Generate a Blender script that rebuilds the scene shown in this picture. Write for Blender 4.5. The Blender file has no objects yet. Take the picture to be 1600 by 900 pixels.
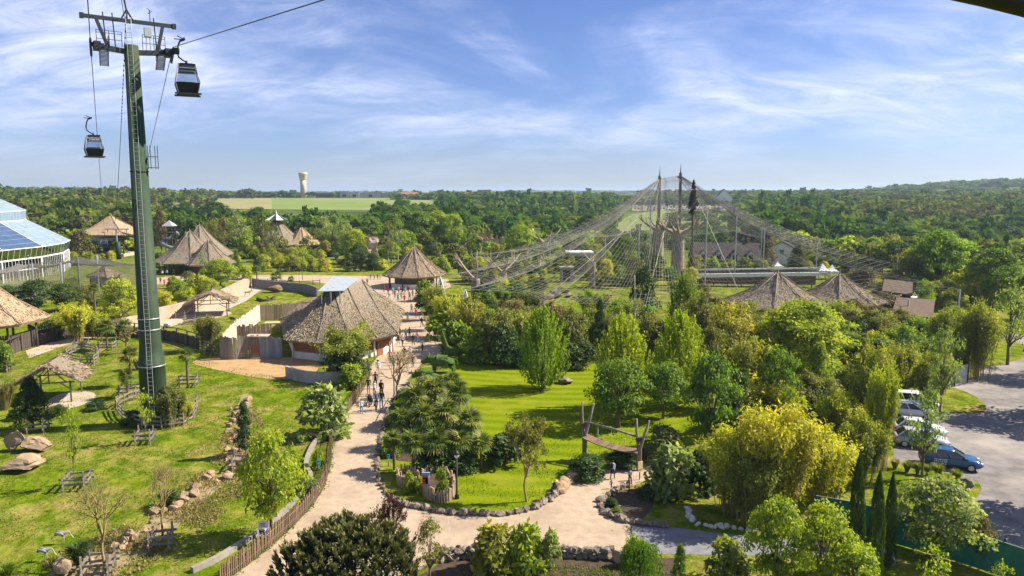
import bpy, bmesh, math, random
import numpy as np
from mathutils import Vector, Matrix, Euler
R = math.radians
PI = math.pi
scene = bpy.context.scene
COL = scene.collection
# ------------------------------------------------------------------ camera, sky, sun, exposure
F, CX, CY, PITCH, EYE = 1155.0, 800.0, 450.0, R(7.4), 21.0
cam_d = bpy.data.cameras.new("camera"); cam = bpy.data.objects.new("camera", cam_d); COL.objects.link(cam)
cam.location = (0, 0, EYE); cam.rotation_euler = (PI/2 - PITCH, 0, 0)
cam_d.sensor_width = 36; cam_d.lens = 36*F/1600; cam_d.clip_end = 30000; cam_d.clip_start = 0.1
scene.camera = cam
SUN_EL, SUN_AZ = R(42), R(80)          # azimuth from +Y towards +X
world = bpy.data.worlds.new("World"); scene.world = world; world.use_nodes = True
def build_world():
    nt = world.node_tree; nt.nodes.clear(); N = nt.nodes.new; L = nt.links.new
    out = N('ShaderNodeOutputWorld'); bg = N('ShaderNodeBackground'); bg.inputs[1].default_value = 0.052
    sky = N('ShaderNodeTexSky'); sky.sky_type = 'NISHITA'; sky.sun_disc = False
    sky.sun_elevation = SUN_EL; sky.sun_rotation = SUN_AZ
    sky.altitude = 100; sky.air_density = 1.0; sky.dust_density = 0.25; sky.ozone_density = 3.0
    tc = N('ShaderNodeTexCoord'); sep = N('ShaderNodeSeparateXYZ'); L(tc.outputs['Generated'], sep.inputs[0])
    # cirrus: the view direction carried to a flat layer high above
    zz = N('ShaderNodeMath'); zz.operation = 'MAXIMUM'; L(sep.outputs[2], zz.inputs[0]); zz.inputs[1].default_value = 0.0
    za = N('ShaderNodeMath'); za.operation = 'ADD'; L(zz.outputs[0], za.inputs[0]); za.inputs[1].default_value = 0.30
    dv = N('ShaderNodeVectorMath'); dv.operation = 'DIVIDE'; L(tc.outputs['Generated'], dv.inputs[0])
    cb = N('ShaderNodeCombineXYZ')
    for i in range(3): L(za.outputs[0], cb.inputs[i])
    L(cb.outputs[0], dv.inputs[1])
    def layer(rot, scl, loc, lo, hi, dist, detail=8, rough=0.62):
        mp = N('ShaderNodeMapping'); mp.inputs['Rotation'].default_value = (0, 0, R(rot)); mp.inputs['Scale'].default_value = scl
        mp.inputs['Location'].default_value = loc; L(dv.outputs[0], mp.inputs[0])
        no = N('ShaderNodeTexNoise'); no.inputs['Scale'].default_value = 1; no.inputs['Detail'].default_value = detail
        no.inputs['Roughness'].default_value = rough; no.inputs['Distortion'].default_value = dist; L(mp.outputs[0], no.inputs['Vector'])
        mr = N('ShaderNodeMapRange'); mr.interpolation_type = 'SMOOTHSTEP'; L(no.outputs[0], mr.inputs[0])
        mr.inputs[1].default_value = lo; mr.inputs[2].default_value = hi; return mr.outputs[0]
    a = layer(18, (1.0, 1.3, 0), (5.2, 2.4, 0), 0.40, 0.66, 0.5, 7, .55)
    b = layer(-24, (3.2, 7.0, 0), (4.1, 2.7, 0), 0.30, 0.72, 0.8, 12, 0.66)
    mx = N('ShaderNodeMath'); mx.operation = 'MULTIPLY_ADD'; L(a, mx.inputs[0]); L(b, mx.inputs[1]); 
    hf = N('ShaderNodeMath'); hf.operation = 'MULTIPLY'; L(a, hf.inputs[0]); hf.inputs[1].default_value = 0.35; L(hf.outputs[0], mx.inputs[2])
    cl = N('ShaderNodeMath'); cl.operation = 'MULTIPLY'; cl.use_clamp = True; L(mx.outputs[0], cl.inputs[0]); cl.inputs[1].default_value = 0.82
    hz = N('ShaderNodeMapRange'); hz.interpolation_type = 'SMOOTHSTEP'; L(sep.outputs[2], hz.inputs[0]); hz.inputs[1].default_value = 0.0; hz.inputs[2].default_value = 0.16; hz.inputs[3].default_value = 0.25
    cf = N('ShaderNodeMath'); cf.operation = 'MULTIPLY'; L(cl.outputs[0], cf.inputs[0]); L(hz.outputs[0], cf.inputs[1])
    mixc = N('ShaderNodeMix'); mixc.data_type = 'RGBA'; L(cf.outputs[0], mixc.inputs[0])
    tint = N('ShaderNodeMix'); tint.data_type = 'RGBA'; tint.blend_type = 'MULTIPLY'; tint.inputs[0].default_value = 1
    L(sky.outputs[0], tint.inputs[6]); tint.inputs[7].default_value = (0.74, 0.82, 1.20, 1)
    L(tint.outputs[2], mixc.inputs[6]); mixc.inputs[7].default_value = (8.2, 8.8, 11.2, 1)
    L(mixc.outputs[2], bg.inputs[0]); L(bg.outputs[0], out.inputs[0])
build_world()
sun_d = bpy.data.lights.new("sun", 'SUN'); sun_d.energy = 5.0; sun_d.angle = R(0.53); sun_d.color = (1.0, 0.90, 0.74)
sun = bpy.data.objects.new("sun", sun_d); COL.objects.link(sun)
sd = Vector((math.sin(SUN_AZ)*math.cos(SUN_EL), math.cos(SUN_AZ)*math.cos(SUN_EL), math.sin(SUN_EL)))
sun.rotation_euler = sd.to_track_quat('Z', 'Y').to_euler()
sun.location = (60, 40, 80)
vs = scene.view_settings; vs.view_transform = 'Standard'; vs.look = 'None'; vs.exposure = 1.12; vs.gamma = 1.0; vs.use_curve_mapping = False
scene.cycles.max_bounces = 6; scene.cycles.transparent_max_bounces = 12; scene.cycles.transmission_bounces = 4
scene.cycles.diffuse_bounces = 3; scene.cycles.glossy_bounces = 2; scene.cycles.caustics_reflective = False; scene.cycles.caustics_refractive = False

# ------------------------------------------------------------------ picking places
SP, CP = math.sin(PITCH), math.cos(PITCH)
def ray(px, py):
    u, v = (px-CX)/F, (CY-py)/F
    return (u, CP + v*SP, -SP + v*CP)
def G(px, py, z=0.0):
    d = ray(px, py); t = (z-EYE)/d[2]
    return Vector((d[0]*t, d[1]*t, z))
def W(px, py, y):
    d = ray(px, py); t = y/d[1]
    return Vector((d[0]*t, y, EYE + d[2]*t))
def depth(p): return p[1]*CP - (p[2]-EYE)*SP
def mpp(p): return depth(p)/F             # metres per photo pixel at p
def top_z(p, py):
    # height of the point above p that shows at row py
    v = (CY-py)/F
    k = (-SP + v*CP)/(CP + v*SP)
    return EYE + p[1]*k
def smooth(a, b, x):
    t = min(1, max(0, (x-a)/(b-a))); return t*t*(3-2*t)
def terr(x, y):
    r = math.hypot(x, y)
    if r < 260: return 0.0
    h = 13.0*smooth(290, 1150, r)
    az = x/max(y, 1e-3) if y > 0 else 9
    n = math.sin(x*0.0031+1.7)*math.cos(y*0.0023) + 0.5*math.sin(x*0.007-y*0.004)
    if y > 0:
        rt = smooth(0.22, 0.55, az)
        h += rt*(-7.0*smooth(270, 340, r)*(1-smooth(430, 640, r)))
        h += smooth(0.40, 0.64, az)*22*smooth(1000, 2000, r)
        mid = smooth(-0.12, 0.02, az)*(1-smooth(0.20, 0.32, az))
        h += mid*(-5*smooth(270, 330, r)*(1-smooth(420, 640, r)))
        lf = 1-smooth(-0.62, -0.42, az)
        h += lf*3*smooth(350, 800, r)
    h += n*1.6*smooth(400, 900, r)
    h += (4 + 5*math.sin(x*0.0011) + 4*math.sin(x*0.0027+1))*smooth(3200, 5200, r)
    return h
def GT(px, py):
    d = ray(px, py); t = 5.0; last = t
    while t < 9000:
        x, y, z = d[0]*t, d[1]*t, EYE + d[2]*t
        if z <= terr(x, y):
            a, b = last, t
            for _ in range(30):
                m = (a+b)/2
                if EYE + d[2]*m <= terr(d[0]*m, d[1]*m): b = m
                else: a = m
            return Vector((d[0]*b, d[1]*b, terr(d[0]*b, d[1]*b)))
        last = t; t *= 1.01
    return Vector((d[0]*t, d[1]*t, 20))

# ------------------------------------------------------------------ materials
MATS = {}
def new_mat(name):
    m = bpy.data.materials.new(name); m.use_nodes = True; nt = m.node_tree; nt.nodes.clear()
    out = nt.nodes.new('ShaderNodeOutputMaterial'); MATS[name] = m
    return m, nt, nt.nodes.new, nt.links.new, out
def mixcol(N, L, fac, a, b):
    mx = N('ShaderNodeMix'); mx.data_type = 'RGBA'
    if isinstance(fac, float): mx.inputs[0].default_value = fac
    else: L(fac, mx.inputs[0])
    for i, c in ((6, a), (7, b)):
        if isinstance(c, tuple): mx.inputs[i].default_value = (*c, 1)
        else: L(c, mx.inputs[i])
    return mx.outputs[2]
def noise(N, L, vec, scale, detail=4, rough=0.55, lo=0.35, hi=0.65, mapscale=None, dist=0.0):
    if mapscale:
        mp = N('ShaderNodeMapping'); mp.inputs['Scale'].default_value = mapscale; L(vec, mp.inputs[0]); vec = mp.outputs[0]
    no = N('ShaderNodeTexNoise'); no.inputs['Scale'].default_value = scale; no.inputs['Detail'].default_value = detail
    no.inputs['Roughness'].default_value = rough; no.inputs['Distortion'].default_value = dist; L(vec, no.inputs['Vector'])
    mr = N('ShaderNodeMapRange'); L(no.outputs[0], mr.inputs[0]); mr.inputs[1].default_value = lo; mr.inputs[2].default_value = hi
    return mr.outputs[0]
def surf(name, c1, c2=None, scale=3.0, rough=0.85, bump=0.0, bscale=None, metal=0.0, spec=0.3, mapscale=None, c3=None, s3=0.4, coord='Object', lo=.35, hi=.65, lo3=.45, hi3=.65, varied=0.0):
    m, nt, N, L, out = new_mat(name)
    p = N('ShaderNodeBsdfPrincipled'); L(p.outputs[0], out.inputs[0])
    p.inputs['Roughness'].default_value = rough; p.inputs['Metallic'].default_value = metal
    p.inputs['Specular IOR Level'].default_value = spec
    tc = N('ShaderNodeTexCoord'); vec = tc.outputs[coord] if coord != 'World' else None
    if vec is None:
        g = N('ShaderNodeNewGeometry'); vec = g.outputs['Position']
    c = c1
    if c2: c = mixcol(N, L, noise(N, L, vec, scale, 5, .6, lo, hi, mapscale), c1, c2)
    if c3: c = mixcol(N, L, noise(N, L, vec, s3, 4, .6, lo3, hi3), c, c3)
    if varied:
        oi = N('ShaderNodeObjectInfo'); hs = N('ShaderNodeHueSaturation')
        mr = N('ShaderNodeMapRange'); L(oi.outputs['Random'], mr.inputs[0]); mr.inputs[3].default_value = 1-varied; mr.inputs[4].default_value = 1+varied
        L(mr.outputs[0], hs.inputs['Value'])
        if isinstance(c, tuple): hs.inputs['Color'].default_value = (*c, 1)
        else: L(c, hs.inputs['Color'])
        c = hs.outputs[0]
    if isinstance(c, tuple): p.inputs['Base Color'].default_value = (*c, 1)
    else: L(c, p.inputs['Base Color'])
    if bump:
        bn = N('ShaderNodeBump'); bn.inputs['Strength'].default_value = bump; bn.inputs['Distance'].default_value = 0.05
        L(noise(N, L, vec, bscale or scale*2, 5, .65, 0, 1, mapscale), bn.inputs['Height']); L(bn.outputs[0], p.inputs['Normal'])
    return m
def leafmat(name, dark, light, trans=0.38, tip=None, gloss=0.02, hue=0.02):
    m, nt, N, L, out = new_mat(name)
    at = N('ShaderNodeAttribute'); at.attribute_name = 'rnd'
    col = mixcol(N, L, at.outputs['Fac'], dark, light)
    oi = N('ShaderNodeObjectInfo'); hs = N('ShaderNodeHueSaturation'); L(col, hs.inputs['Color'])
    mr = N('ShaderNodeMapRange'); L(oi.outputs['Random'], mr.inputs[0]); mr.inputs[3].default_value = 0.5-hue; mr.inputs[4].default_value = 0.5+hue; L(mr.outputs[0], hs.inputs['Hue'])
    mv = N('ShaderNodeMapRange'); L(oi.outputs['Random'], mv.inputs[0]); mv.inputs[3].default_value = 1.12; mv.inputs[4].default_value = 0.88; L(mv.outputs[0], hs.inputs['Value'])
    d = N('ShaderNodeBsdfDiffuse'); L(hs.outputs[0], d.inputs[0])
    t = N('ShaderNodeBsdfTranslucent')
    tg = N('ShaderNodeMix'); tg.data_type = 'RGBA'; tg.blend_type = 'MULTIPLY'; tg.inputs[0].default_value = 1; L(hs.outputs[0], tg.inputs[6]); tg.inputs[7].default_value = (1.5, 1.55, 0.6, 1)
    L(tg.outputs[2], t.inputs[0])
    mx = N('ShaderNodeMixShader'); mx.inputs[0].default_value = trans; L(d.outputs[0], mx.inputs[1]); L(t.outputs[0], mx.inputs[2])
    g = N('ShaderNodeBsdfGlossy'); g.inputs['Roughness'].default_value = 0.6; g.inputs[0].default_value = (1, 1, 1, 1)
    mg = N('ShaderNodeMixShader'); mg.inputs[0].default_value = gloss; L(mx.outputs[0], mg.inputs[1]); L(g.outputs[0], mg.inputs[2])
    L(mg.outputs[0], out.inputs[0]); return m
L_GREEN = leafmat('leaf_green', (.042, .098, .004), (.200, .300, .012), .44)
L_LIME = leafmat('leaf_lime', (.095, .170, .004), (.340, .420, .016), .48)
L_YELLOW = leafmat('leaf_gold', (.165, .180, .003), (.580, .590, .040), .48)
L_BAMBOO = leafmat('leaf_bamboo', (.100, .125, .008), (.380, .380, .045), .46)
L_OLIVE = leafmat('leaf_olive', (.070, .085, .012), (.250, .250, .045), .42)
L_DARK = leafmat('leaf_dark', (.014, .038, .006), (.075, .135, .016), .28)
L_PINE = leafmat('leaf_pine', (.008, .022, .006), (.190, .200, .060), .18)
L_PALE = leafmat('leaf_pale', (.095, .150, .030), (.370, .420, .120), .44)
L_PURPLE = leafmat('leaf_purple', (.030, .008, .012), (.100, .022, .030), .35)
L_WOOD = leafmat('leaf_wood', (.020, .056, .010), (.125, .195, .026), .32, gloss=0.0, hue=.03)
L_WOODL = leafmat('leaf_woodlight', (.050, .095, .012), (.160, .210, .030), .32, gloss=0.0, hue=.03)
L_WOODB = leafmat('leaf_woodbrown', (.060, .066, .020), (.165, .160, .055), .30, gloss=0.0, hue=.02)
L_BRONZE = leafmat('leaf_bronze', (.065, .056, .012), (.190, .160, .042), .36)
L_GRASS = leafmat('grass_blade', (.045, .100, .003), (.165, .225, .014), .45)
L_DRY = leafmat('grass_dry', (.160, .135, .045), (.340, .290, .120), .40)
M_BARK = surf('bark', (.10, .075, .05), (.20, .155, .11), 4, .9, .6, mapscale=(3, 3, .6))
M_BARKPALE = surf('bark_pale', (.24, .20, .15), (.42, .36, .28), 3, .9, .5, mapscale=(3, 3, .6))
M_BARKWHITE = surf('bark_white', (.50, .48, .43), (.25, .23, .2), 5, .85, .2, lo=.5, hi=.7)
M_TWIG = surf('twig', (.20, .15, .06), (.34, .26, .11), 3, .9)

# ------------------------------------------------------------------ mesh helpers
def tag(o, label=None, cat=None, group=None, kind=None):
    if label: o['label'] = label
    if cat: o['category'] = cat
    if group: o['group'] = group
    if kind: o['kind'] = kind
    return o
def empty(name, loc, label, cat, group=None, rz=0.0):
    o = bpy.data.objects.new(name, None); COL.objects.link(o); o.empty_display_size = .2
    o.location = loc; o.rotation_euler = (0, 0, rz)
    return tag(o, label, cat, group)
def link(name, mesh, parent=None, mats=None, loc=None, rot=None, scl=None):
    o = bpy.data.objects.new(name, mesh); COL.objects.link(o)
    if parent: o.parent = parent
    if mats:
        for i, m in enumerate(mats):
            if i < len(o.material_slots):
                s = o.material_slots[i]
                if s.material is not m: s.link = 'OBJECT'; s.material = m
    if loc is not None: o.location = loc
    if rot is not None: o.rotation_euler = rot
    if scl is not None: o.scale = scl
    return o
def npmesh(name, V, Fc, mats=(), rnd=None, smooth_=False):
    me = bpy.data.meshes.new(name); V = np.asarray(V, np.float32); Fc = np.asarray(Fc, np.int32); k = Fc.shape[1]
    me.vertices.add(len(V)); me.vertices.foreach_set('co', V.ravel())
    me.loops.add(Fc.size); me.loops.foreach_set('vertex_index', Fc.ravel())
    me.polygons.add(len(Fc)); me.polygons.foreach_set('loop_start', np.arange(0, Fc.size, k, dtype=np.int32))
    if smooth_: me.polygons.foreach_set('use_smooth', np.ones(len(Fc), bool))
    me.update(calc_edges=True)
    if rnd is not None:
        a = me.attributes.new('rnd', 'FLOAT', 'FACE'); a.data.foreach_set('value', np.asarray(rnd, np.float32))
    for m in mats: me.materials.append(m)
    return me
class MB:
    def __init__(s): s.v = []; s.f = []; s.m = []; s.sm = []
    def add(s, V, Fc, mi=0, sm=False):
        b = len(s.v); s.v.extend([tuple(p) for p in V]); 
        for f in Fc: s.f.append(tuple(b+i for i in f)); s.m.append(mi); s.sm.append(sm)
        return s
    def box(s, c, size, rz=0.0, mi=0, rot=None):
        x, y, z = size[0]/2, size[1]/2, size[2]/2
        M = (rot if rot is not None else Matrix.Rotation(rz, 3, 'Z')); c = Vector(c)
        V = [c + M @ Vector(p) for p in ((-x,-y,-z),(x,-y,-z),(x,y,-z),(-x,y,-z),(-x,-y,z),(x,-y,z),(x,y,z),(-x,y,z))]
        return s.add(V, ((0,3,2,1),(4,5,6,7),(0,1,5,4),(1,2,6,5),(2,3,7,6),(3,0,4,7)), mi)
    def beam(s, a, b, w, h=None, mi=0, up=(0, 0, 1)):
        a, b = Vector(a), Vector(b); d = b-a; l = d.length
        if l < 1e-6: return s
        d.normalize(); u = Vector(up)
        if abs(d.dot(u)) > .98: u = Vector((1, 0, 0)) if abs(d.x) < .9 else Vector((0, 1, 0))
        sd_ = d.cross(u).normalized(); u = sd_.cross(d)
        return s.box((a+b)/2, (l, w, h or w), mi=mi, rot=Matrix((d, sd_, u)).transposed())
    def tube(s, pts, rad, n=6, mi=0, cap=True, sm=True):
        pts = [Vector(p) for p in pts]; k = len(pts)
        if not hasattr(rad, '__len__'): rad = [rad]*k
        V = []; ref = None
        for i, p in enumerate(pts):
            d = (pts[min(i+1, k-1)] - pts[max(i-1, 0)])
            if d.length < 1e-9: d = Vector((0, 0, 1))
            d.normalize()
            if ref is None: ref = d.orthogonal().normalized()
            ref = (ref - d*ref.dot(d))
            if ref.length < 1e-6: ref = d.orthogonal()
            ref.normalize(); w = d.cross(ref)
            for j in range(n):
                a = 2*PI*j/n; V.append(p + (ref*math.cos(a) + w*math.sin(a))*rad[i])
        Fc = [(i*n+j, i*n+(j+1) % n, (i+1)*n+(j+1) % n, (i+1)*n+j) for i in range(k-1) for j in range(n)]
        s.add(V, Fc, mi, sm)
        if cap:
            b = len(s.v)-k*n
            s.f.append(tuple(b+n-1-j for j in range(n))); s.m.append(mi); s.sm.append(False)
            s.f.append(tuple(b+(k-1)*n+j for j in range(n))); s.m.append(mi); s.sm.append(False)
        return s
    def lathe(s, prof, c=(0, 0, 0), n=16, mi=0, sm=True, a0=0.0, sx=1, sy=1):
        V = []; k = len(prof)
        for r, z in prof:
            for j in range(n):
                a = a0+2*PI*j/n; V.append((c[0]+r*sx*math.cos(a), c[1]+r*sy*math.sin(a), c[2]+z))
        Fc = [(i*n+j, i*n+(j+1) % n, (i+1)*n+(j+1) % n, (i+1)*n+j) for i in range(k-1) for j in range(n)]
        s.add(V, Fc, mi, sm)
        b = len(s.v)-k*n
        s.f.append(tuple(b+n-1-j for j in range(n))); s.m.append(mi); s.sm.append(False)
        s.f.append(tuple(b+(k-1)*n+j for j in range(n))); s.m.append(mi); s.sm.append(False)
        return s
    def ell(s, c, r, n=10, k=6, mi=0, rot=None):
        prof = [(max(1e-3, math.sin(PI*i/k)), -math.cos(PI*i/k)) for i in range(k+1)]
        M = rot if rot is not None else Matrix.Identity(3); c = Vector(c); V = []
        for pr, pz in prof:
            for j in range(n):
                a = 2*PI*j/n; V.append(c + M @ Vector((r[0]*pr*math.cos(a), r[1]*pr*math.sin(a), r[2]*pz)))
        s.add(V, [(i*n+j, i*n+(j+1) % n, (i+1)*n+(j+1) % n, (i+1)*n+j) for i in range(k) for j in range(n)], mi, True)
        return s
    def mesh(s, name, mats):
        me = bpy.data.meshes.new(name); me.from_pydata(s.v, [], s.f)
        for m in (mats if isinstance(mats, (list, tuple)) else [mats]): me.materials.append(m)
        me.polygons.foreach_set('material_index', s.m); me.polygons.foreach_set('use_smooth', s.sm); me.update(); return me
    def obj(s, name, mats, parent=None, loc=None, rot=None):
        return link(name, s.mesh(name, mats), parent, None, loc, rot)
def rock_mesh(seed, sub=2, squash=.7, mat=None, rough=.28):
    bm = bmesh.new(); bmesh.ops.create_icosphere(bm, subdivisions=sub, radius=1); rg = random.Random(seed)
    pl = [(Vector((rg.gauss(0,1), rg.gauss(0,1), rg.gauss(0,1))).normalized(), rg.uniform(.42, .85)) for _ in range(13)]
    for v in bm.verts:
        for n_, d in pl:
            k = v.co.dot(n_) - d
            if k > 0: v.co -= n_*k
        v.co += Vector((rg.gauss(0,1), rg.gauss(0,1), rg.gauss(0,1)))*rough*.12
        v.co.z *= squash
    me = bpy.data.meshes.new('rock'); bm.to_mesh(me); bm.free(); me.materials.append(mat); return me
def strut(ob, n=None): ob['kind'] = 'structure'; return ob
def stuff(ob): ob['kind'] = 'stuff'; return ob
def poly_sheet(name, pts, mat, z, sub=0):
    bm = bmesh.new(); vs_ = [bm.verts.new((p[0], p[1], z)) for p in pts]; f = bm.faces.new(vs_)
    if f.normal.z < 0: f.normal_flip()
    f.normal_update()
    if f.normal.z < 0: bmesh.ops.reverse_faces(bm, faces=[f])
    bmesh.ops.triangulate(bm, faces=bm.faces[:])
    me = bpy.data.meshes.new(name); bm.to_mesh(me); bm.free(); me.materials.append(mat)
    o = link(name, me); o['kind'] = 'structure'; return o
def cr(pts, n=6, closed=False):
    # Catmull-Rom through points
    P = [Vector(p) for p in pts]; out = []; k = len(P)
    for i in range(k if closed else k-1):
        g = lambda j: P[j % k] if closed else P[min(max(j, 0), k-1)]
        p0, p1, p2, p3 = g(i-1), g(i), g(i+1), g(i+2)
        for s_ in range(n):
            t = s_/n; out.append(.5*((2*p1) + (p2-p0)*t + (2*p0-5*p1+4*p2-p3)*t*t + (3*p1-p0-3*p2+p3)*t**3))
    if not closed: out.append(P[-1])
    return out
def along(pts, step, off=0.0):
    out = []; acc = off
    for a, b in zip(pts[:-1], pts[1:]):
        a, b = Vector(a), Vector(b); l = (b-a).length
        while acc <= l:
            out.append((a+(b-a)*(acc/l) if l > 0 else a, (b-a).normalized())); acc += step
        acc -= l
    return out
def inpoly(X, Y, poly):
    ins = np.zeros(len(X), bool); n = len(poly)
    for i in range(n):
        x1, y1 = poly[i][0], poly[i][1]; x2, y2 = poly[(i+1) % n][0], poly[(i+1) % n][1]
        c = ((y1 > Y) != (y2 > Y)) & (X < (x2-x1)*(Y-y1)/((y2-y1) or 1e-9)+x1); ins ^= c
    return ins
# ------------------------------------------------------------------ vegetation: one mesh per kind and variant, copied with obj.copy-like links
def unit(v): return v/np.maximum(np.linalg.norm(v, axis=1, keepdims=True), 1e-9)
def cards(P, D, Ln, Wd, rg, N=None, nz=.45):
    # N: the way the card should face
    n = len(P); D = unit(D)
    if N is not None:
        N = unit(unit(N)+rg.normal(size=(n, 3))*nz); D = unit(D-N*(D*N).sum(1, keepdims=True)*.85); S = unit(np.cross(D, N))
    else: S = unit(np.cross(D, rg.normal(size=(n, 3))))
    Ln = np.broadcast_to(np.asarray(Ln, float).reshape(-1, 1), (n, 1)); Wd = np.broadcast_to(np.asarray(Wd, float).reshape(-1, 1), (n, 1))
    V = np.empty((n, 4, 3)); V[:, 0] = P; V[:, 1] = P+D*Ln*.5+S*Wd*.5; V[:, 2] = P+D*Ln; V[:, 3] = P+D*Ln*.5-S*Wd*.5
    return V.reshape(-1, 3), np.arange(4*n).reshape(n, 4)
def crownmesh(name, V, Fc, rnd): return npmesh(name, V, Fc, [L_GREEN], rnd)
PROF = {
 'round': lambda t: np.sin(PI*np.clip(t*.92+.06, 0, 1))**.6,
 'oval': lambda t: np.sin(PI*np.clip(t*.9+.05, 0, 1))**.75,
 'cone': lambda t: np.clip(1.02-t, 0, 1)**.75*np.clip(t*6+.35, 0, 1),
 'vase': lambda t: np.clip(.35+t*.95, 0, 1)*np.sqrt(np.clip(1.02-t**4, 0, 1)),
 'dome': lambda t: np.sqrt(np.clip(1-t*t*.98, 0, 1)),
}
def gen_round(seed, prof='round', base=.22, nc=60, nl=100, rc=.15, ls=.035, lw=.7, up=.15, trunk=.028, airy=.0, inner=.55, mat=None):
    rg = np.random.default_rng(seed); f = PROF[prof]
    t = rg.random(nc)**.9; a = rg.random(nc)*2*PI; q = np.sqrt(inner**2+(1-inner**2)*rg.random(nc))*(1-rc*1.1)
    lump = (1+.18*np.sin(3*a+seed)+.12*np.sin(5*a+2*seed+6*t))*(.86+.28*rg.random(nc))
    rr = f(t)*.5*q*lump; C = np.stack([rr*np.cos(a), rr*np.sin(a), base+(1-base)*(t*(1-rc*.9)+rc*.3)], 1)
    n = nc*nl; ci = np.repeat(np.arange(nc), nl); rcv = rc*(.6+.7*rg.random(nc))
    D = unit(rg.normal(size=(n, 3))); D[:, 2] = np.abs(D[:, 2])*.7+D[:, 2]*.3
    P = C[ci]+D*(rcv[ci]*(.45+.55*rg.random(n)**.6))[:, None]*np.array([1, 1, .8])
    Dl = rg.normal(size=(n, 3))+np.array([0, 0, -.3])+D*.3; ax = np.stack([P[:, 0], P[:, 1], (P[:, 2]-base-.25)*.8], 1)
    s = ls*(.6+.8*rg.random(n)); V, Fc = cards(P, Dl, s*1.15, s*lw*1.1, rg, D*.75+unit(ax)*.45+np.array([0, 0, .25]))
    rnd = np.clip(.5+.18*rg.normal(size=n)+(rg.random(nc)[ci]-.5)*.75, 0, 1)
    me = crownmesh('crown', V, Fc, rnd)
    m = MB(); top = base+(1-base)*.6
    m.tube([(0, 0, -.02), (0.004, 0, base*.5), (.01, .006, base), (0, .01, top)], [trunk*1.25, trunk, trunk*.85, trunk*.2], 7)
    for i in range(min(nc, 16)):
        c = C[i*nc//min(nc, 16)]; b = base*.8+(c[2]-base)*.25
        m.tube([(0, 0, b), (c[0]*.5, c[1]*.5, b+(c[2]-b)*.55), tuple(c)], [trunk*.5, trunk*.33, trunk*.1], 4, cap=False)
    return m.mesh('trunk', [M_BARK]), me
def gen_upright(seed, prof='vase', ns=420, nl=36, ls=.034, base=.08, trunk=.03):
    rg = np.random.default_rng(seed); f = PROF[prof]
    t = rg.random(ns)**.7; a = rg.random(ns)*2*PI; q = np.sqrt(.12+.88*rg.random(ns))
    Rr = np.where(prof == 'vase', 1, 1)*(np.sin(PI*np.clip(t*.86+.12, 0, 1))**.62)*.5*q*(1+.1*np.sin(4*a+seed))
    T = np.stack([Rr*np.cos(a), Rr*np.sin(a), base+(1-base)*t], 1)
    B = T*np.array([.52, .52, 1]); B[:, 2] = np.maximum(base*.8, T[:, 2]-.30-.1*rg.random(ns))
    n = ns*nl; si = np.repeat(np.arange(ns), nl); u = (.25+.75*rg.random(n))[:, None]
    mid = (B+T)/2*np.array([1.12, 1.12, .97])
    P = B[si]*(1-u)**2+2*mid[si]*u*(1-u)+T[si]*u*u; ax = unit(T-B)[si]
    P = P+rg.normal(size=(n, 3))*.0065
    Dl = ax*.8+rg.normal(size=(n, 3))*.5; s = ls*(.55+.7*rg.random(n)); o_ = P-(B[si]*(1-u)**2+2*mid[si]*u*(1-u)+T[si]*u*u)
    V, Fc = cards(P, Dl, s, s*.62, rg, unit(o_)*.8+unit(P*np.array([1, 1, .15]))*.5+np.array([0, 0, .1]))
    rnd = np.clip(.30+.16*rg.normal(size=n)+.3*u[:, 0]+(rg.random(ns)[si]-.5)*.6, 0, 1)
    me = crownmesh('crown', V, Fc, rnd); m = MB()
    m.tube([(0, 0, -.02), (0, 0, base+.1), (0, 0, .5)], [trunk, trunk*.8, trunk*.2], 7)
    for i in range(0, ns, 14): m.tube([(0, 0, base*.8), tuple(B[i]), tuple(T[i])], [trunk*.35, trunk*.2, .002], 3, cap=False)
    return m.mesh('trunk', [M_BARK]), me
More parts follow.
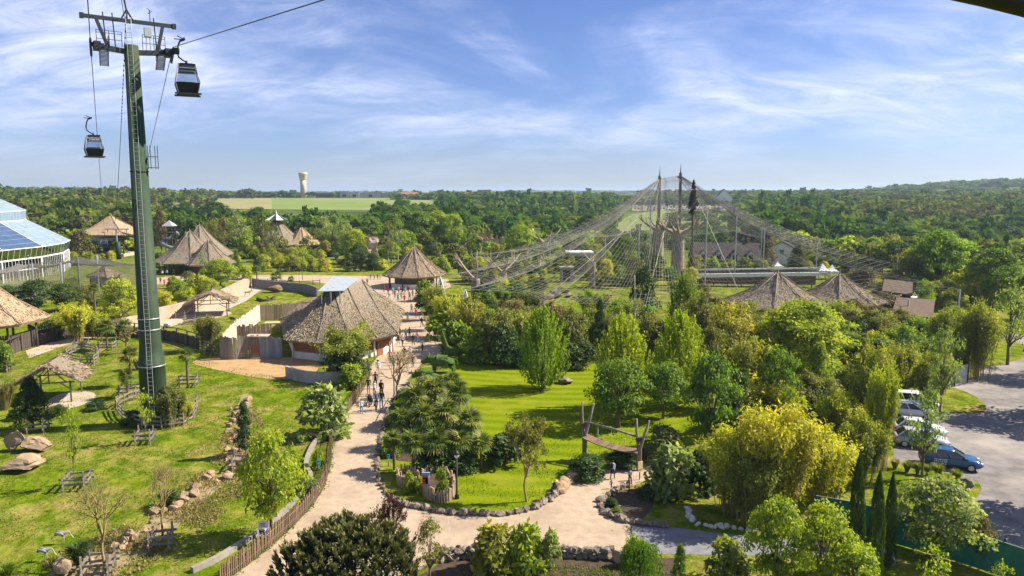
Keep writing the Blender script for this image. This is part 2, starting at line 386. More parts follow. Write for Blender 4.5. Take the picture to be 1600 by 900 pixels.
def gen_bamboo(seed, nc=130, nl=62, ls=.055, lw=.2, spread=.5, droop=.16, base=.34):
    rg = np.random.default_rng(seed); a = rg.random(nc)*2*PI; q = np.sqrt(rg.random(nc))
    hh = (.62+.38*rg.random(nc))*(1-.28*q**2); kb = max(6, nc//8); bi = rg.integers(0, kb, nc); ba = rg.random(kb)*2*PI; bq = np.sqrt(rg.random(kb)); hh = .35*hh+.65*((.60+.40*rg.random(kb))*(1-.30*bq**2))[bi]; a = ba[bi]+rg.normal(size=nc)*.22; q = np.clip(bq[bi]+rg.normal(size=nc)*.10, .02, 1)
    B = np.stack([q*base*.5*np.cos(a), q*base*.5*np.sin(a), np.zeros(nc)], 1)
    T = np.stack([q*spread*np.cos(a)*(.75+.3*rg.random(nc)), q*spread*np.sin(a)*(.75+.3*rg.random(nc)), hh], 1)
    K = B*.6+T*.4; K[:, 2] = hh*1.02
    n = nc*nl; ci = np.repeat(np.arange(nc), nl); u = (.14+.86*rg.random(n)**.8)[:, None]
    P = B[ci]*(1-u)**2+2*K[ci]*u*(1-u)+T[ci]*u*u
    T2 = T.copy(); tang = 2*(1-u)*(K-B)[ci]+2*u*(T2-K)[ci]; out = unit(np.stack([np.cos(a), np.sin(a), np.zeros(nc)], 1))[ci]
    P = P+rg.normal(size=(n, 3))*.026*(.5+u); P[:, 2] = np.maximum(P[:, 2], .01)
    Dl = unit(tang)*.35+out*.35+rg.normal(size=(n, 3))*.6+np.array([0, 0, -.25]); s = ls*(.55+.8*rg.random(n))
    V, Fc = cards(P, Dl, s, s*lw*2, rg, out*.5+np.array([0, 0, .8])+unit(P-(B[ci]*(1-u)**2+2*K[ci]*u*(1-u)+T[ci]*u*u))*.5, .5)
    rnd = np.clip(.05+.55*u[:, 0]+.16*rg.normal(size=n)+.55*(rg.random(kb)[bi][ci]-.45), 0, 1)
    me = crownmesh('foliage', V, Fc, rnd); m = MB()
    for i in range(0, nc, 4):
        pts = [B[i]*(1-w)**2+2*K[i]*w*(1-w)+T[i]*w*w for w in (0, .3, .6, .9)]
        m.tube([tuple(p) for p in pts], [.006, .005, .004, .001], 3, cap=False)
    return m.mesh('stem', [M_TWIG]), me
def gen_shrub(seed, nc=44, nl=85, rc=.17, ls=.06, lw=.6, flat=1.0, up=.3):
    rg = np.random.default_rng(seed); t = rg.random(nc); a = rg.random(nc)*2*PI; q = np.sqrt(.25+.75*rg.random(nc))*(1-rc)
    rr = .5*q*PROF['dome'](t)*(1+.15*np.sin(3*a+seed)); C = np.stack([rr*np.cos(a), rr*np.sin(a), t*(1-rc)*.95], 1)
    n = nc*nl; ci = np.repeat(np.arange(nc), nl); D = unit(rg.normal(size=(n, 3))); D[:, 2] = np.abs(D[:, 2])
    P = C[ci]+D*(rc*(.5+.6*rg.random(n)))[:, None]; P[:, 2] = np.maximum(P[:, 2], .005)
    Dl = rg.normal(size=(n, 3))+np.array([0, 0, up]); s = ls*(.6+.8*rg.random(n)); V, Fc = cards(P, Dl, s*1.1, s*lw*1.1, rg, D*.8+unit(P+1e-6)*.4+np.array([0, 0, .15]))
    me = crownmesh('foliage', V, Fc, np.clip(.5+.16*rg.normal(size=n)+(rg.random(nc)[ci]-.5)*.8, 0, 1)); m = MB()
    for i in range(0, nc, 5): m.tube([(0, 0, 0), tuple(C[i]*np.array([.5, .5, .6])), tuple(C[i])], [.012, .009, .004], 3, cap=False)
    return m.mesh('stem', [M_BARK]), me
def gen_cypress(seed, n=5200, ls=.03):
    rg = np.random.default_rng(seed); t = rg.random(n)**.85; a = rg.random(n)*2*PI
    r = .5*np.clip(t*9, 0, 1)**.5*np.clip(1.0-t**2.6, 0, 1)**.8*(.70+.3*rg.random(n)**.5)*(1+.13*np.sin(3*a+9*t+seed)+.08*np.sin(7*a-23*t))
    P = np.stack([r*np.cos(a), r*np.sin(a), t*.97], 1); out = np.stack([np.cos(a), np.sin(a), np.zeros(n)], 1)
    Dl = out*.9+np.array([0, 0, .55])+rg.normal(size=(n, 3))*.3; s = ls*(.6+.9*rg.random(n))
    V, Fc = cards(P, Dl, s*1.2, s*1.4, rg, out+np.array([0, 0, .2]))     # wide cards: the mesh is squeezed sideways when placed
    me = crownmesh('crown', V, Fc, np.clip(.45+.25*rg.normal(size=n), 0, 1)); m = MB(); m.tube([(0, 0, -.01), (0, 0, .8)], [.12, .03], 6)
    return m.mesh('trunk', [M_BARK]), me
def gen_fir(seed, tiers=13, nb=13, nl=55, ls=.045):
    rg = np.random.default_rng(seed); P = []; Dl = []; m = MB(); m.tube([(0, 0, -.02), (0, 0, .5), (0, 0, .97)], [.03, .018, .004], 6)
    for k in range(tiers):
        z0 = .20+.74*k/tiers; rad = .5*(1-(k/tiers))**.75+.03
        for j in range(nb):
            a = rg.random()*2*PI; r = rad*(.7+.35*rg.random()); e = np.array([math.cos(a)*r, math.sin(a)*r, z0-.07+.05*rg.random()])
            u = rg.random(nl)[:, None]**.7; b = np.array([0, 0, z0]); q = b*(1-u)+e*u; q[:, 2] += .04*np.sin(PI*u[:, 0])
            P.append(q+rg.normal(size=(nl, 3))*.016); Dl.append(np.array([math.cos(a), math.sin(a), -.1])*.6+rg.normal(size=(nl, 3))*.6)
            m.tube([tuple(b), tuple(e)], [.006, .002], 3, cap=False)
    P = np.concatenate(P); Dl = np.concatenate(Dl); n = len(P); s = ls*(.6+.7*rg.random(n)); V, Fc = cards(P, Dl, s, s*.45, rg)
    return m.mesh('trunk', [M_BARK]), crownmesh('crown', V, Fc, np.clip(.45+.28*rg.normal(size=n), 0, 1))
def gen_pine(seed, nc=520, nl=46):
    # broad dome made of upright candles
    rg = np.random.default_rng(seed); t = rg.random(nc); a = rg.random(nc)*2*PI; q = np.sqrt(t)
    lump = 1+.09*np.sin(5*a)+.07*np.sin(9*a+3*q)
    B = np.stack([.5*q*lump*np.cos(a), .5*q*lump*np.sin(a), .86*np.sqrt(np.clip(1-q**2.4, 0, 1))-.05*rg.random(nc)], 1)
    n = nc*nl; ci = np.repeat(np.arange(nc), nl); ax = np.stack([np.cos(a)*q*.35, np.sin(a)*q*.35, np.ones(nc)], 1); ax = unit(ax+rg.normal(size=(nc, 3))*.10)
    f = rg.random(n); P = B[ci]+ax[ci]*(f*(.09+.08*rg.random(nc)[ci]))[:, None]+rg.normal(size=(n, 3))*.0045; Dl = ax[ci]+rg.normal(size=(n, 3))*.24
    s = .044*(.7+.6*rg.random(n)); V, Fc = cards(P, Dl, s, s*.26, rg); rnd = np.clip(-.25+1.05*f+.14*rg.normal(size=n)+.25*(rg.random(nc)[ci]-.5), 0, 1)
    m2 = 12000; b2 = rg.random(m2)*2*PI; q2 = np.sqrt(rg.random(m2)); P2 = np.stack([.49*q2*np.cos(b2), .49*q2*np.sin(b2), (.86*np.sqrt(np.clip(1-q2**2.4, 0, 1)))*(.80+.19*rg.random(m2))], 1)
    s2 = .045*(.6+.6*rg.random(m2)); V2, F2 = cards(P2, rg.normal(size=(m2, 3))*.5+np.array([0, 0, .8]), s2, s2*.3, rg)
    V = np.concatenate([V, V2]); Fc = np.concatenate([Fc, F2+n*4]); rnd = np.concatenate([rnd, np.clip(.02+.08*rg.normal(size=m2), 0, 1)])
    m = MB(); m.tube([(0, 0, -.1), (0, 0, .7)], [.05, .02], 7)
    for k in range(16):
        c = k*2*PI/16; m.tube([(0, 0, .1), (.3*math.cos(c), .3*math.sin(c), .6)], [.02, .006], 4, cap=False)
    return m.mesh('trunk', [M_BARK]), crownmesh('crown', V, Fc, rnd)
def gen_weeping(seed, ns=230, nl=34):
    rg = np.random.default_rng(seed); a = rg.random(ns)*2*PI; r = .12+.38*rg.random(ns); top = .80+.17*rg.random(ns); end = .04+.45*rg.random(ns)
    n = ns*nl; ci = np.repeat(np.arange(ns), nl); u = rg.random(n); rad = r[ci]*np.minimum(1, np.sqrt(u*2.2)); z = top[ci]+.06*np.sin(PI*np.minimum(1, u*2))-(top-end)[ci]*u**2
    P = np.stack([rad*np.cos(a[ci]), rad*np.sin(a[ci]), z], 1)+rg.normal(size=(n, 3))*.012
    Dl = np.array([0, 0, -1.])+rg.normal(size=(n, 3))*.35; s = .06*(.6+.7*rg.random(n)); V, Fc = cards(P, Dl, s, s*.35, rg)
    m = MB(); m.tube([(0, 0, 0), (.02, 0, .5), (0, 0, .9)], [.03, .025, .015], 6)
    return m.mesh('trunk', [M_BARK]), crownmesh('crown', V, Fc, np.clip(.45+.3*rg.normal(size=n), 0, 1))
def gen_bare(seed, levels=5, leaf=0, mat=M_TWIG, first=.26, spread=.55):
    rg = random.Random(seed); m = MB(); tips = []
    def br(p, d, l, r, k):
        q = p+d*l; mid = p+d*l*.5+Vector((rg.gauss(0, 1), rg.gauss(0, 1), rg.gauss(0, 1)))*l*.07
        m.tube([p, mid, q], [r, r*.85, r*.62], 5 if k < 2 else 3, cap=False)
        if k >= levels: tips.append((q, d)); return
        for _ in range(3 if k > 0 else 5):
            e = (d+Vector((rg.gauss(0, 1), rg.gauss(0, 1), rg.gauss(.25, .7)))*spread).normalized(); br(p+(q-p)*rg.uniform(.7, 1), e, l*rg.uniform(.6, .82), r*.6, k+1)
            if k >= levels-1: tips.append((q, e))
    br(Vector((0, 0, -.01)), Vector((.02, .02, 1)).normalized(), first, .018, 0)
    zs = max(v[2] for v in m.v); xs = max(max(abs(v[0]), abs(v[1])) for v in m.v)
    m.v = [(v[0]*.5/xs, v[1]*.5/xs, v[2]/zs) for v in m.v]
    crown = None
    if leaf:
        g = np.random.default_rng(seed); P = np.array([[t[0].x*.5/xs, t[0].y*.5/xs, t[0].z/zs] for t in tips]); P = np.repeat(P, leaf, 0); P = P+g.normal(size=P.shape)*.02
        s = .03*(.6+.8*g.random(len(P))); V, Fc = cards(P, g.normal(size=P.shape)+np.array([0, 0, .3]), s, s*.7, g); crown = crownmesh('crown', V, Fc, g.random(len(P)))
    return m.mesh('trunk', [mat]), crown
def gen_tuft(seed, n=420, droop=.5, wd=.02):
    rg = np.random.default_rng(seed); a = rg.random(n)*2*PI; r0 = .12*np.sqrt(rg.random(n)); h = .6+.4*rg.random(n); o = .15+.35*rg.random(n)
    c, s_ = np.cos(a), np.sin(a); B = np.stack([r0*c, r0*s_, np.zeros(n)], 1); M_ = np.stack([(r0+o*.45)*c, (r0+o*.45)*s_, h*.72], 1); T = np.stack([(r0+o)*c, (r0+o)*s_, h*(1-droop*o)], 1)
    S = np.stack([-s_, c, np.zeros(n)], 1)*wd; V = np.stack([B-S, B+S, M_+S*.8, M_-S*.8, T], 1)
    V2 = np.stack([V[:, 0], V[:, 1], V[:, 2], V[:, 3], V[:, 3], V[:, 2], T+S*.1, T-S*.1], 1).reshape(-1, 3)
    return None, crownmesh('foliage', V2, np.arange(8*n).reshape(-1, 4), np.repeat(np.clip(.5+.3*rg.normal(size=n), 0, 1), 2))
def gen_far(seed, prof='round', nc=22, nl=20, ls=.10, base=.12):
    t, c = gen_round(seed, prof, base=base, nc=nc, nl=nl, rc=.2, ls=ls, lw=.85, trunk=.02, inner=.6)
    return t, c
KINDS_ = {
 'broad': [gen_round(11), gen_round(12, nc=70, rc=.14), gen_round(13, 'oval', nc=64)],
 'broadbig': [gen_round(21, base=.06, nc=150, nl=100, rc=.115, ls=.030), gen_round(22, 'oval', base=.10, nc=150, nl=100, rc=.11, ls=.030)],
 'pointed': [gen_round(31, 'cone', base=.10, nc=80, nl=80, rc=.12, ls=.034), gen_round(32, 'cone', base=.12, nc=80, nl=80, rc=.12, ls=.034)],
 'airy': [gen_round(41, 'oval', base=.25, nc=46, nl=46, rc=.13, ls=.036, inner=.25), gen_round(42, 'oval', base=.22, nc=50, nl=46, rc=.13, ls=.036, inner=.25)],
 'sapling': [gen_round(51, 'oval', base=.30, nc=22, nl=26, rc=.16, ls=.05, trunk=.014, inner=.2), gen_round(52, 'oval', base=.36, nc=20, nl=26, rc=.16, ls=.05, trunk=.014, inner=.2)],
 'upright': [gen_upright(61), gen_upright(62), gen_upright(63)],
 'bamboo': [gen_bamboo(71), gen_bamboo(72, nc=150, spread=.52), gen_bamboo(73, nc=110, spread=.48)],
 'bamboobig': [gen_bamboo(75, nc=210, nl=72, ls=.042, base=.5), gen_bamboo(76, nc=210, nl=72, ls=.042, base=.5)],
 'shrub': [gen_shrub(81), gen_shrub(82), gen_shrub(83, nc=50)],
 'bigleaf': [gen_shrub(85, nc=30, nl=46, ls=.12, lw=.5), gen_shrub(86, nc=30, nl=46, ls=.12, lw=.5)],
 'cypress': [gen_cypress(91), gen_cypress(92)],
 'fir': [gen_fir(95), gen_fir(96)],
 'pine': [gen_pine(97)],
 'weeping': [gen_weeping(98)],
 'bare': [gen_bare(101), gen_bare(102)],
 'barebush': [gen_bare(103, 4, first=.12, spread=.9)],
 'budding': [gen_bare(104, leaf=5), gen_bare(105, leaf=5)],
 'tuft': [gen_tuft(111), gen_tuft(112)],
 'far': [gen_far(121), gen_far(122), gen_far(123, 'oval'), gen_far(124, 'dome', base=.02)],
 'farcone': [gen_far(125, 'cone', base=.05)],
}
_vrng = random.Random(5); _cnt = {}
def plant_at(kind, loc, h, w, mat, label, name='tree', cat='tree', group=None, bark=None, var=None):
    k = _cnt.get(kind, 0); _cnt[kind] = k+1; vs2 = KINDS_[kind]; tr, cw = vs2[(k if var is None else var) % len(vs2)]
    o = empty(name, loc, label, cat, group, _vrng.uniform(0, 2*PI))
    hv = _vrng.uniform(.97, 1.03)
    if tr is not None: link(tr.name.split('.')[0], tr, o, [bark] if bark else None, scl=(w, w, h))
    if cw is not None: link(cw.name.split('.')[0], cw, o, [mat] if mat else None, scl=(w*hv, w/hv, h))
    return o
def plant(kind, px, pb, pt, wpx, mat, label, name='tree', cat='tree', group=None, bark=None, var=None, far=False, dy=0.0):
    p = (GT if far else G)(px, pb)
    p.y += dy; p.x *= (p.y/(p.y-dy)) if dy else 1
    z1 = top_z(p, pt); return plant_at(kind, p, z1-p.z, wpx*mpp(p), mat, label, name, cat, group, bark, var)
# ---- palms: trunk, skirt and every fan a part
def gen_fan(seed, nb=13):
    rg = random.Random(seed); V = []; Fc = []
    stem = .35
    V += [(-.008, 0, 0), (.008, 0, 0), (.008, stem, .05), (-.008, stem, .05)]; Fc.append((0, 1, 2, 3))
    for i in range(nb):
        a = -1.75+3.5*i/(nb-1); l = .62*(1-.12*abs(a))*rg.uniform(.9, 1.1); d = Vector((math.sin(a), math.cos(a), 0)); s = Vector((math.cos(a), -math.sin(a), 0))*.045
        o = Vector((0, stem, .05)); m = o+d*l*.55+Vector((0, 0, .03)); t = o+d*l+Vector((0, 0, -.10-.10*rg.random())); b = len(V)
        V += [tuple(o), tuple(m-s), tuple(t), tuple(m+s)]; Fc.append((b, b+1, b+2, b+3))
    return npmesh('frond', V, Fc, [L_GREEN], [rg.uniform(.1, 1) for _ in Fc])
L_PALM = leafmat('leaf_palm', (.030, .065, .008), (.150, .200, .025), .30); L_PALM2 = leafmat('leaf_palm_old', (.070, .090, .012), (.260, .270, .060), .30)
FANS = [gen_fan(i) for i in range(4)]
M_PALMTRUNK = surf('palm_trunk', (.09, .065, .04), (.20, .15, .09), 14, .95, .8)
def palm_trunk():
    m = MB(); prof = []
    for i in range(19):
        t = i/18; prof.append((.055+.022*math.sin(PI*min(1, t*1.2))+(.01 if i % 2 else 0), t))
    m.lathe(prof, n=9); return m.mesh('trunk', [M_PALMTRUNK])
PTR = palm_trunk()
def palm(px, pb, pt, wpx, label, mat=None, nf=22, group='fan palms', loc=None, h=None, w=None):
    if loc is None:
        loc = G(px, pb); h = top_z(loc, pt)-loc.z; w = wpx*mpp(loc)
    rg = random.Random(px*7+pb); o = empty('fan_palm', loc, label, 'palm', group, rg.uniform(0, 6.28)); fr = w*.52
    th = max(.15, h-fr*.62); link('trunk', PTR, o, scl=(min(1.9, .9+th*.25),)*2+(th,))
    for i in range(nf):
        el = R(78-118*(i/nf)**.9+rg.uniform(-8, 8)); a = i*2.39996+rg.uniform(-.2, .2); s = fr*rg.uniform(.85, 1.1)
        link('frond', FANS[i % 4], o, [mat or (L_PALM if i % 3 else L_PALM2)], (0, 0, th), (Euler((el, rg.uniform(-.25, .25), 0)).to_matrix().to_4x4()).to_euler() if False else Euler((el, 0, a), 'XYZ'), (s, s, s))
    return o
# ------------------------------------------------------------------ ground
def ground_mat():
    m, nt, N, L, out = new_mat('ground_grass'); g = N('ShaderNodeNewGeometry'); P = g.outputs['Position']
    p = N('ShaderNodeBsdfPrincipled'); L(p.outputs[0], out.inputs[0]); p.inputs['Roughness'].default_value = 1; p.inputs['Specular IOR Level'].default_value = 0
    fine = noise(N, L, P, 5.0, 6, .7, .3, .7); mid = noise(N, L, P, .55, 7, .72, .42, .60, dist=.6); big = noise(N, L, P, .11, 5, .6, .40, .58)
    c = mixcol(N, L, fine, (.042, .088, .002), (.125, .190, .006)); c = mixcol(N, L, mid, c, (.165, .205, .012))
    dry = mixcol(N, L, fine, (.19, .15, .035), (.34, .28, .10))
    dm = N('ShaderNodeMath'); dm.operation = 'MULTIPLY'; L(mid, dm.inputs[0]); L(big, dm.inputs[1]); c = mixcol(N, L, dm.outputs[0], c, dry)
    ln = N('ShaderNodeVectorMath'); ln.operation = 'LENGTH'; L(P, ln.inputs[0]); fr = N('ShaderNodeMapRange'); L(ln.outputs['Value'], fr.inputs[0]); fr.inputs[1].default_value = 190; fr.inputs[2].default_value = 300
    farc = mixcol(N, L, noise(N, L, P, .012, 5, .6, .42, .58), (.045, .075, .018), (.120, .165, .030))
    c = mixcol(N, L, fr.outputs[0], c, farc); L(c, p.inputs['Base Color'])
    b = N('ShaderNodeBump'); b.inputs['Strength'].default_value = .6; b.inputs['Distance'].default_value = .10; L(fine, b.inputs['Height']); b2 = N('ShaderNodeBump'); b2.inputs['Strength'].default_value = .8; b2.inputs['Distance'].default_value = .5; L(noise(N, L, P, .35, 3, .5, .3, .7), b2.inputs['Height']); L(b2.outputs[0], b.inputs['Normal']); L(b.outputs[0], p.inputs['Normal'])
    return m
def build_ground():
    rs = [0, 20, 40, 80, 140, 200, 259]+[260*1.06**i for i in range(1, 66)]; na = 240
    V = [(0, 0, 0)]; 
    for r in rs[1:]:
        for j in range(na):
            a = 2*PI*j/na; x, y = r*math.sin(a), r*math.cos(a); V.append((x, y, terr(x, y)))
    me = bpy.data.meshes.new('ground'); Fc = [(0, 1+(j+1) % na, 1+j) for j in range(na)]
    for i in range(len(rs)-2):
        for j in range(na):
            a, b = 1+i*na+j, 1+i*na+(j+1) % na; Fc.append((a, b, b+na, a+na))
    me.from_pydata(V, [], Fc); me.materials.append(ground_mat()); me.polygons.foreach_set('use_smooth', [True]*len(Fc)); me.update()
    o = link('ground', me); o['kind'] = 'structure'
build_ground()
def px(*a): return [G(x, y) for x, y in a]
M_PATH = surf('path_resin', (.30, .228, .162), (.435, .342, .245), 1.6, .95, .35, 60, coord='World', c3=(.27, .205, .15), s3=.30, lo3=.48, hi3=.78, lo=.22, hi=.62, spec=.1)
M_ASPH = surf('asphalt', (.125, .115, .112), (.205, .189, .181), 1.1, .9, .3, 40, coord='World', c3=(.30, .265, .235), s3=.16, lo3=.46, hi3=.66)
M_LANE = surf('asphalt_lane', (.150, .150, .165), (.205, .205, .220), 1.5, .9, .3, 40, coord='World')
M_SOIL = surf('soil', (.045, .030, .020), (.095, .065, .042), 3, .95, .8, 20, coord='World')
M_SAND = surf('sand', (.33, .205, .090), (.43, .285, .14), .8, .95, .5, 16, coord='World')
M_ROCKBED = surf('dry_rock_bed', (.33, .25, .15), (.16, .15, .05), 1.3, .95, 1.0, 6, coord='World')
M_PALEPATH = surf('path_pale', (.39, .31, .23), (.46, .375, .285), .8, .92, .3, 20, coord='World')
def mown_mat():
    m, nt, N, L, out = new_mat('mown_grass'); g = N('ShaderNodeNewGeometry'); P = g.outputs['Position']
    p = N('ShaderNodeBsdfPrincipled'); L(p.outputs[0], out.inputs[0]); p.inputs['Roughness'].default_value = 1; p.inputs['Specular IOR Level'].default_value = 0
    mp = N('ShaderNodeMapping'); mp.inputs['Location'].default_value = (-7, -118, 0); L(P, mp.inputs[0])
    w = N('ShaderNodeTexWave'); w.wave_type = 'RINGS'; w.rings_direction = 'Z'; w.inputs['Scale'].default_value = .155; w.inputs['Distortion'].default_value = 2.2; w.inputs['Detail'].default_value = 2; w.inputs['Detail Scale'].default_value = .6; L(mp.outputs[0], w.inputs['Vector'])
    fine = noise(N, L, P, 5, 6, .7, .3, .7); c = mixcol(N, L, fine, (.075, .125, .002), (.150, .205, .005))
    sm = N('ShaderNodeMath'); sm.operation = 'MULTIPLY'; L(w.outputs['Fac'], sm.inputs[0]); sm.inputs[1].default_value = .42
    c = mixcol(N, L, sm.outputs[0], c, (.250, .275, .012)); c = mixcol(N, L, noise(N, L, P, .3, 4, .6, .5, .75), c, (.22, .23, .02)); L(c, p.inputs['Base Color'])
    b = N('ShaderNodeBump'); b.inputs['Strength'].default_value = .4; b.inputs['Distance'].default_value = .06; L(fine, b.inputs['Height']); L(b.outputs[0], p.inputs['Normal']); return m
def sm(*a, n=4): return cr(px(*a), n, True)
lawn = sm((700,556),(740,549),(830,552),(930,560),(1010,585),(1075,630),(1090,690),(1000,700),(930,715),(900,748),(850,785),(760,796),(690,792),(640,775),(612,735),(660,640),(690,600), n=3)
poly_sheet('lawn', lawn, mown_mat(), .004)
path_main = px((290,980),(347,912),(387,884),(427,851),(462,819),(490,789),(508,759),(517,725),(520,695),(529,668),(543,645),(560,622),(572,602),(579,588),(577,574),(590,555),(600,530),(610,505),(612,480),(600,462),(560,448),(480,440),(400,437),(300,441),(215,447),(215,436),(300,430),(480,430),(560,431),(600,432),(700,436),(705,448),(672,462),(655,476),(662,500),(690,535),(698,556),(665,566),(642,590),(622,618),(602,655),(592,700),(588,740),(598,768),(620,785),(650,796),(700,803),(760,805),(805,802),(845,790),(880,762),(915,744),(960,732),(1020,722),(1090,712),(1150,712),(1150,728),(1085,738),(1025,748),(985,760),(955,770),(938,782),(936,793),(950,806),(984,818),(986,866),(880,862),(760,868),(690,872),(640,900),(610,980))
poly_sheet('path', path_main, M_PATH, .012)
poly_sheet('service_lane', px((984,818),(1060,825),(1130,834),(1200,842),(1290,850),(1400,860),(1400,885),(1300,878),(1170,868),(1060,866),(986,866)), M_LANE, .008)
poly_sheet('car_park', px((1396,614),(1440,608),(1481,604),(1508,594),(1540,576),(1600,560),(1750,548),(2050,640),(2200,1000),(1700,1000),(1600,893),(1562,845),(1530,806),(1508,786),(1528,776),(1534,764),(1528,752),(1490,742),(1440,730),(1396,722)), M_ASPH, .008)
poly_sheet('grass_island', sm((1450,612),(1484,606),(1512,614),(1534,628),(1541,638),(1530,645),(1490,645),(1445,643),(1432,630), n=3), ground_mat(), .06)
poly_sheet('road', px((1530,520),(1560,527),(1640,550),(1800,580),(1800,560),(1640,536),(1560,515)), M_ASPH, .008)
poly_sheet('sand_yard', sm((300,566),(345,558),(420,558),(490,560),(496,578),(470,590),(430,592),(390,588),(340,578), n=3), M_SAND, .006)
poly_sheet('flower_bed', sm((602,700),(640,612),(690,600),(715,620),(722,690),(690,715),(640,722), n=3), M_SOIL, .010)
poly_sheet('island_bed', sm((940,785),(975,766),(1010,766),(1022,785),(1010,805),(985,814),(955,803), n=3), M_SOIL, .006)
poly_sheet('planting_bed', px((640,908),(695,876),(760,872),(880,868),(985,872),(1060,872),(1060,905),(900,960),(640,980)), M_SOIL, .010)
poly_sheet('rock_bed', sm((60,915),(100,885),(190,850),(250,800),(310,755),(352,735),(365,700),(368,650),(378,618),(392,618),(392,650),(385,700),(375,735),(340,765),(300,800),(250,850),(190,890),(150,930), n=3), M_ROCKBED, .006)
poly_sheet('pale_path', px((40,548),(100,528),(160,514),(222,497),(300,485),(380,452),(402,438),(440,436),(430,446),(405,455),(385,470),(345,488),(260,512),(225,512),(160,524),(100,540),(45,560)), M_PALEPATH, .008)
poly_sheet('shelter_pad', sm((70,632),(95,615),(140,612),(150,622),(125,634),(85,641), n=3), M_PALEPATH, .010)
poly_sheet('shelter_pad', sm((300,492),(325,484),(352,486),(362,490),(340,496),(315,497), n=3), M_PALEPATH, .010)
# far fields lie over the plateau
def far_sheet(name, p0, mat, lift=.35, nu=40, nv=14):
    # p0: corners as (pixel column, distance): near left, near right, far right, far left
    V = []; 
    for i in range(nv+1):
        for j in range(nu+1):
            u, v = j/nu, i/nv; a = p0[0][0]*(1-u)+p0[1][0]*u; b = p0[3][0]*(1-u)+p0[2][0]*u; c = a*(1-v)+b*v
            d = (p0[0][1]*(1-u)+p0[1][1]*u)*(1-v)+(p0[3][1]*(1-u)+p0[2][1]*u)*v; x = (c-CX)/F*d/CP; V.append((x, d, terr(x, d)+lift))
    Fc = [(i*(nu+1)+j, i*(nu+1)+j+1, (i+1)*(nu+1)+j+1, (i+1)*(nu+1)+j) for i in range(nv) for j in range(nu)]
    me = bpy.data.meshes.new(name); me.from_pydata(V, [], Fc); me.materials.append(mat); me.update(); o = link(name, me); o['kind'] = 'structure'
M_FIELD = surf('field_green', (.120, .190, .020), (.170, .225, .035), .02, .95, coord='World', c3=(.22, .215, .08), s3=.006)
M_FIELDB = surf('field_stubble', (.27, .225, .10), (.20, .215, .065), .02, .95, coord='World')
far_sheet('field', [(430, 640), (720, 640), (700, 1120), (430, 1120)], M_FIELD)
far_sheet('field', [(270, 650), (432, 640), (432, 1130), (330, 1130)], M_FIELDB, .33)
far_sheet('field', [(925, 400), (1150, 560), (1030, 640), (990, 600)], M_FIELD)
far_sheet('field', [(1080, 420), (1210, 420), (1170, 520), (1100, 520)], M_FIELD, .33)
far_sheet('parking_field', [(985, 640), (1150, 640), (1150, 760), (985, 760)], M_FIELDB)
M_JOINT = surf('path_joint', (.40, .33, .26), (.33, .26, .20), 3, .95, coord='World')
for x0, y0, x1, y1 in [(497,772,600,745),(500,792,560,808),(560,812,600,770),(890,745,890,868),(700,806,705,870),(520,690,598,690),(905,790,985,790)]:
    p, q = G(x0, y0), G(x1, y1); n_ = Vector((q.y-p.y, p.x-q.x, 0)).normalized()*.035; poly_sheet('path_joint', [p-n_, q-n_, q+n_, p+n_], M_JOINT, .016)
# ------------------------------------------------------------------ cableway
M_GREENSTEEL = surf('pylon_green', (.022, .046, .026), (.034, .062, .034), 1.2, .65, .05, spec=.2, c3=(.045, .060, .033), s3=.3)
M_HEAD = surf('pylon_head', (.022, .028, .034), (.036, .044, .05), 2, .6, .05, spec=.25)
M_STEEL = surf('galvanised', (.34, .36, .37), (.44, .46, .47), 6, .5, .05, metal=.5)
M_DKSTEEL = surf('dark_steel', (.022, .025, .028), (.04, .044, .048), 6, .5, .05, metal=.3)
M_RUBBER = surf('rubber', (.02, .02, .022), None, 1, .8)
M_ROPE = surf('rope_steel', (.07, .07, .075), (.12, .12, .125), 30, .5, metal=.4)
M_SILVER = surf('silver_paint', (.13, .14, .15), (.17, .18, .19), 3, .35, spec=.5)
M_NAVY = surf('navy_paint', (.008, .009, .014), (.012, .013, .02), 3, .45, spec=.2)
M_WHITE = surf('white_paint', (.74, .74, .72), (.66, .66, .64), 2, .6, .05)
M_WOODGREY = surf('weathered_wood', (.13, .11, .09), (.27, .235, .195), 6, .9, .5, 12, mapscale=(1, 1, .25), varied=.22)
M_WOODBROWN = surf('brown_wood', (.13, .085, .055), (.22, .15, .10), 6, .9, .5, 12, mapscale=(1, 1, .25), varied=.25)
M_WOODRED = surf('red_wood', (.22, .085, .035), (.32, .13, .055), 5, .75, .3, mapscale=(.3, .3, 3), varied=.15)
M_WOODDARK = surf('dark_wood', (.055, .043, .036), (.11, .09, .075), 6, .9, .5, 12, mapscale=(1, 1, .3), varied=.2)
def glassmat(name, tint, alpha, rough=.05):
    m, nt, N, L, out = new_mat(name); t = N('ShaderNodeBsdfTransparent'); t.inputs[0].default_value = (*tint, 1)
    g = N('ShaderNodeBsdfGlossy'); g.inputs['Roughness'].default_value = rough; g.inputs[0].default_value = (.9, .93, .96, 1)
    mx = N('ShaderNodeMixShader'); mx.inputs[0].default_value = alpha; L(t.outputs[0], mx.inputs[1]); L(g.outputs[0], mx.inputs[2]); L(mx.outputs[0], out.inputs[0]); return m
M_GLASS = glassmat('window_glass', (.68, .74, .80), .10)
M_DARKGLASS = surf('dark_glass', (.012, .016, .022), None, 1, .08, spec=.8)
def beams(name, segs, w, mat, parent, h=None, **k):
    m = MB(); [m.beam(a, b, w, h) for a, b in segs]; return m.obj(name, mat, parent)
def local(o, p): return Vector(p)-o.location
PB = G(243, 663); ZT = top_z(PB, 71)
PL = W(141, 62, PB.y-1.9); PR = W(270, 72, PB.y+1.9); zr = (PL.z+PR.z)/2; PL.z = PR.z = zr
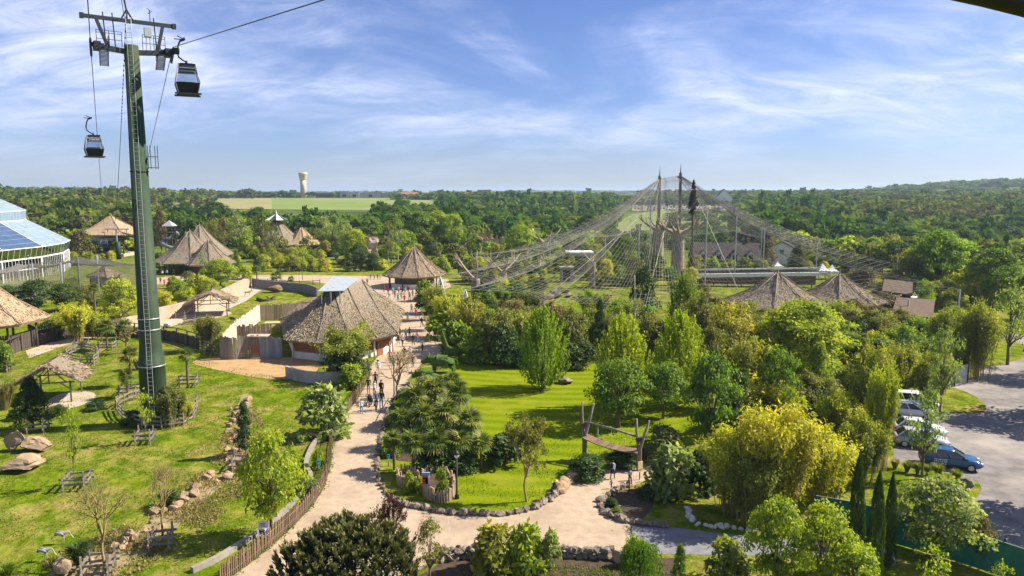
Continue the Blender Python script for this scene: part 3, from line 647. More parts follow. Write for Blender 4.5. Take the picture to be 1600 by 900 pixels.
CDIR = (PR-PL); CDIR.z = 0; CDIR.normalize()
NL_ = W(137, 0, 42); NR_ = W(505, 0, 34)
STN = G(180, 398); SL_ = W(164, 374, STN.y); SR_ = W(207, 352, STN.y)
def build_pylon():
    o = empty('cableway_pylon', PB, 'tall green steel cable car pylon with ladder and cross beams', 'pylon')
    s = mpp(PB); z1 = top_z(PB, 540); z2 = top_z(PB, 568); m = MB()
    m.lathe([(1.16, -.3), (1.13, .3), (1.10, z2-.1), (1.14, z2-.06), (1.14, z2+.06), (1.08, z2+.1), (.92, z1), (.74, (z1+ZT)*.5), (.74, (z1+ZT)*.5+.0), (.56, ZT)], n=14); m.obj('mast', [M_GREENSTEEL], o)
    for py in (268, 497, 514, 570):
        z = top_z(PB, py); r = np.interp(z, [0, z2, z1, (z1+ZT)/2, ZT], [1.15, 1.12, .92, .74, .56])+.05
        b = MB(); b.lathe([(r-.02, z-.05), (r, z-.05), (r, z+.05), (r-.02, z+.05)], n=14); b.obj('collar', [M_STEEL if py > 300 else M_GREENSTEEL], o)
    fd = Vector((.30, -.95, 0)).normalized(); sd2 = Vector((.95, .30, 0)).normalized()
    def surfp(z, off): r = np.interp(z, [0, z2, z1, (z1+ZT)/2, ZT+3], [1.15, 1.12, .92, .74, .50]); return fd*(r+.12)+sd2*off+Vector((0, 0, z))
    lad = MB(); zs = np.linspace(.3, ZT+2.2, 24)
    for k in (-.2, .2): lad.tube([surfp(z, k) for z in zs], .028, 4)
    lo = lad.obj('ladder', [M_STEEL], o); rm = MB(); rm.beam((-.2, 0, 0), (.2, 0, 0), .03); rme = rm.mesh('rung', [M_STEEL])
    z = .5
    while z < ZT+2: link('rung', rme, lo, None, surfp(z, 0), (0, 0, math.atan2(sd2.y, sd2.x))); z += .38
    c = CDIR; U = Vector((0, 0, 1)); L0 = PL-PB; R0 = PR-PB; zl = zr-.55; zu = top_z(PB, 33)
    e = lambda t, z: Vector((c.x*t, c.y*t, z))
    tl = (L0.x*c.x+L0.y*c.y); tr = (R0.x*c.x+R0.y*c.y)
    b = MB(); b.beam(e(tl+.3, zl), e(0, zl-.25), .34, .42); b.beam(e(0, zl-.25), e(tr-.3, zl), .34, .42); b.obj('cross_beam', [M_HEAD], o)
    b = MB(); b.beam(e(tl-.5, zu), e(tr+.2, zu), .26, .30); b.box(e(tl-.5, zu), (.3, .4, .42), math.atan2(c.y, c.x)); b.box(e(tr+.2, zu), (.3, .4, .42), math.atan2(c.y, c.x)); b.obj('service_gantry', [M_HEAD], o)
    for t0, t1 in ((tl+.5, tl+1.3), (tr-.7, tr-1.25)):
        beams('gantry_arm', [(e(t0, zu), e(t1, zl))], .24, [M_HEAD], o)
    b = MB(); 
    for a in (-.5, .5): b.beam(e(-.2+a, zu), e(-.2, zu+.9), .12)
    b.beam(e(-.2, zu), e(-.2, zu+.9), .1); b.obj('comms_bracket', [M_DKSTEEL], o)
    b = MB(); b.box(e(1.35, zu-.75), (.55, .35, .75), math.atan2(c.y, c.x)); b.beam(e(1.2, zu-1.1), e(1.2, zl), .05); b.beam(e(1.5, zu-1.1), e(1.5, zl), .05); b.obj('control_box', [M_STEEL], o)
    b = MB(); b.beam(e(1.6, zu), e(1.6, zu+1.1), .05); b.beam(e(1.45, zu+.8), e(1.8, zu+1.05), .04); b.beam(e(1.4, zu+1.25), e(1.7, zu+1.05), .04); b.obj('wind_gauge', [M_DKSTEEL], o)
    for t0, t1 in ((-2.6, -.7), (.9, 2.7)):
        b = MB(); 
        for zz in (.45, .95, 1.15): b.tube([e(t0, zl+.2+zz), e(t1, zl+.2+zz)], .028, 4)
        for k in range(3): b.tube([e(t0+(t1-t0)*k/2, zl+.1), e(t0+(t1-t0)*k/2, zl+1.35)], .028, 4)
        b.obj('guard_rail', [M_HEAD], o)
    for t0 in (-1.9, -1.2, 2.0): beams('davit', [(e(t0, zl), e(t0-.12, zu+.5))], .07, [M_HEAD], o)
    # rope guides: a battery of wheels on each side, and a stepped catwalk beside it
    for (P, Nn, Ss, sg) in ((L0, NL_-PB, SL_-PB, -1), (R0, NR_-PB, SR_-PB, 1)):
        dn = (Nn-P).normalized(); ds = (Ss-P).normalized(); b = MB(); bb = MB()
        pts = [P+dn*2.6-U*.28, P+dn*1.3-U*.22, P-U*.16, P+ds*1.3-U*.22, P+ds*2.6-U*.28]
        for p0, p1 in zip(pts[:-1], pts[1:]): bb.beam(p0-U*.32, p1-U*.32, .16, .22)
        bb.beam(P-U*.45, P-U*.45-c*sg*1.0, .3, .3); bb.box(P-U*.55-c*sg*.45, (.5, .9, .7), math.atan2(c.y, c.x)); bb.obj('sheave_frame', [M_DKSTEEL], o)
        wm = MB(); wm.tube([(0, -.07, 0), (0, -.06, 0), (0, .06, 0), (0, .07, 0)], [.24, .29, .29, .24], 12); wme = wm.mesh('sheave_wheel', [M_RUBBER])
        for k in range(-4, 5):
            d_ = dn if k > 0 else ds; p = P+d_*abs(k)*.62-U*(.31+.03*abs(k)); link('sheave_wheel', wme, o, None, p, (0, 0, math.atan2(c.y, c.x)+PI/2))
        off = -c*sg*.95
        cw = MB()
        for k in (-.32, .32):
            cw.beam(P+off+c*k+dn*2.3-U*.9, P+off+c*k-U*.75, .07, .12); cw.beam(P+off+c*k-U*.75, P+off+c*k+ds*3.4-U*1.15, .07, .12)
        cwo = cw.obj('catwalk', [M_DKSTEEL], o); sm_ = MB(); sm_.box((0, 0, 0), (.72, .2, .05)); sme = sm_.mesh('tread', [M_DKSTEEL])
        for k in range(-7, 14):
            d_ = ds if k > 0 else dn; p = P+off+d_*abs(k)*.27-U*(.72+.03*abs(k)); link('tread', sme, cwo, None, p, (0, 0, math.atan2(c.y, c.x)))
        rl = MB()
        for zz in (.5, 1.0): rl.tube([P+off-c*sg*.36+dn*2.2+U*(zz-.85), P+off-c*sg*.36+U*(zz-.72), P+off-c*sg*.36+ds*2.2+U*(zz-.9)], .026, 4)
        for k in (-2, -1, 0, 1, 2): q = P+off-c*sg*.36+(dn if k < 0 else ds)*abs(k); rl.tube([q-U*.8, q+U*.25], .026, 4)
        rl.obj('guard_rail', [M_HEAD], o)
    b = MB(); zb = top_z(PB, 262); q = sd2*1.15; 
    for dz in (0, .95): b.lathe([(.42, zb+dz-.02), (.45, zb+dz-.02), (.45, zb+dz+.02), (.42, zb+dz+.02)], (q.x, q.y, 0), 8)
    for k in range(4): a = k*PI/2; b.beam(q+Vector((.43*math.cos(a), .43*math.sin(a), zb-.1)), q+Vector((.43*math.cos(a), .43*math.sin(a), zb+1.9)), .04)
    b.beam(q*.5+Vector((0, 0, zb)), q+Vector((.4, 0, zb)), .06); b.obj('side_cage', [M_DKSTEEL], o)
build_pylon()
def rope(name, pts, r, label, sag=0, mat=None, cat='cable'):
    out = []
    for a, b in zip(pts[:-1], pts[1:]):
        a, b = Vector(a), Vector(b); n = 14
        for i in range(n): t = i/n; p = a.lerp(b, t); p.z -= sag*4*t*(1-t); out.append(p)
    out.append(Vector(pts[-1])); m = MB(); m.tube(out, r, 5)
    return tag(m.obj(name, [mat or M_ROPE]), label, cat)
def ext(a, b, t): return Vector(a)+(Vector(b)-Vector(a))*t
rope('haul_rope', [ext(PL, NL_, 2.6), PL, SL_], .035, 'steel haul rope on the outer side of the pylon, running down beside the far gondola')
rope('haul_rope', [ext(PR, NR_, 2.0), PR, SR_], .035, 'steel haul rope rising overhead from the pylon with the near gondola')
cq = PB+Vector((CDIR.x*-.2, CDIR.y*-.2, top_z(PB, 33)+.85)); cn = W(194, 0, 58); cf = W(180, 345, STN.y)
rp = rope('signal_cable', [ext(cq, cn, 3), cq, cf], .022, 'thin signal cable with dark beads hung from the pylon top', 1.5)
bm_ = MB(); bm_.ell((0, 0, 0), (.07, .07, .13), 6, 4); bme = bm_.mesh('marker_bead', [M_RUBBER])
for a, b, n, sg in ((cq, ext(cq, cn, 1.3), 16, 0), (cq, cf, 120, 1.5)):
    for i in range(1, n): t = (i/n)**1.0; p = a.lerp(b, t); p.z -= sg*4*t*(1-t); link('marker_bead', bme, rp, None, p)
def gondola_meshes():
    lv = [(0, .80), (.85, 1.10), (2.30, .74)]; d = {}
    def ring(w, z, k=.88): return [(sx*w*(k if i else 1), sy*w*(1 if i else k), z) for sx, sy, i in ((-1,-1,1),(1,-1,1),(1,-1,0),(1,1,0),(1,1,1),(-1,1,1),(-1,1,0),(-1,-1,0))]
    m = MB(); A, B = ring(*lv[0][::-1]), ring(1.10, .85); m.add(A+B, [(i, (i+1) % 8, 8+(i+1) % 8, 8+i) for i in range(8)]+[tuple(range(7, -1, -1))]); d['lower_panel'] = m.mesh('lower_panel', [M_NAVY])
    m = MB(); m.box((0, 0, -.06), (1.95, 1.95, .12)); m.box((0, -1.0, -.05), (2.3, .16, .14)); m.box((0, 1.0, -.05), (2.3, .16, .14)); d['floor'] = m.mesh('floor', [M_RUBBER])
    m = MB(); m.box((0, 0, 2.33), (1.46, 1.46, .12)); m.box((0, 0, 2.42), (1.1, 1.1, .08)); m.box((-.55, .2, 2.46), (.5, .3, .12)); d['roof'] = m.mesh('roof', [M_NAVY])
    m = MB(); m.tube([(.80, .80, 0), (.95, .95, .42), (1.06, 1.06, .85), (1.0, 1.0, 1.15), (.73, .73, 2.32)], .06, 5); d['corner_post'] = m.mesh('corner_post', [M_SILVER])
    m = MB(); k = lambda z: 1.10+(.74-1.10)*(z-.85)/1.45
    for z in (1.78, 2.02):
        w = k(z)
        for s in (-1, 1): m.beam((-w*.9, s*w, z), (w*.9, s*w, z), .05, .06); m.beam((s*w, -w*.9, z), (s*w, w*.9, z), .05, .06)
    m.box((0, 0, 1.0), (2.1, 2.1, .03)) if False else None
    d['window_bar'] = m.mesh('window_bar', [M_SILVER])
    pn = []
    for s in range(4):
        m = MB(); z0, z1 = .87, 1.76; w0, w1 = k(z0)*.985, k(z1)*.985; m.add([(-w0*.88, -w0, z0), (w0*.88, -w0, z0), (w1*.88, -w1, z1), (-w1*.88, -w1, z1)], [(0, 1, 2, 3)])
        z0, z1 = 2.06, 2.26; w0, w1 = k(z0)*.985, k(z1)*.985; m.add([(-w0*.88, -w0, z0), (w0*.88, -w0, z0), (w1*.88, -w1, z1), (-w1*.88, -w1, z1)], [(0, 1, 2, 3)])
        pn.append(m)
    d['window'] = pn[0].mesh('window', [M_GLASS])
    m = MB(); z0, z1 = 1.81, 2.0; w0, w1 = k(z0)*.99, k(z1)*.99; m.add([(-w0*.88, -w0, z0), (w0*.88, -w0, z0), (w1*.88, -w1, z1), (-w1*.88, -w1, z1)], [(0, 1, 2, 3)]); d['name_band'] = m.mesh('name_band', [M_NAVY])
    m = MB(); m.box((0, .62, .45), (1.5, .45, .1)); m.box((0, .86, .8), (1.5, .08, .6)); m.box((0, -.62, .45), (1.5, .45, .1)); d['bench'] = m.mesh('bench', [M_NAVY])
    m = MB(); m.tube([(0, 0, 2.45), (0, 0, 2.62), (.30, 0, 2.75), (.62, 0, 2.98), (.72, 0, 3.35), (.62, 0, 3.9), (.42, 0, 4.35)], [.07, .06, .075, .08, .08, .075, .07], 7); m.box((0, 0, 2.55), (.22, .22, .3)); d['hanger'] = m.mesh('hanger', [M_DKSTEEL])
    m = MB(); m.beam((.1, -.45, 4.45), (.1, .45, 4.45), .12, .16); m.beam((.42, 0, 4.3), (0, 0, 4.5), .16, .2); m.beam((.35, 0, 4.42), (.95, 0, 4.42), .07); m.beam((.2, .1, 4.5), (.65, .25, 4.72), .08); d['grip'] = m.mesh('grip', [M_DKSTEEL])
    return d
GM = gondola_meshes()
def gondola(p, rz, label, side=1, s=1.0, group='gondolas of the cableway', lettered=False, zs=1.0):
    # p: the point on the rope
    o = empty('gondola', Vector(p)-Vector((0, 0, 4.47*s*zs)), label, 'gondola', group, rz); o.scale = (side*s, s, s*zs)
    for n in ('lower_panel', 'floor', 'roof', 'window_bar', 'bench', 'hanger', 'grip'): link(n, GM[n], o)
    for i in range(4): link('corner_post', GM['corner_post'], o, None, (0, 0, 0), (0, 0, i*PI/2))
    for i in range(4): link('window', GM['window'], o, None, (0, 0, 0), (0, 0, i*PI/2))
    for i in range(4):
        nb = link('name_band', GM['name_band'], o, None, (0, 0, 0), (0, 0, i*PI/2))
        if lettered:
            m = MB(); rg = random.Random(4); x = -.62
            while x < .6: w = rg.uniform(.05, .10); m.box((x+w/2, -.845, 1.90), (w, .012, .075)); x += w+(.035 if rg.random() < .8 else .12)
            m.obj('lettering', [M_WHITE], nb)
    return o
AZ = math.atan2(CDIR.y, CDIR.x)
gondola(W(289, 61, PB.y+1.0), .44, 'larger dark gondola with silver corner posts hanging right of the pylon head', -1, .92, zs=1.13)
gondola(W(143.5, 184, 88), .57, 'smaller gondola on the haul rope left of the pylon, white lettering on its window band', -1, .92, lettered=True, zs=1.08)
gondola(W(160, 363, STN.y-18), AZ+.15, 'white cornered gondola arriving in front of the thatched cable station', 1, 1.0)
gondola(W(213, 336, STN.y-6), AZ+.15, 'gondola half hidden behind the green pylon, near the cable station roof', 1)

# ------------------------------------------------------------------ thatched buildings
M_THATCH = surf('thatch', (.17, .125, .08), (.34, .26, .175), 7, .95, .9, 16, mapscale=(1, 1, .35), c3=(.25, .20, .145), s3=.35)
M_THATCHG = surf('thatch_grey', (.135, .105, .075), (.29, .235, .17), 7, .95, .9, 16, mapscale=(1, 1, .35), c3=(.20, .17, .13), s3=.35)
M_THATCHW = surf('thatch_warm', (.30, .21, .13), (.44, .32, .20), 7, .95, .9, 16, mapscale=(1, 1, .35))
STRAW = leafmat('straw', (.12, .085, .05), (.46, .36, .24), .15, hue=.0)
STRAWG = leafmat('straw_grey', (.085, .068, .045), (.42, .35, .25), .15, hue=.0)
M_SHEET = surf('roof_sheet', (.32, .36, .39), (.40, .44, .46), 1.2, .5, .05, metal=.1, spec=.3)
M_PLASTER = surf('white_plaster', (.70, .68, .63), (.60, .58, .53), 1.5, .9, .15)
def roof_part(parent, E, Rg, mat, seed=1, rows=12, seg=5, thick=.35, sag=.06, n_straw=2200, straw=None, name='roof', jit=.05, sl=.30):
    # E, Rg: eave corners and the ridge points they rise to (local)
    rg = np.random.default_rng(seed); k = len(E); e = []; r = []
    for i in range(k):
        for s in range(seg):
            t = s/seg; e.append(Vector(E[i]).lerp(Vector(E[(i+1) % k]), t)); r.append(Vector(Rg[i]).lerp(Vector(Rg[(i+1) % k]), t))
    e = np.array(e); r = np.array(r); n = len(e); V = []
    for j in range(rows+1):
        t = j/rows; P = e*(1-t)+r*t; P[:, 2] -= sag*np.sin(PI*t)*np.linalg.norm(r-e, axis=1)
        if j < rows: P = P+rg.normal(size=P.shape)*jit*np.array([1, 1, .8])
        V.append(P)
    ctr = e.mean(0); lo = e+(ctr-e)*.035; lo[:, 2] -= thick; lo = lo+rg.normal(size=lo.shape)*jit; lo2 = e+(ctr-e)*.25; lo2[:, 2] -= thick*.2
    V = [lo2, lo]+V; A = np.concatenate(V); m = MB(); R_ = rows+2
    m.add(A, [(i*n+j, i*n+(j+1) % n, (i+1)*n+(j+1) % n, (i+1)*n+j) for i in range(R_) for j in range(n)], 0, False)
    ro = m.obj(name, [mat], parent)
    if n_straw:
        q = rg.integers(0, n, n_straw); t = 1-np.sqrt(rg.random(n_straw)); u = rg.random(n_straw)[:, None]; t = t[:, None]
        ee = e[q]*(1-u)+e[(q+1) % n]*u; rr = r[q]*(1-u)+r[(q+1) % n]*u; P = ee*(1-t)+rr*t; P[:, 2] -= sag*np.sin(PI*t[:, 0])*np.linalg.norm(rr-ee, axis=1); P[:, 2] += .06+.05*rg.random(n_straw)
        D = unit(ee-rr)+rg.normal(size=P.shape)*.22; D[:, 2] += .10; s = sl*(.6+.8*rg.random(n_straw)); Vv, Ff = cards(P, D, s, s*.26, rg)
        so = link('straw', npmesh('straw', Vv, Ff, [straw or STRAW], np.clip(.5+.3*rg.normal(size=n_straw), 0, 1)), ro); so['kind'] = 'stuff'
    return ro
def ringpts(n, rx, ry, z, a0=0, c=(0, 0)): return [Vector((c[0]+rx*math.cos(a0+2*PI*i/n), c[1]+ry*math.sin(a0+2*PI*i/n), z)) for i in range(n)]
def hips(parent, E, Rg, mat, r=.12):
    r = .07
    m = MB()
    for e, q in zip(E, Rg):
        a, b = Vector(e), Vector(q); mid = a.lerp(b, .5); mid.z -= .055*(b-a).length; m.tube([a+Vector((0, 0, .05)), mid+Vector((0, 0, .06)), b+Vector((0, 0, .08))], r, 5)
    m.obj('hip_roll', [mat], parent)
def finial(parent, p, h=.9, mat=None):
    m = MB(); m.lathe([(.35, -.25), (.22, .1), (.08, .25), (.05, h)], tuple(p), 7); m.obj('finial', [mat or M_THATCHG], parent)
def cone_hall(px_, pb, apex, eave, halfw, label, n=8, mat=None, straw=None, posts=8, wall=None, wallmat=None, a0=None, ns=2000, pr=.82, fin=True, name='thatched_pavilion', seed=3, cat='pavilion', group=None):
    p = G(px_, pb); o = empty(name, p, label, cat, group); ze = top_z(p, eave); za = top_z(p, apex); w = halfw*mpp(p)
    E = ringpts(n, w, w, ze, PI/n if a0 is None else a0); A = [Vector((0, 0, za))]*n; T = [Vector((.35*v.x/w, .35*v.y/w, za)) for v in E]
    ro = roof_part(o, E, T, mat or M_THATCH, seed, n_straw=int(ns*1.7), straw=straw); hips(ro, E, T, mat or M_THATCH)
    if fin: finial(ro, (0, 0, za), .9)
    if posts:
        pm = MB(); pm.tube([(0, 0, 0), (0, 0, ze+.3)], [.16, .13], 6); pme = pm.mesh('post', [M_WOODDARK])
        for q in ringpts(posts, w*pr, w*pr, 0, .2): link('post', pme, o, None, q)
    if wall:
        m = MB(); R2 = w*wall; Q = ringpts(n, R2, R2, 0, PI/n if a0 is None else a0); V = Q+[Vector((q.x, q.y, ze+.15)) for q in Q]; m.add(V, [(i, (i+1) % n, n+(i+1) % n, n+i) for i in range(n)]); m.obj('wall', [wallmat or M_WOODDARK], o)
    return o
def people_floor(*a): pass
st = cone_hall(178, 398, 338, 365, 58, 'square cable station under a pointed warm thatched roof, left of the green pylon', 4, M_THATCHW, None, 0, None, ns=1500, name='cable_station', cat='station')
def station_inside():
    ze = top_z(STN, 365); m = MB(); w = 7.2
    for x in (-w, w):
        for y in (-w, w): m.tube([(x, y, 0), (x, y, ze+.4)], .25, 6)
    m.obj('post', [M_WOODDARK], st); m = MB(); m.box((0, 6.4, ze/2), (14, .3, ze)); m.obj('back_wall', [M_WOODDARK], st)
    m = MB(); m.box((0, 0, ze-1.6), (9, 10, .9)); m.box((0, -5.5, ze-1.2), (8.4, .5, .35)); m.obj('drive_gear', [M_STEEL], st)
    m = MB(); m.box((0, -2, .45), (15, 12, .9)); m.obj('platform', [M_PALEPATH], st)
station_inside()
tp = G(186, 405); t_ = empty('station_tower', tp, 'short green steel rope tower standing in front of the cable station', 'pylon'); m = MB(); m.lathe([(.75, 0), (.7, top_z(tp, 376)-.3)], n=10); m.obj('mast', [M_GREENSTEEL], t_); m = MB(); zz = top_z(tp, 358); m.box((0, 0, zz), (7.5, .3, .35)); m.beam((-.3, 0, top_z(tp, 376)-.4), (-.3, 0, zz), .35); m.beam((-3, 0, zz-1), (-3, 0, zz), .2); m.beam((3, 0, zz-1.5), (3, 0, zz), .2); m.obj('cross_beam', [M_STEEL], t_)
cone_hall(315, 416, 352, 398, 50, 'rearmost of the three joined grey thatched cones beside the spiral slide', 8, M_THATCHG, STRAWG, 6, ns=1400, seed=5)
cone_hall(300, 424, 362, 407, 56, 'middle and tallest of the three joined grey thatched cones, open food court with dark posts', 8, M_THATCHG, STRAWG, 9, ns=2200, seed=6)
cone_hall(328, 427, 376, 411, 40, 'front lower cone of the three joined grey thatched cones, right of the food court posts', 8, M_THATCHG, STRAWG, 6, .7, seed=7, ns=1500)
c_ = cone_hall(434, 393, 341, 381, 46, 'large thatched cone hall crowned by a white glazed lantern, behind thin birches', 10, M_THATCHG, STRAWG, 10, .8, ns=1500, fin=False, seed=8)
def lantern():
    p = G(434, 393); za = top_z(p, 343); m = MB(); E = ringpts(10, 4.0, 4.0, za-.1); T = Vector((0, 0, za+2.1))
    for i in range(10): m.add([E[i], E[(i+1) % 10], T], [(0, 1, 2)], i % 2)
    lo = m.obj('lantern', [M_WHITE, M_DARKGLASS], c_); m = MB(); m.lathe([(.5, 0), (.12, .5), (.05, 1.6)], tuple(T-Vector((0, 0, .3))), 6); m.obj('finial', [M_WHITE], lo)
lantern()
cone_hall(473, 393, 356, 381, 30, 'small pale thatched cone hut to the right of the lantern hall', 8, M_THATCHW, None, 7, .75, ns=1000, seed=9)
hE = cone_hall(648, 447, 387, 428, 50, 'round thatched kiosk with pale counter walls at the head of the main path', 12, M_THATCH, None, 9, .62, M_WOODBROWN, ns=2600, seed=10)
m = MB(); p = G(648, 447); w = 50*mpp(p)*.78
for i in range(12):
    if i in (8, 9, 10, 7): a, b = ringpts(12, w, w, .5)[i], ringpts(12, w, w, .5)[(i+1) % 12]; m.beam(a, b, .15, 1.0)
m.obj('counter', [M_PLASTER], hE)
hG = cone_hall(-30, 545, 425, 500, 98, 'big warm thatched hut cut by the left edge, dark slatted walls below its eaves', 8, M_THATCHW, None, 9, None, ns=3200, seed=11)
hm = MB(); hm.box((0, 0, 1.2), (.22, .05, 2.4)); hme = hm.mesh('plank', [M_WOODDARK]); p = G(-30, 545); w = 98*mpp(p)*.78; Q = ringpts(8, w, w, 0, PI/8)
for i in (5, 6, 7, 0):
    for q, d_ in along([Q[i], Q[(i+1) % 8]], .29): link('plank', hme, hG, None, q, (0, 0, math.atan2(d_.y, d_.x)))
cone_hall(1212, 504, 427, 474, 86, 'left of the two big grey thatched cones standing under the aviary net', 8, M_THATCHG, STRAWG, 8, .8, ns=3400, seed=12)
cone_hall(1308, 500, 429, 468, 72, 'right of the two big grey thatched cones under the aviary net, white tents behind it', 8, M_THATCHG, STRAWG, 8, .8, ns=3000, seed=13)
cone_hall(165, 447, 416, 430, 26, 'little flat brown thatched hut inside the wire aviary by the greenhouse', 4, M_THATCH, None, 4, .75, ns=700, fin=False, a0=.6, seed=14)
# the main hall beside the path: ridge running back, skylight sheets on top
def main_hall():
    ze = 2.75; zr_ = 8.3; E = [G(446, 531, ze), G(494, 536, ze), G(552, 535, ze), G(590, 529, ze), G(622, 521, ze), G(632, 485, ze), G(603, 463, ze), G(540, 452, ze), G(470, 472, ze), G(436, 500, ze)]
    P1, P2 = G(513, 452, zr_), G(566, 438, zr_); Rr = [P1, P1, P1+(P2-P1)*.12, P1+(P2-P1)*.5, P2, P2, P2, P2, P1+(P2-P1)*.4, P1]
    c = sum(E, Vector())/len(E); c.z = 0; o = empty('thatched_hall', c, 'main grey thatched hall beside the path with metal skylight sheets on its ridge', 'building')
    E2 = [e-c for e in E]; R2 = [q-c for q in Rr]; ro = roof_part(o, E2, R2, M_THATCHG, 21, 16, 5, .42, .05, 17000, STRAWG, sl=.27, jit=.032); hips(ro, E2, R2, M_THATCHG, .13)
    Wp = [Vector((e.x*.86, e.y*.86, 0)) for e in E2]; n = len(Wp); m = MB(); m.add(Wp+[Vector((q.x, q.y, ze+.35)) for q in Wp], [(i, (i+1) % n, n+(i+1) % n, n+i) for i in range(n)]); m.obj('wall', [M_WOODDARK], o)
    pl = MB()
    for i in range(n): a, b = Wp[i], Wp[(i+1) % n]; pl.beam(a*1.015+Vector((0, 0, .45)), b*1.015+Vector((0, 0, .45)), .25, .9)
    pl.obj('plinth', [M_PLASTER], o)
    bm2 = MB(); bm2.box((0, 0, 0), (1, .05, .22)); bme2 = bm2.mesh('board', [M_WOODRED])
    for i in (0, 1, 2, 3, 4):
        a, b = Wp[i]*1.012, Wp[(i+1) % n]*1.012; d_ = b-a
        for k in range(7): link('board', bme2, o, None, (a+b)/2+Vector((0, 0, 1.05+.245*k)), (0, 0, math.atan2(d_.y, d_.x)), (d_.length*.97, 1, 1))
    pm = MB(); pm.tube([(0, 0, 0), (0, 0, ze+.25)], .13, 6); pme = pm.mesh('post', [M_PLASTER])
    for i in range(6): link('post', pme, o, None, Wp[i]*1.05)
    a, b = Wp[3]*1.03, Wp[4]*1.03; d_ = (b-a).normalized(); dm = MB(); dm.box((0, 0, 1.1), (1.1, .08, 2.1)); do = dm.obj('door', [M_WOODRED], o, a.lerp(b, .35), (0, 0, math.atan2(d_.y, d_.x))); hh = MB(); hh.box((.4, -.07, 1.1), (.05, .06, .2)); hh.obj('handle', [M_STEEL], do)
    cs = [G(496, 456, 8.25)-c, G(537, 455, 8.25)-c, G(562, 435, 8.4)-c, G(521, 432, 8.4)-c]
    for k in range(4):
        t0, t1 = k/4+.006, (k+1)/4-.006; q = [cs[0].lerp(cs[1], t0), cs[0].lerp(cs[1], t1), cs[3].lerp(cs[2], t1), cs[3].lerp(cs[2], t0)]; s = MB(); V = q+[v+Vector((0, 0, .07)) for v in q]; s.add(V, [(0,3,2,1),(4,5,6,7),(0,1,5,4),(1,2,6,5),(2,3,7,6),(3,0,4,7)]); s.obj('skylight_sheet', [M_SHEET], o)
    sb = MB(); 
    for t in (.15, .5, .85):
        for (i, j) in ((0, 1), (3, 2)): q = cs[i].lerp(cs[j], t); sb.beam(q-Vector((0, 0, 1.6)), q-Vector((0, 0, .05)), .14)
    sb.obj('skylight_post', [M_STEEL], o)

main_hall()
def shelter(px_, pb, wpx, eave, ridge, dep, label, rz=0.0, mat=None, name='shelter'):
    p = G(px_, pb); o = empty(name, p, label, 'shelter', 'open thatched animal shelters', rz); w = wpx*mpp(p)/2; ze = top_z(p, eave); zr_ = top_z(p, ridge); d = dep/2
    E = [Vector((-w, -d, ze)), Vector((0, -d-.5, zr_-.1)), Vector((w, -d, ze)), Vector((w, d, ze)), Vector((0, d+.5, zr_-.1)), Vector((-w, d, ze))]
    Rr = [Vector((-.02, -d*.8, zr_)), Vector((0, -d*.8, zr_)), Vector((.02, -d*.8, zr_)), Vector((.02, d*.8, zr_)), Vector((0, d*.8, zr_)), Vector((-.02, d*.8, zr_))]
    roof_part(o, E, Rr, mat or M_THATCH, 31, 7, 4, .16, -.02, 1500, STRAW, sl=.3)
    pm = MB(); pm.tube([(0, 0, 0), (0, 0, ze-.02)], .10, 6); pme = pm.mesh('post', [M_WOODGREY])
    for sx in (-.62, .62):
        for sy in (-.8, .8): link('post', pme, o, None, (w*sx, d*sy, 0))
    for sy in (-.8, .8):
        b = MB(); b.beam((-w*.75, d*sy, ze-.12), (w*.75, d*sy, ze-.12), .12); b.beam((0, d*sy, ze-.1), (0, d*sy, zr_-.2), .1); b.beam((-w*.6, d*sy, ze-.8), (-w*.3, d*sy, ze-.1), .08); b.beam((w*.6, d*sy, ze-.8), (w*.3, d*sy, ze-.1), .08); b.beam((-w*.5, d*sy, ze-.1), (0, d*sy, zr_-.3), .09); b.beam((w*.5, d*sy, ze-.1), (0, d*sy, zr_-.3), .09); b.obj('truss', [M_WOODGREY], o)
    return o
shelter(88, 622, 92, 590, 562, 4.6, 'open grey thatched shelter on four posts, behind the dark fir on the near lawn', .28, M_THATCHG)
shelter(332, 491, 74, 471, 454, 6, 'open brown thatched shelter on the green hillock beyond the round bush', .3)
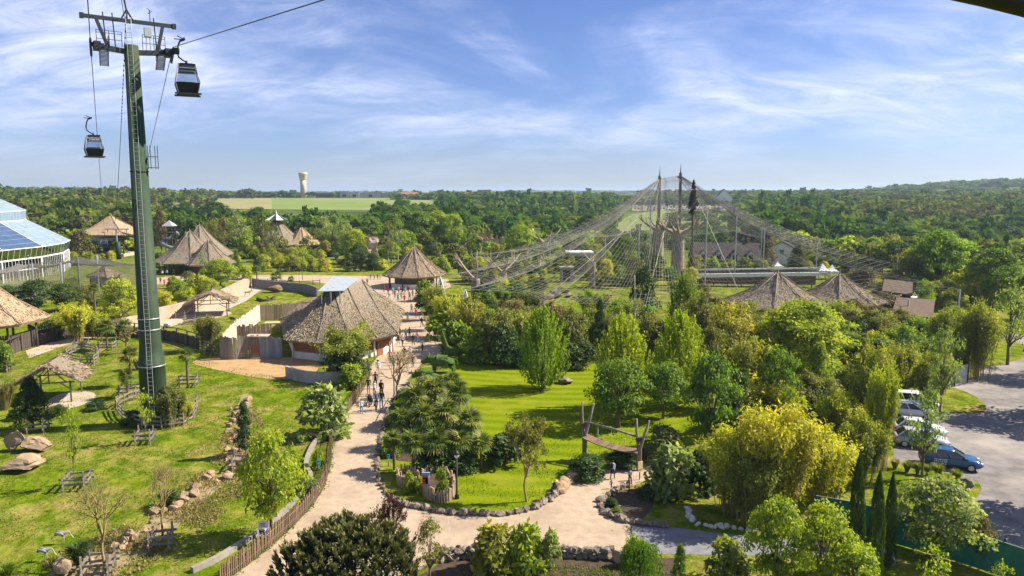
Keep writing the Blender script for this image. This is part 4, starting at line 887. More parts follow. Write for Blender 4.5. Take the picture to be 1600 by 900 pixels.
# ------------------------------------------------------------------ greenhouse dome, aviaries, far buildings
M_PV = surf('solar_pane', (.035, .072, .145), (.055, .10, .19), .6, .3, spec=.5)
M_PALEPANE = surf('pale_pane', (.17, .24, .33), (.23, .31, .40), .5, .35, spec=.4)
M_CLEARPANE = glassmat('clear_pane', (.55, .66, .66), .30, .08)
M_NET = surf('net_wire', (.22, .21, .19), None, 1, .8)
def dome():
    C = Vector((-166, 181, 0)); n = 24; o = empty('greenhouse_dome', C, 'huge faceted glass greenhouse dome with blue and pale roof panes', 'greenhouse')
    a0 = R(-12.5)
    lv = [(49.0, 0), (49.0, 5.0), (49.6, 7.6), (39.6, 13.6), (39.8, 16.1), (27.0, 23.0), (27.1, 24.0), (14, 27.5), (0.3, 28.5)]
    def pt(i, r, z): a = a0+2*PI*i/n; return Vector((r*math.cos(a), r*math.sin(a), z))
    vis = [i for i in range(n) if (-75 <= ((math.degrees(a0)+360*(i+.5)/n+180) % 360)-180 <= 40)]
    fm = MB(); core = MB()
    for i in range(n):
        for (r0, z0), (r1, z1) in zip(lv[:-1], lv[1:]):
            if i not in vis: q = [pt(i, r0, z0), pt(i+1, r0, z0), pt(i+1, r1, z1), pt(i, r1, z1)]; core.add(q, [(0, 1, 2, 3)])
    core.obj('far_cladding', [M_PALEPANE], o)
    pane = {}
    def addpane(q, mat, nm='pane'):
        c = sum(q, Vector())/4; qq = [c+(v-c)*.965 for v in q]; nrm = (qq[1]-qq[0]).cross(qq[3]-qq[0]).normalized()*.05; m = MB(); V = [v+nrm for v in qq]+[v-nrm for v in qq]
        m.add(V, [(0, 1, 2, 3), (7, 6, 5, 4), (0, 4, 5, 1), (1, 5, 6, 2), (2, 6, 7, 3), (3, 7, 4, 0)]); m.obj(nm, [mat], o)
    for i in vis:
        for k in range(5, 8):
            (r0, z0), (r1, z1) = lv[k], lv[k+1]; addpane([pt(i, r0, z0), pt(i+1, r0, z0), pt(i+1, r1, z1), pt(i, r1, z1)], M_PALEPANE)
        for (k, rows) in ((2, 6), (4, 6)):
            (r0, z0), (r1, z1) = lv[k], lv[k+1]; A, B, Cc, D = pt(i, r0, z0), pt(i+1, r0, z0), pt(i+1, r1, z1), pt(i, r1, z1)
            ang = (math.degrees(a0+2*PI*(i+.5)/n)+180) % 360-180; mat = M_PV if ang < 6 else M_PALEPANE
            for j in range(rows):
                t0, t1 = j/rows, (j+1)/rows; addpane([A.lerp(D, t0), B.lerp(Cc, t0), B.lerp(Cc, t1), A.lerp(D, t1)], mat)
            for p, q in ((A, D), (A, B), (D, Cc)): fm.beam(p, q, .18)
            for j in range(1, rows): fm.beam(A.lerp(D, j/rows), B.lerp(Cc, j/rows), .08)
        for k in (1, 3):
            (r0, z0), (r1, z1) = lv[k], lv[k+1]; A, B, Cc, D = pt(i, r0, z0), pt(i+1, r0, z0), pt(i+1, r1, z1), pt(i, r1, z1); ns = 7
            for j in range(ns): t0, t1 = j/ns, (j+1)/ns; addpane([A.lerp(B, t0), A.lerp(B, t1), D.lerp(Cc, t1), D.lerp(Cc, t0)], M_PALEPANE if k == 3 else M_CLEARPANE)
            for j in range(ns): fm.beam(A.lerp(B, j/ns), D.lerp(Cc, j/ns), .08)
            fm.beam(D, Cc, .2); fm.beam(A, B, .32)
        A, B = pt(i, 49, 5.0), pt(i+1, 49, 5.0); fm.beam(A, Vector((A.x, A.y, 0)), .38)
        for j in range(1, 12): q = A.lerp(B, j/12); fm.beam(q, Vector((q.x, q.y, 0)), .08)
        fm.beam(A-Vector((0, 0, 2.6)), B-Vector((0, 0, 2.6)), .2)
    fo = fm.obj('glazing_frame', [M_WHITE], o); fo['kind'] = 'stuff'
    im = MB(); im.lathe([(40, 0), (40, 5)], n=24); im.obj('inner_wall', [surf('dark_inside', (.05, .07, .05), (.12, .14, .09), .3, .9)], o)
dome()
def net_strands(name, P, parent, r=.02, mat=None, step_u=1, step_v=1):
    # P: grid (nu, nv, 3): thin three-sided strands both ways
    nu, nv = P.shape[:2]; V = []; Fc = []
    def strand(pts):
        pts = np.asarray(pts); k = len(pts); b = sum(len(v) for v in V); d = np.gradient(pts, axis=0); s = unit(np.cross(d, [0, 0, 1.])+1e-6); u = unit(np.cross(s, d))
        rg = np.stack([pts+s*r, pts-s*.5*r+u*.87*r, pts-s*.5*r-u*.87*r], 1).reshape(-1, 3); V.append(rg)
        i = np.arange(k-1)[:, None]*3; 
        for j in range(3): Fc.append(np.concatenate([b+i+j, b+i+(j+1) % 3, b+i+3+(j+1) % 3, b+i+3+j], 1))
    for i in range(0, nu, step_u): strand(P[i])
    for j in range(0, nv, step_v): strand(P[:, j])
    o = link(name, npmesh(name, np.concatenate(V), np.concatenate(Fc), [mat or M_NET]), parent); o['kind'] = 'stuff'; return o
def small_aviary():
    o = empty('wire_aviary', G(90, 460), 'low wire aviary of grey posts and netting between the greenhouse and the pylon', 'aviary'); c = o.location
    pl = [(-20, 487, 424), (55, 470, 412), (126, 465, 402), (155, 455, 398), (217, 470, 413), (155, 432, 400), (100, 440, 408), (30, 445, 412), (47, 485, 432), (100, 480, 410), (-30, 470, 420)]
    pm = MB(); pm.tube([(0, 0, 0), (0, 0, 1)], .14, 6); pme = pm.mesh('post', [M_STEEL]); tops = []
    for x, yb, yt in pl:
        q = G(x, yb); z = top_z(q, yt); link('post', pme, o, None, q-c, None, (1, 1, z)); tops.append(Vector((q.x, q.y, z))-c)
    def patch(a, b, d, e, nu=46, nv=46, sag=.9):
        u = np.linspace(0, 1, nu)[:, None, None]; v = np.linspace(0, 1, nv)[None, :, None]; a, b, d, e = map(np.array, (a, b, d, e))
        P = (a*(1-u)+b*u)*(1-v)+(e*(1-u)+d*u)*v; P[:, :, 2] -= sag*4*(u*(1-u))[:, :, 0]+sag*2*(v*(1-v))[:, :, 0]; net_strands('netting', P, o, .028)
    t = tops; g = lambda i: Vector((t[i].x, t[i].y, 0))
    patch(t[0], t[1], t[7], t[10]); patch(t[1], t[2], t[6], t[7]); patch(t[2], t[4], t[5], t[6], 44)
    patch(g(0), g(1), t[1], t[0], sag=0); patch(g(1), g(2), t[2], t[1], sag=0); patch(g(2), g(4), t[4], t[2], 50, sag=0)
small_aviary()
def big_aviary():
    m1, m2 = G(1027, 430), G(1059, 432); o = empty('tent_aviary', (m1+m2)/2, 'large tent shaped net aviary hung from two tall dark masts on giant artificial trees', 'aviary'); c = o.location.copy()
    z1, z2 = top_z(m1, 273), top_z(m2, 268)
    for q, z in ((m1, z1), (m2, z2)):
        m = MB(); m.lathe([(.42, 8), (.34, z-1.5), (.42, z-1.4), (.42, z-.4), (.2, z-.2), (.12, z+.6), (.03, z+2)], tuple(q-c), 8); m.obj('mast', [M_STEEL if False else surf('mast_grey', (.10, .105, .12), (.15, .155, .17), 1, .6)], o)
    per = [W(688, 432, 128), W(727, 452, 118), W(845, 476, 112), W(992, 492, 108), W(1128, 490, 112), W(1320, 480, 112), W(1420, 468, 112), W(1500, 452, 118), W(1452, 420, 175), W(1310, 375, 235), W(1150, 360, 262), W(985, 362, 262), W(860, 366, 235), W(745, 398, 180)]
    for q in per: q.z = max(3.2, q.z)
    pk1, pk2 = Vector((m1.x, m1.y, z1-1)), Vector((m2.x, m2.y, z2-1)); nseg = 16; Pg = []; k = len(per); nt = 34
    for i in range(k):
        a, b = per[i], per[(i+1) % k]
        for s in range(nseg):
            t = s/nseg; e = a.lerp(b, t); sc = 4*t*(1-t); inn = c.lerp(e, 1-.10*sc); e = Vector((inn.x, inn.y, e.z*(1-.12*sc)))
            w = min(1, max(0, .5+(e.x-c.x)/90)); top = pk1.lerp(pk2, smooth(.2, .8, w)); line = []
            for j in range(nt): u = j/(nt-1); p = e.lerp(top, u); p.z = e.z+(top.z-e.z)*(u**(1.55+.25*sc)); line.append(p-c)
            Pg.append(line)
    Pg.append(Pg[0]); P = np.array([[tuple(p) for p in l] for l in Pg]); net_strands('netting', P, o, .022)
    ed = MB(); ed.tube([tuple(p[0]) for p in P], .028, 4)
    for i in range(k): ed.tube([tuple(p) for p in P[i*nseg]], .026, 4)
    eo = ed.obj('edge_cable', [M_NET], o)
    pm = MB(); pm.tube([(0, 0, 0), (0, 0, 1)], .13, 6); pme = pm.mesh('pole', [M_STEEL])
    for i, q in enumerate(per): link('pole', pme, o, None, Vector((q.x, q.y, 0))-c, None, (1, 1, q.z))
    for x, yb, yt in ((1101, 452, 325), (1147, 446, 338), (1187, 440, 356), (1191, 440, 356), (1014, 440, 320), (997, 440, 352), (1274, 436, 380), (945, 430, 372), (1400, 445, 402)): q = G(x, yb); link('pole', pme, o, None, q-c, None, (1, 1, top_z(q, yt)))
    st2 = MB()
    for a, b in (((1010, 330, m1.y), (842, 474, 118)), ((1046, 330, m2.y-2), (1005, 492, 110)), ((1085, 300, m2.y-2), (1160, 468, 118)), ((720, 450, 120), (752, 495, 108)), ((992, 430, 110), (992, 492, 108))): st2.tube([W(*a)-c, W(*b)-c], .035, 4)
    st2.obj('stay_cable', [surf('pale_cable', (.5, .47, .38), None, 1, .6)], o)
    for x, y, d in ((688, 432, 128), (727, 452, 118)):
        q = W(x, y, d); b = MB(); q0 = Vector((q.x, q.y, 0))-c; b.tube([q0+Vector((-1.6, 0, 0)), q-c], .12, 5); b.tube([q0+Vector((1.6, 0, 0)), q-c], .12, 5); b.obj('a_frame', [M_WHITE], o)
big_aviary()
M_BAOBAB = surf('baobab_bark', (.22, .175, .125), (.34, .285, .215), 1.6, .95, .9, 5, c3=(.24, .20, .15), s3=.5, lo3=.52, hi3=.7)
def baobab(px_, pb, pt, wpx, seed, label, nb=7, spread=2.2, rise=.25, name='baobab', cat='artificial tree', lean=0):
    p = G(px_, pb); s = mpp(p); h = top_z(p, pt); w = wpx*s/2; rg = random.Random(seed); o = empty(name, p, label, cat, 'artificial baobabs of the aviary'); m = MB()
    m.lathe([(w*1.15, -.2), (w*1.06, h*.1), (w*.98, h*.45), (w*.92, h*.85), (w*1.0, h*.97), (w*.6, h*1.03), (w*.1, h*1.04)], n=12)
    m.v = [(x+rg.gauss(0, .04)*w+lean*z, y+rg.gauss(0, .04)*w, z) for x, y, z in m.v]; m.obj('trunk', [M_BAOBAB], o); tx = lean*h
    for i in range(nb):
        a = 2*PI*i/nb+rg.uniform(-.3, .3); b = MB(); L_ = w*spread*rg.uniform(.8, 1.5); d = Vector((math.cos(a), math.sin(a), 0)); q0 = Vector((tx, 0, h*.95)); pts = [q0, q0+d*w*.9+Vector((0, 0, .3)), q0+d*(w+L_*.5)+Vector((0, 0, .5+L_*rise)), q0+d*(w+L_)+Vector((0, 0, .8+L_*rise*2.2))]
        b.tube(pts, [w*.42, w*.34, w*.2, w*.05], 6)
        for k in range(3): e = d.copy(); e.rotate(Euler((0, 0, rg.uniform(-.9, .9)))); q = pts[2]+(pts[3]-pts[2])*rg.uniform(-.3, .7); b.tube([q, q+e*L_*.3+Vector((0, 0, L_*.22)), q+e*L_*.42+Vector((0, 0, L_*.5))], [w*.16, w*.1, w*.02], 5)
        b.obj('branch', [M_BAOBAB], o)
    return o
baobab(1027, 434, 355, 17, 1, 'giant artificial baobab trunk under the shorter left mast', 7, 2.3)
baobab(1058, 437, 362, 20, 2, 'giant artificial baobab trunk under the taller right mast', 8, 2.4)
baobab(926, 450, 408, 9, 3, 'slim artificial baobab standing on the aviary lawn', 5, 2.6, .2)
baobab(851, 397, 378, 14, 4, 'artificial baobab at the back of the aviary, below the grassy slope', 6, 2.0, .4)
baobab(743, 462, 434, 14, 5, 'gnarled artificial baobab with curled limbs at the left end of the aviary', 5, 3.2, .5)
baobab(786, 447, 424, 12, 6, 'wide forked artificial baobab in the middle of the left aviary rocks', 6, 4.2, .3)
baobab(840, 440, 420, 12, 7, 'dead looking artificial baobab leaning beside the stone shelter path', 4, 3.0, .3, lean=.12)
baobab(838, 446, 428, 7, 8, 'short artificial baobab stump left of the stone doorway', 0)
# ---- houses
M_SLATE = surf('slate', (.040, .034, .034), (.070, .060, .058), 3, .8, .3)
M_TILE = surf('red_tile', (.30, .115, .075), (.40, .17, .11), 4, .85, .3)
M_GREYWALL = surf('grey_cladding', (.28, .28, .31), (.36, .36, .39), .2, .7)
M_BRICK = surf('red_brick', (.30, .12, .085), (.36, .16, .11), 3, .9)
M_WINDOW = surf('house_window', (.03, .035, .045), None, 1, .2, spec=.6)
def house(loc, w, d, hw, hr, rz, label, wall=M_PLASTER, roof=M_TILE, nwin=3, chim=1, name='house', cat='house', dorm=0, group=None, over=.4):
    o = empty(name, loc, label, cat, group, rz); b = MB(); b.box((0, 0, hw/2-.75), (w, d, hw+1.5)); b.add([(-w/2, -d/2, hw), (-w/2, d/2, hw), (-w/2, 0, hr), (w/2, -d/2, hw), (w/2, d/2, hw), (w/2, 0, hr)], [(0, 1, 2), (3, 5, 4), (0, 2, 5, 3), (1, 4, 5, 2)]); b.obj('wall', [wall], o)
    m = MB(); W_, D_, sl = w/2+over, d/2+over, (hr-hw)/(d/2)
    for s in (-1, 1):
        z0 = hw-over*sl+.06; q = [(-W_, s*D_, z0), (W_, s*D_, z0), (W_, 0, hr+.06), (-W_, 0, hr+.06)]; V = q+[(x, y, z+.22) for x, y, z in q]; m.add(V, [(0,3,2,1),(4,5,6,7),(0,1,5,4),(1,2,6,5),(2,3,7,6),(3,0,4,7)])
    ro = m.obj('roof', [roof], o)
    for i in range(chim): c = MB(); c.box((0, 0, 0), (.7, .6, 1.8)); c.box((0, 0, .95), (.85, .75, .15)); c.obj('chimney', [M_BRICK], ro, (w*.38*(1 if i == 0 else -1), .3, hr+.4))
    wm = MB(); wm.box((0, 0, 0), (1.1, .08, 1.3)); wme = wm.mesh('window', [M_WINDOW]); fm2 = MB(); [fm2.box(c_, s_) for c_, s_ in (((0, 0, .7), (1.3, .1, .1)), ((0, 0, -.7), (1.3, .14, .1)), ((-.6, 0, 0), (.1, .1, 1.3)), ((.6, 0, 0), (.1, .1, 1.3)))]; fme = fm2.mesh('frame', [M_WHITE])
    for i in range(nwin):
        for s in (-1, 1): wo = link('window', wme, o, None, (-w/2+w*(i+.5)/nwin, s*(d/2+.03), hw*.55)); link('frame', fme, wo, None, (0, s*.04, 0))
    for s in (-1, 1):
        wo = link('window', wme, o, None, (s*(w/2+.03), 0, hw*.9), (0, 0, PI/2)); link('frame', fme, wo, None, (0, -s*.04, 0))
    for i in range(dorm):
        x = -w*.36+w*.72*i/max(1, dorm-1); zz = hw+.9; b = MB(); b.box((x, -d/2+.6, zz), (1.7, 1.6, 1.5)); b.add([(x-.85, -d/2-.2, zz+.75), (x+.85, -d/2-.2, zz+.75), (x, -d/2-.2, zz+1.6), (x-.85, -d/2+1.4, zz+.75), (x+.85, -d/2+1.4, zz+.75), (x, -d/2+1.4, zz+1.6)], [(0, 1, 2), (3, 5, 4)]); do = b.obj('dormer', [M_PLASTER], o)
        r = MB(); 
        for s in (-1, 1): r.add([(x, -d/2-.45, zz+1.75), (x+s*1.1, -d/2-.45, zz+.62), (x+s*1.1, -d/2+1.9, zz+.62), (x, -d/2+1.9, zz+1.75), (x, -d/2-.45, zz+1.62), (x+s*1.1, -d/2-.45, zz+.5), (x+s*1.1, -d/2+1.9, zz+.5), (x, -d/2+1.9, zz+1.62)], [(0, 1, 2, 3), (7, 6, 5, 4), (0, 4, 5, 1), (2, 6, 7, 3)])
        r.obj('dormer_roof', [M_SLATE], do); link('pane', wme, do, None, (x, -d/2-.22, zz))
    return o
house(G(1130, 426), 16.5, 9, 3.6, 7.6, -.12, 'long slate roofed house with white gable and dormers behind the aviary hedge', M_PLASTER, M_SLATE, 5, 1, dorm=4)
house(G(1221, 412), 7, 9, 4.2, 6.6, 1.2, 'small white gabled house between dark conifers right of the slate house', M_PLASTER, M_SLATE, 2, 0)
house(GT(285, 378), 15, 9, 4.0, 7.0, -.25, 'low red tiled house with white gable behind the spiral slide', M_PLASTER, M_TILE, 4, 1)
house(GT(193, 313), 9, 7, 5, 8, .4, 'tiny white house on the wooded left ridge under the signal cable', M_WHITE, M_PLASTER, 2, 0)
house(GT(1130, 319), 26, 17, 6.5, 16, 1.35, 'lone white gabled farmhouse with dark roof above the far car park', M_PLASTER, M_SLATE, 4, 0)
for i, (x, y, w, d, h1, h2, rf, lb) in enumerate([(672, 312, 26, 13, 7, 11, M_SHEET, 'long pale house with grey roof, largest in the far village'), (714, 314, 24, 12, 6, 11, M_TILE, 'orange roofed house at the right end of the far village'), (731, 315, 16, 10, 6, 12, M_TILE, 'small red brick house under dark trees, right end of the far village'), (757, 311, 18, 12, 6, 12, M_SLATE, 'dark pointed house among trees to the right of the far village'), (640, 312, 22, 12, 6, 10, M_TILE, 'low house half hidden by trees, left end of the far village')]):
    house(W(x, y, 1000), w, d, h1, h2, .15*(i % 3-1), lb, M_BRICK if i == 2 else M_PLASTER, rf, 4, 1, group='houses of the far village')
def shed(x0, x1, yb, yt, d, label, mat, rd=26):
    a, b = W(x0, yb, d), W(x1, yb, d); w = (b-a).length; h = (yb-yt)*d/F; c = (a+b)/2; o = empty('industrial_shed', c+Vector((0, rd/2, 0)), label, 'industrial building', 'sheds on the far plateau'); m = MB(); m.box((0, 0, h/2-3), (w, rd, h+6)); m.obj('wall', [mat], o); m = MB(); m.box((0, 0, h+.3), (w+1, rd+1, .6)); m.obj('roof', [M_STEEL], o)
    dm = MB(); dm.box((0, 0, 0), (5, .3, h*.55)); dme = dm.mesh('shed_door', [M_SLATE]); n = max(1, int(w/22))
    for i in range(n): link('shed_door', dme, o, None, (-w/2+w*(i+.5)/n, -rd/2-.12, h*.28))
shed(493, 520, 307, 302, 1130, 'low dark open shed right beside the water tower', M_SLATE, 14)
shed(531, 545, 308, 300, 1080, 'leftmost mauve grey block of the far industrial sheds', surf('clad_mauve', (.30, .28, .33), None, 1, .7))
shed(546, 561, 308, 300.5, 1082, 'pale striped industrial shed, second of the far row', surf('clad_pale', (.42, .42, .44), (.33, .33, .36), .12, .7))
shed(562, 596, 308, 301, 1085, 'long light grey industrial shed, middle of the far row', M_GREYWALL)
shed(597, 622, 308, 301.5, 1086, 'reddish ended industrial shed, right end of the far row', surf('clad_red', (.38, .24, .22), (.36, .33, .34), .05, .7))
def water_tower():
    p = W(474.5, 309, 1150); p.z -= 4; h = top_z(p, 269.5)-p.z; s = mpp(p); o = empty('water_tower', p, 'pale concrete water tower with flared tank on the far plateau', 'water tower'); M_CONC = surf('pale_concrete', (.50, .42, .29), (.58, .50, .36), .3, .85)
    m = MB(); m.lathe([(4.9*s, 0), (4.6*s, h*.5), (4.7*s, h*.72)], n=24); m.obj('shaft', [M_CONC], o)
    m = MB(); m.lathe([(4.7*s, h*.72), (5.4*s, h*.76), (6.6*s, h*.93), (6.9*s, h*.94), (6.9*s, h*.99), (5*s, h)], n=24); t = m.obj('tank', [M_CONC], o); m = MB(); m.tube([(0, 0, h), (0, 0, h+7)], .25, 5); m.obj('antenna', [M_STEEL], t)
water_tower()
def tent(x, y, w, yt, label):
    p = G(x, y); s = mpp(p); z = top_z(p, yt); o = empty('party_tent', p, label, 'tent', 'white tents behind the aviary'); w = w*s/2; m = MB(); T = Vector((0, 0, z)); ze = z*.55; E = ringpts(4, w*1.3, w*1.3, ze, PI/4); M_ = [e.lerp(T, .5)-Vector((0, 0, .25)) for e in E]
    for i in range(4): j = (i+1) % 4; m.add([E[i], E[j], M_[j], M_[i], T], [(0, 1, 2, 3), (3, 2, 4)]); m.add([E[i], E[j], E[j]-Vector((0, 0, .4)), E[i]-Vector((0, 0, .4))], [(3, 2, 1, 0)])
    m.obj('canopy', [M_WHITE], o); pm = MB(); pm.tube([(0, 0, 0), (0, 0, ze)], .07, 5); pme = pm.mesh('pole', [M_STEEL])
    for e in E: link('pole', pme, o, None, (e.x, e.y, 0))
tent(1284, 436, 20, 411, 'left and larger of two white peaked tents behind the thatched cones')
tent(1299, 436, 16, 413, 'right and smaller of two white peaked tents behind the thatched cones')
tent(1214, 424, 14, 408, 'small white tent in front of the white gabled house')
def walkway():
    a, b = G(1072, 447), G(1290, 450); o = empty('covered_walkway', (a+b)/2, 'long white edged flat roofed walkway behind the thatched cones', 'walkway'); c = o.location; za, zb = top_z(a, 431), top_z(b, 428); U = Vector((0, 0, 1)); m = MB(); m.beam(a-c+U*za, b-c+U*zb, .5, .75); m.obj('fascia', [M_WHITE], o); m = MB(); m.beam(a-c+U*(za+.1)+Vector((0, 1.5, 0)), b-c+U*(zb+.1)+Vector((0, 1.5, 0)), 2.2, .3); m.obj('roof', [M_SLATE], o); m = MB(); m.beam(a-c+U*(za+.75)+Vector((0, 5.5, 0)), b-c+U*(zb+.7)+Vector((0, 5.5, 0)), .4, .3); m.obj('rear_fascia', [M_WHITE], o)
    pm = MB(); pm.tube([(0, 0, 0), (0, 0, za)], .12, 5); pme = pm.mesh('post', [M_WOODDARK])
    for i in range(11): link('post', pme, o, None, a.lerp(b, i/10)-c)
    m = MB(); m.beam(a-c+U*1.7+Vector((0, 5.5, 0)), b-c+U*1.7+Vector((0, 5.5, 0)), .2, 3.3); m.obj('back_wall', [M_WOODBROWN], o)
walkway()
def lean_shed(pts, z0, z1, label, roofm, wallm):
    q = [G(x, y) for x, y in pts]; c = sum(q, Vector())/4; o = empty('service_shed', c, label, 'shed', 'small sheds right of the aviary'); lo = [v-c for v in q]; m = MB(); hz = [z0, z0, z1, z1]; V = [Vector((v.x*.9, v.y*.9, 0)) for v in lo]+[Vector((v.x*.9, v.y*.9, h)) for v, h in zip(lo, hz)]; m.add(V, [(0, 1, 5, 4), (1, 2, 6, 5), (2, 3, 7, 6), (3, 0, 4, 7)]); m.obj('wall', [wallm], o)
    E = [v+Vector((0, 0, h)) for v, h in zip(lo, hz)]; m = MB(); V = E+[e+Vector((0, 0, .3)) for e in E]; m.add(V, [(0,3,2,1),(4,5,6,7),(0,1,5,4),(1,2,6,5),(2,3,7,6),(3,0,4,7)]); m.obj('roof', [roofm], o)
M_BROWNROOF = surf('brown_roof', (.085, .058, .040), (.15, .105, .070), 4, .9, .5)
lean_shed([(1376, 482), (1424, 490), (1424, 474), (1380, 468)], 3.0, 3.8, 'flat brown roofed shed beside the right thatched cone', M_BROWNROOF, M_WOODDARK)
lean_shed([(1400, 492), (1432, 489), (1434, 480), (1404, 481)], 2.2, 2.4, 'grey plank shed with white roof edge between the two brown roofs', M_WHITE, M_WOODGREY)
lean_shed([(1390, 524), (1455, 526), (1458, 510), (1398, 506)], 2.6, 4.0, 'brown thatch roofed shed with white wall end above the dark shrubs', M_BROWNROOF, M_PLASTER)
def pavil():
    p = G(905, 416); o = empty('flat_pavilion', p, 'low white flat roofed pavilion seen through the back of the aviary', 'building'); s = mpp(p); m = MB(); z = top_z(p, 394); m.box((0, 0, z), (42*s, 7, .5)); m.obj('roof', [M_WHITE], o); m = MB(); m.box((0, 0, z/2), (36*s, 5, z)); m.obj('wall', [M_PLASTER], o); m = MB(); m.box((0, -2.56, z*.5), (30*s, .08, z*.5)); m.obj('window', [M_DARKGLASS], o)
    p = G(885, 440); o = empty('stone_shelter', p, 'low stone animal shelter with dark doorway on the aviary lawn', 'shelter'); s = mpp(p); h = top_z(p, 419); w = 10*s; M_ST = surf('rubble_stone', (.20, .18, .15), (.34, .31, .26), 2.5, .95, .9)
    m = MB(); m.box((-w*.8, 0, h/2), (w*.4, 2.4, h)); m.box((w*.8, 0, h/2), (w*.4, 2.4, h)); m.box((0, 1.0, h/2), (w*1.2, .4, h)); m.obj('wall', [M_ST], o); m = MB(); m.box((0, 0, h+.15), (w*2.3, 3, .45)); m.obj('lintel', [M_ST], o); m = MB(); m.box((0, .5, h/2), (w*1.18, .1, h)); m.obj('doorway_shade', [M_SOIL], o)  # dark soil-coloured panel across the opening paints the shade inside the shelter
pavil()
def slide():
    p = G(262, 412); o = empty('spiral_slide', p, 'grey metal spiral tube slide on its wooden tower, left of the joined thatched cones', 'slide'); s = mpp(p); zt = top_z(p, 360); m = MB(); pts = []
    for i in range(46): t = i/45; a = -.4+t*PI*3.4; r = 2.0+.5*t; pts.append((1.2+r*math.cos(a), r*math.sin(a), zt-.5-(zt-1.4)*t))
    m.tube(pts, .55, 8); m.obj('tube', [M_SILVER], o); m = MB()
    for x in (-1, 1):
        for y in (-1, 1): m.beam((1.2+x, y, 0), (1.2+x, y, zt+1.4), .2)
    m.box((1.2, 0, zt-.6), (2.6, 2.6, .15)); m.obj('tower', [M_WOODDARK], o); m = MB(); E = ringpts(4, 2.3, 2.3, zt+1.3, PI/4, (1.2, 0)); T = Vector((1.2, 0, zt+3)); m.add(E+[T], [(0, 1, 4), (1, 2, 4), (2, 3, 4), (3, 0, 4), (3, 2, 1, 0)]); m.obj('roof', [M_GREYWALL], o)
slide()
# red rock stacks
M_REDROCK = surf('red_rock', (.37, .20, .135), (.50, .31, .22), .7, .95, 1.0, 3, c3=(.56, .44, .35), s3=.3)
M_ROCK = surf('tan_rock', (.25, .165, .09), (.44, .315, .20), 1.2, .95, .9, 5, c3=(.20, .155, .11), s3=.8)
M_GREYROCK = surf('grey_rock', (.13, .105, .085), (.27, .225, .18), 2, .95, .9, 6, varied=.25)
M_WHITEROCK = surf('white_rock', (.60, .57, .53), (.48, .44, .40), 2, .9, .7, 6, varied=.12)
def rock(px_, pb, wpx, hpx, label, mat=None, seed=1, name='boulder', group=None, rot=(0, 0, 0), z=0.0, dyp=.5):
    p = G(px_, pb); s = mpp(p); me = rock_mesh(seed, 3, .9, mat or M_ROCK, .3); o = link(name, me, None, None, Vector((p.x, p.y+wpx*s*.3*dyp, z+hpx*s*.42)), rot, (wpx*s/2*1.25, wpx*s/2*.9, hpx*s/2*1.25)); return tag(o, label, 'rock', group)
for i, (x, y, w, h, z) in enumerate([(581, 417, 22, 20, 0), (576, 405, 12, 22, 0), (585, 406, 14, 26, 0), (580, 398, 20, 16, 4.5), (582, 387, 22, 18, 5.5)]):
    rock(x, y if z == 0 else 415, w, h, ['broad base rock of the red rock stack beside the tree line', 'narrow left rock of the red rock stack', 'tall right rock of the red rock stack', 'middle block perched on the red rock stack', 'rounded top block of the red rock stack'][i], M_REDROCK, 40+i, 'rock_stack', 'blocks of the red rock stack', z=z)
def cliff():
    p = G(757, 392); s = mpp(p); o = empty('rock_cliff', p, 'wide flat topped red artificial cliff behind the thatched kiosk', 'rock'); rg = random.Random(9); me = [rock_mesh(60+i, 3, 1, M_REDROCK, .3) for i in range(4)]
    for i in range(13): x = (-30+60*i/12)*s; h = (24+rg.uniform(-3, 3) if i > 2 else 15)*s; link('rock', me[i % 4], o, None, (x, rg.uniform(-1.5, 1.5), h*.45), (0, 0, rg.uniform(0, 6)), (5*s, 5*s, h*.62))
cliff()
# ------------------------------------------------------------------ fences, kerb stones, walls, lamps, signs
_bx = {}
def unitbox(name, mat):
    k = (name, mat.name)
    if k not in _bx: m = MB(); m.box((0, 0, .5), (1, 1, 1)); _bx[k] = m.mesh(name, [mat])
    return _bx[k]
def beam_part(parent, name, mat, a, b, w, h=None):
    # shared unit box along a->b
    a, b = Vector(a), Vector(b); d = b-a; q = d.to_track_quat('Z', 'Y'); return link(name, unitbox(name, mat), parent, None, a, q.to_euler(), (w, h or w, d.length))
def picket_fence():
    pts = px((345,912),(385,883),(425,850),(460,818),(488,788),(506,758),(515,725),(518,695),(527,668),(541,645),(558,622),(570,602),(577,588),(574,578)); c = pts[5].copy(); o = empty('picket_fence', c, 'long brown picket fence curving along the left edge of the main path', 'fence'); cv = cr(pts, 8); rg = random.Random(3)
    n = 0; L_ = sum((b-a).length for a, b in zip(cv[:-1], cv[1:])); step = max(.155, L_/296)
    for q, d in along(cv, step):
        h = rg.uniform(1.0, 1.2); link('picket', unitbox('picket', M_WOODBROWN), o, None, q-c+Vector((0, 0, 0)), (rg.uniform(-.05, .05), rg.uniform(-.05, .05), math.atan2(d.y, d.x)), (.085, .05, h)); n += 1
    for z in (.3, .82):
        m = MB(); m.tube([p-c+Vector((0, 0, z)) for p in cv], .03, 4); m.obj('rail', [M_WOODBROWN], o)
picket_fence()
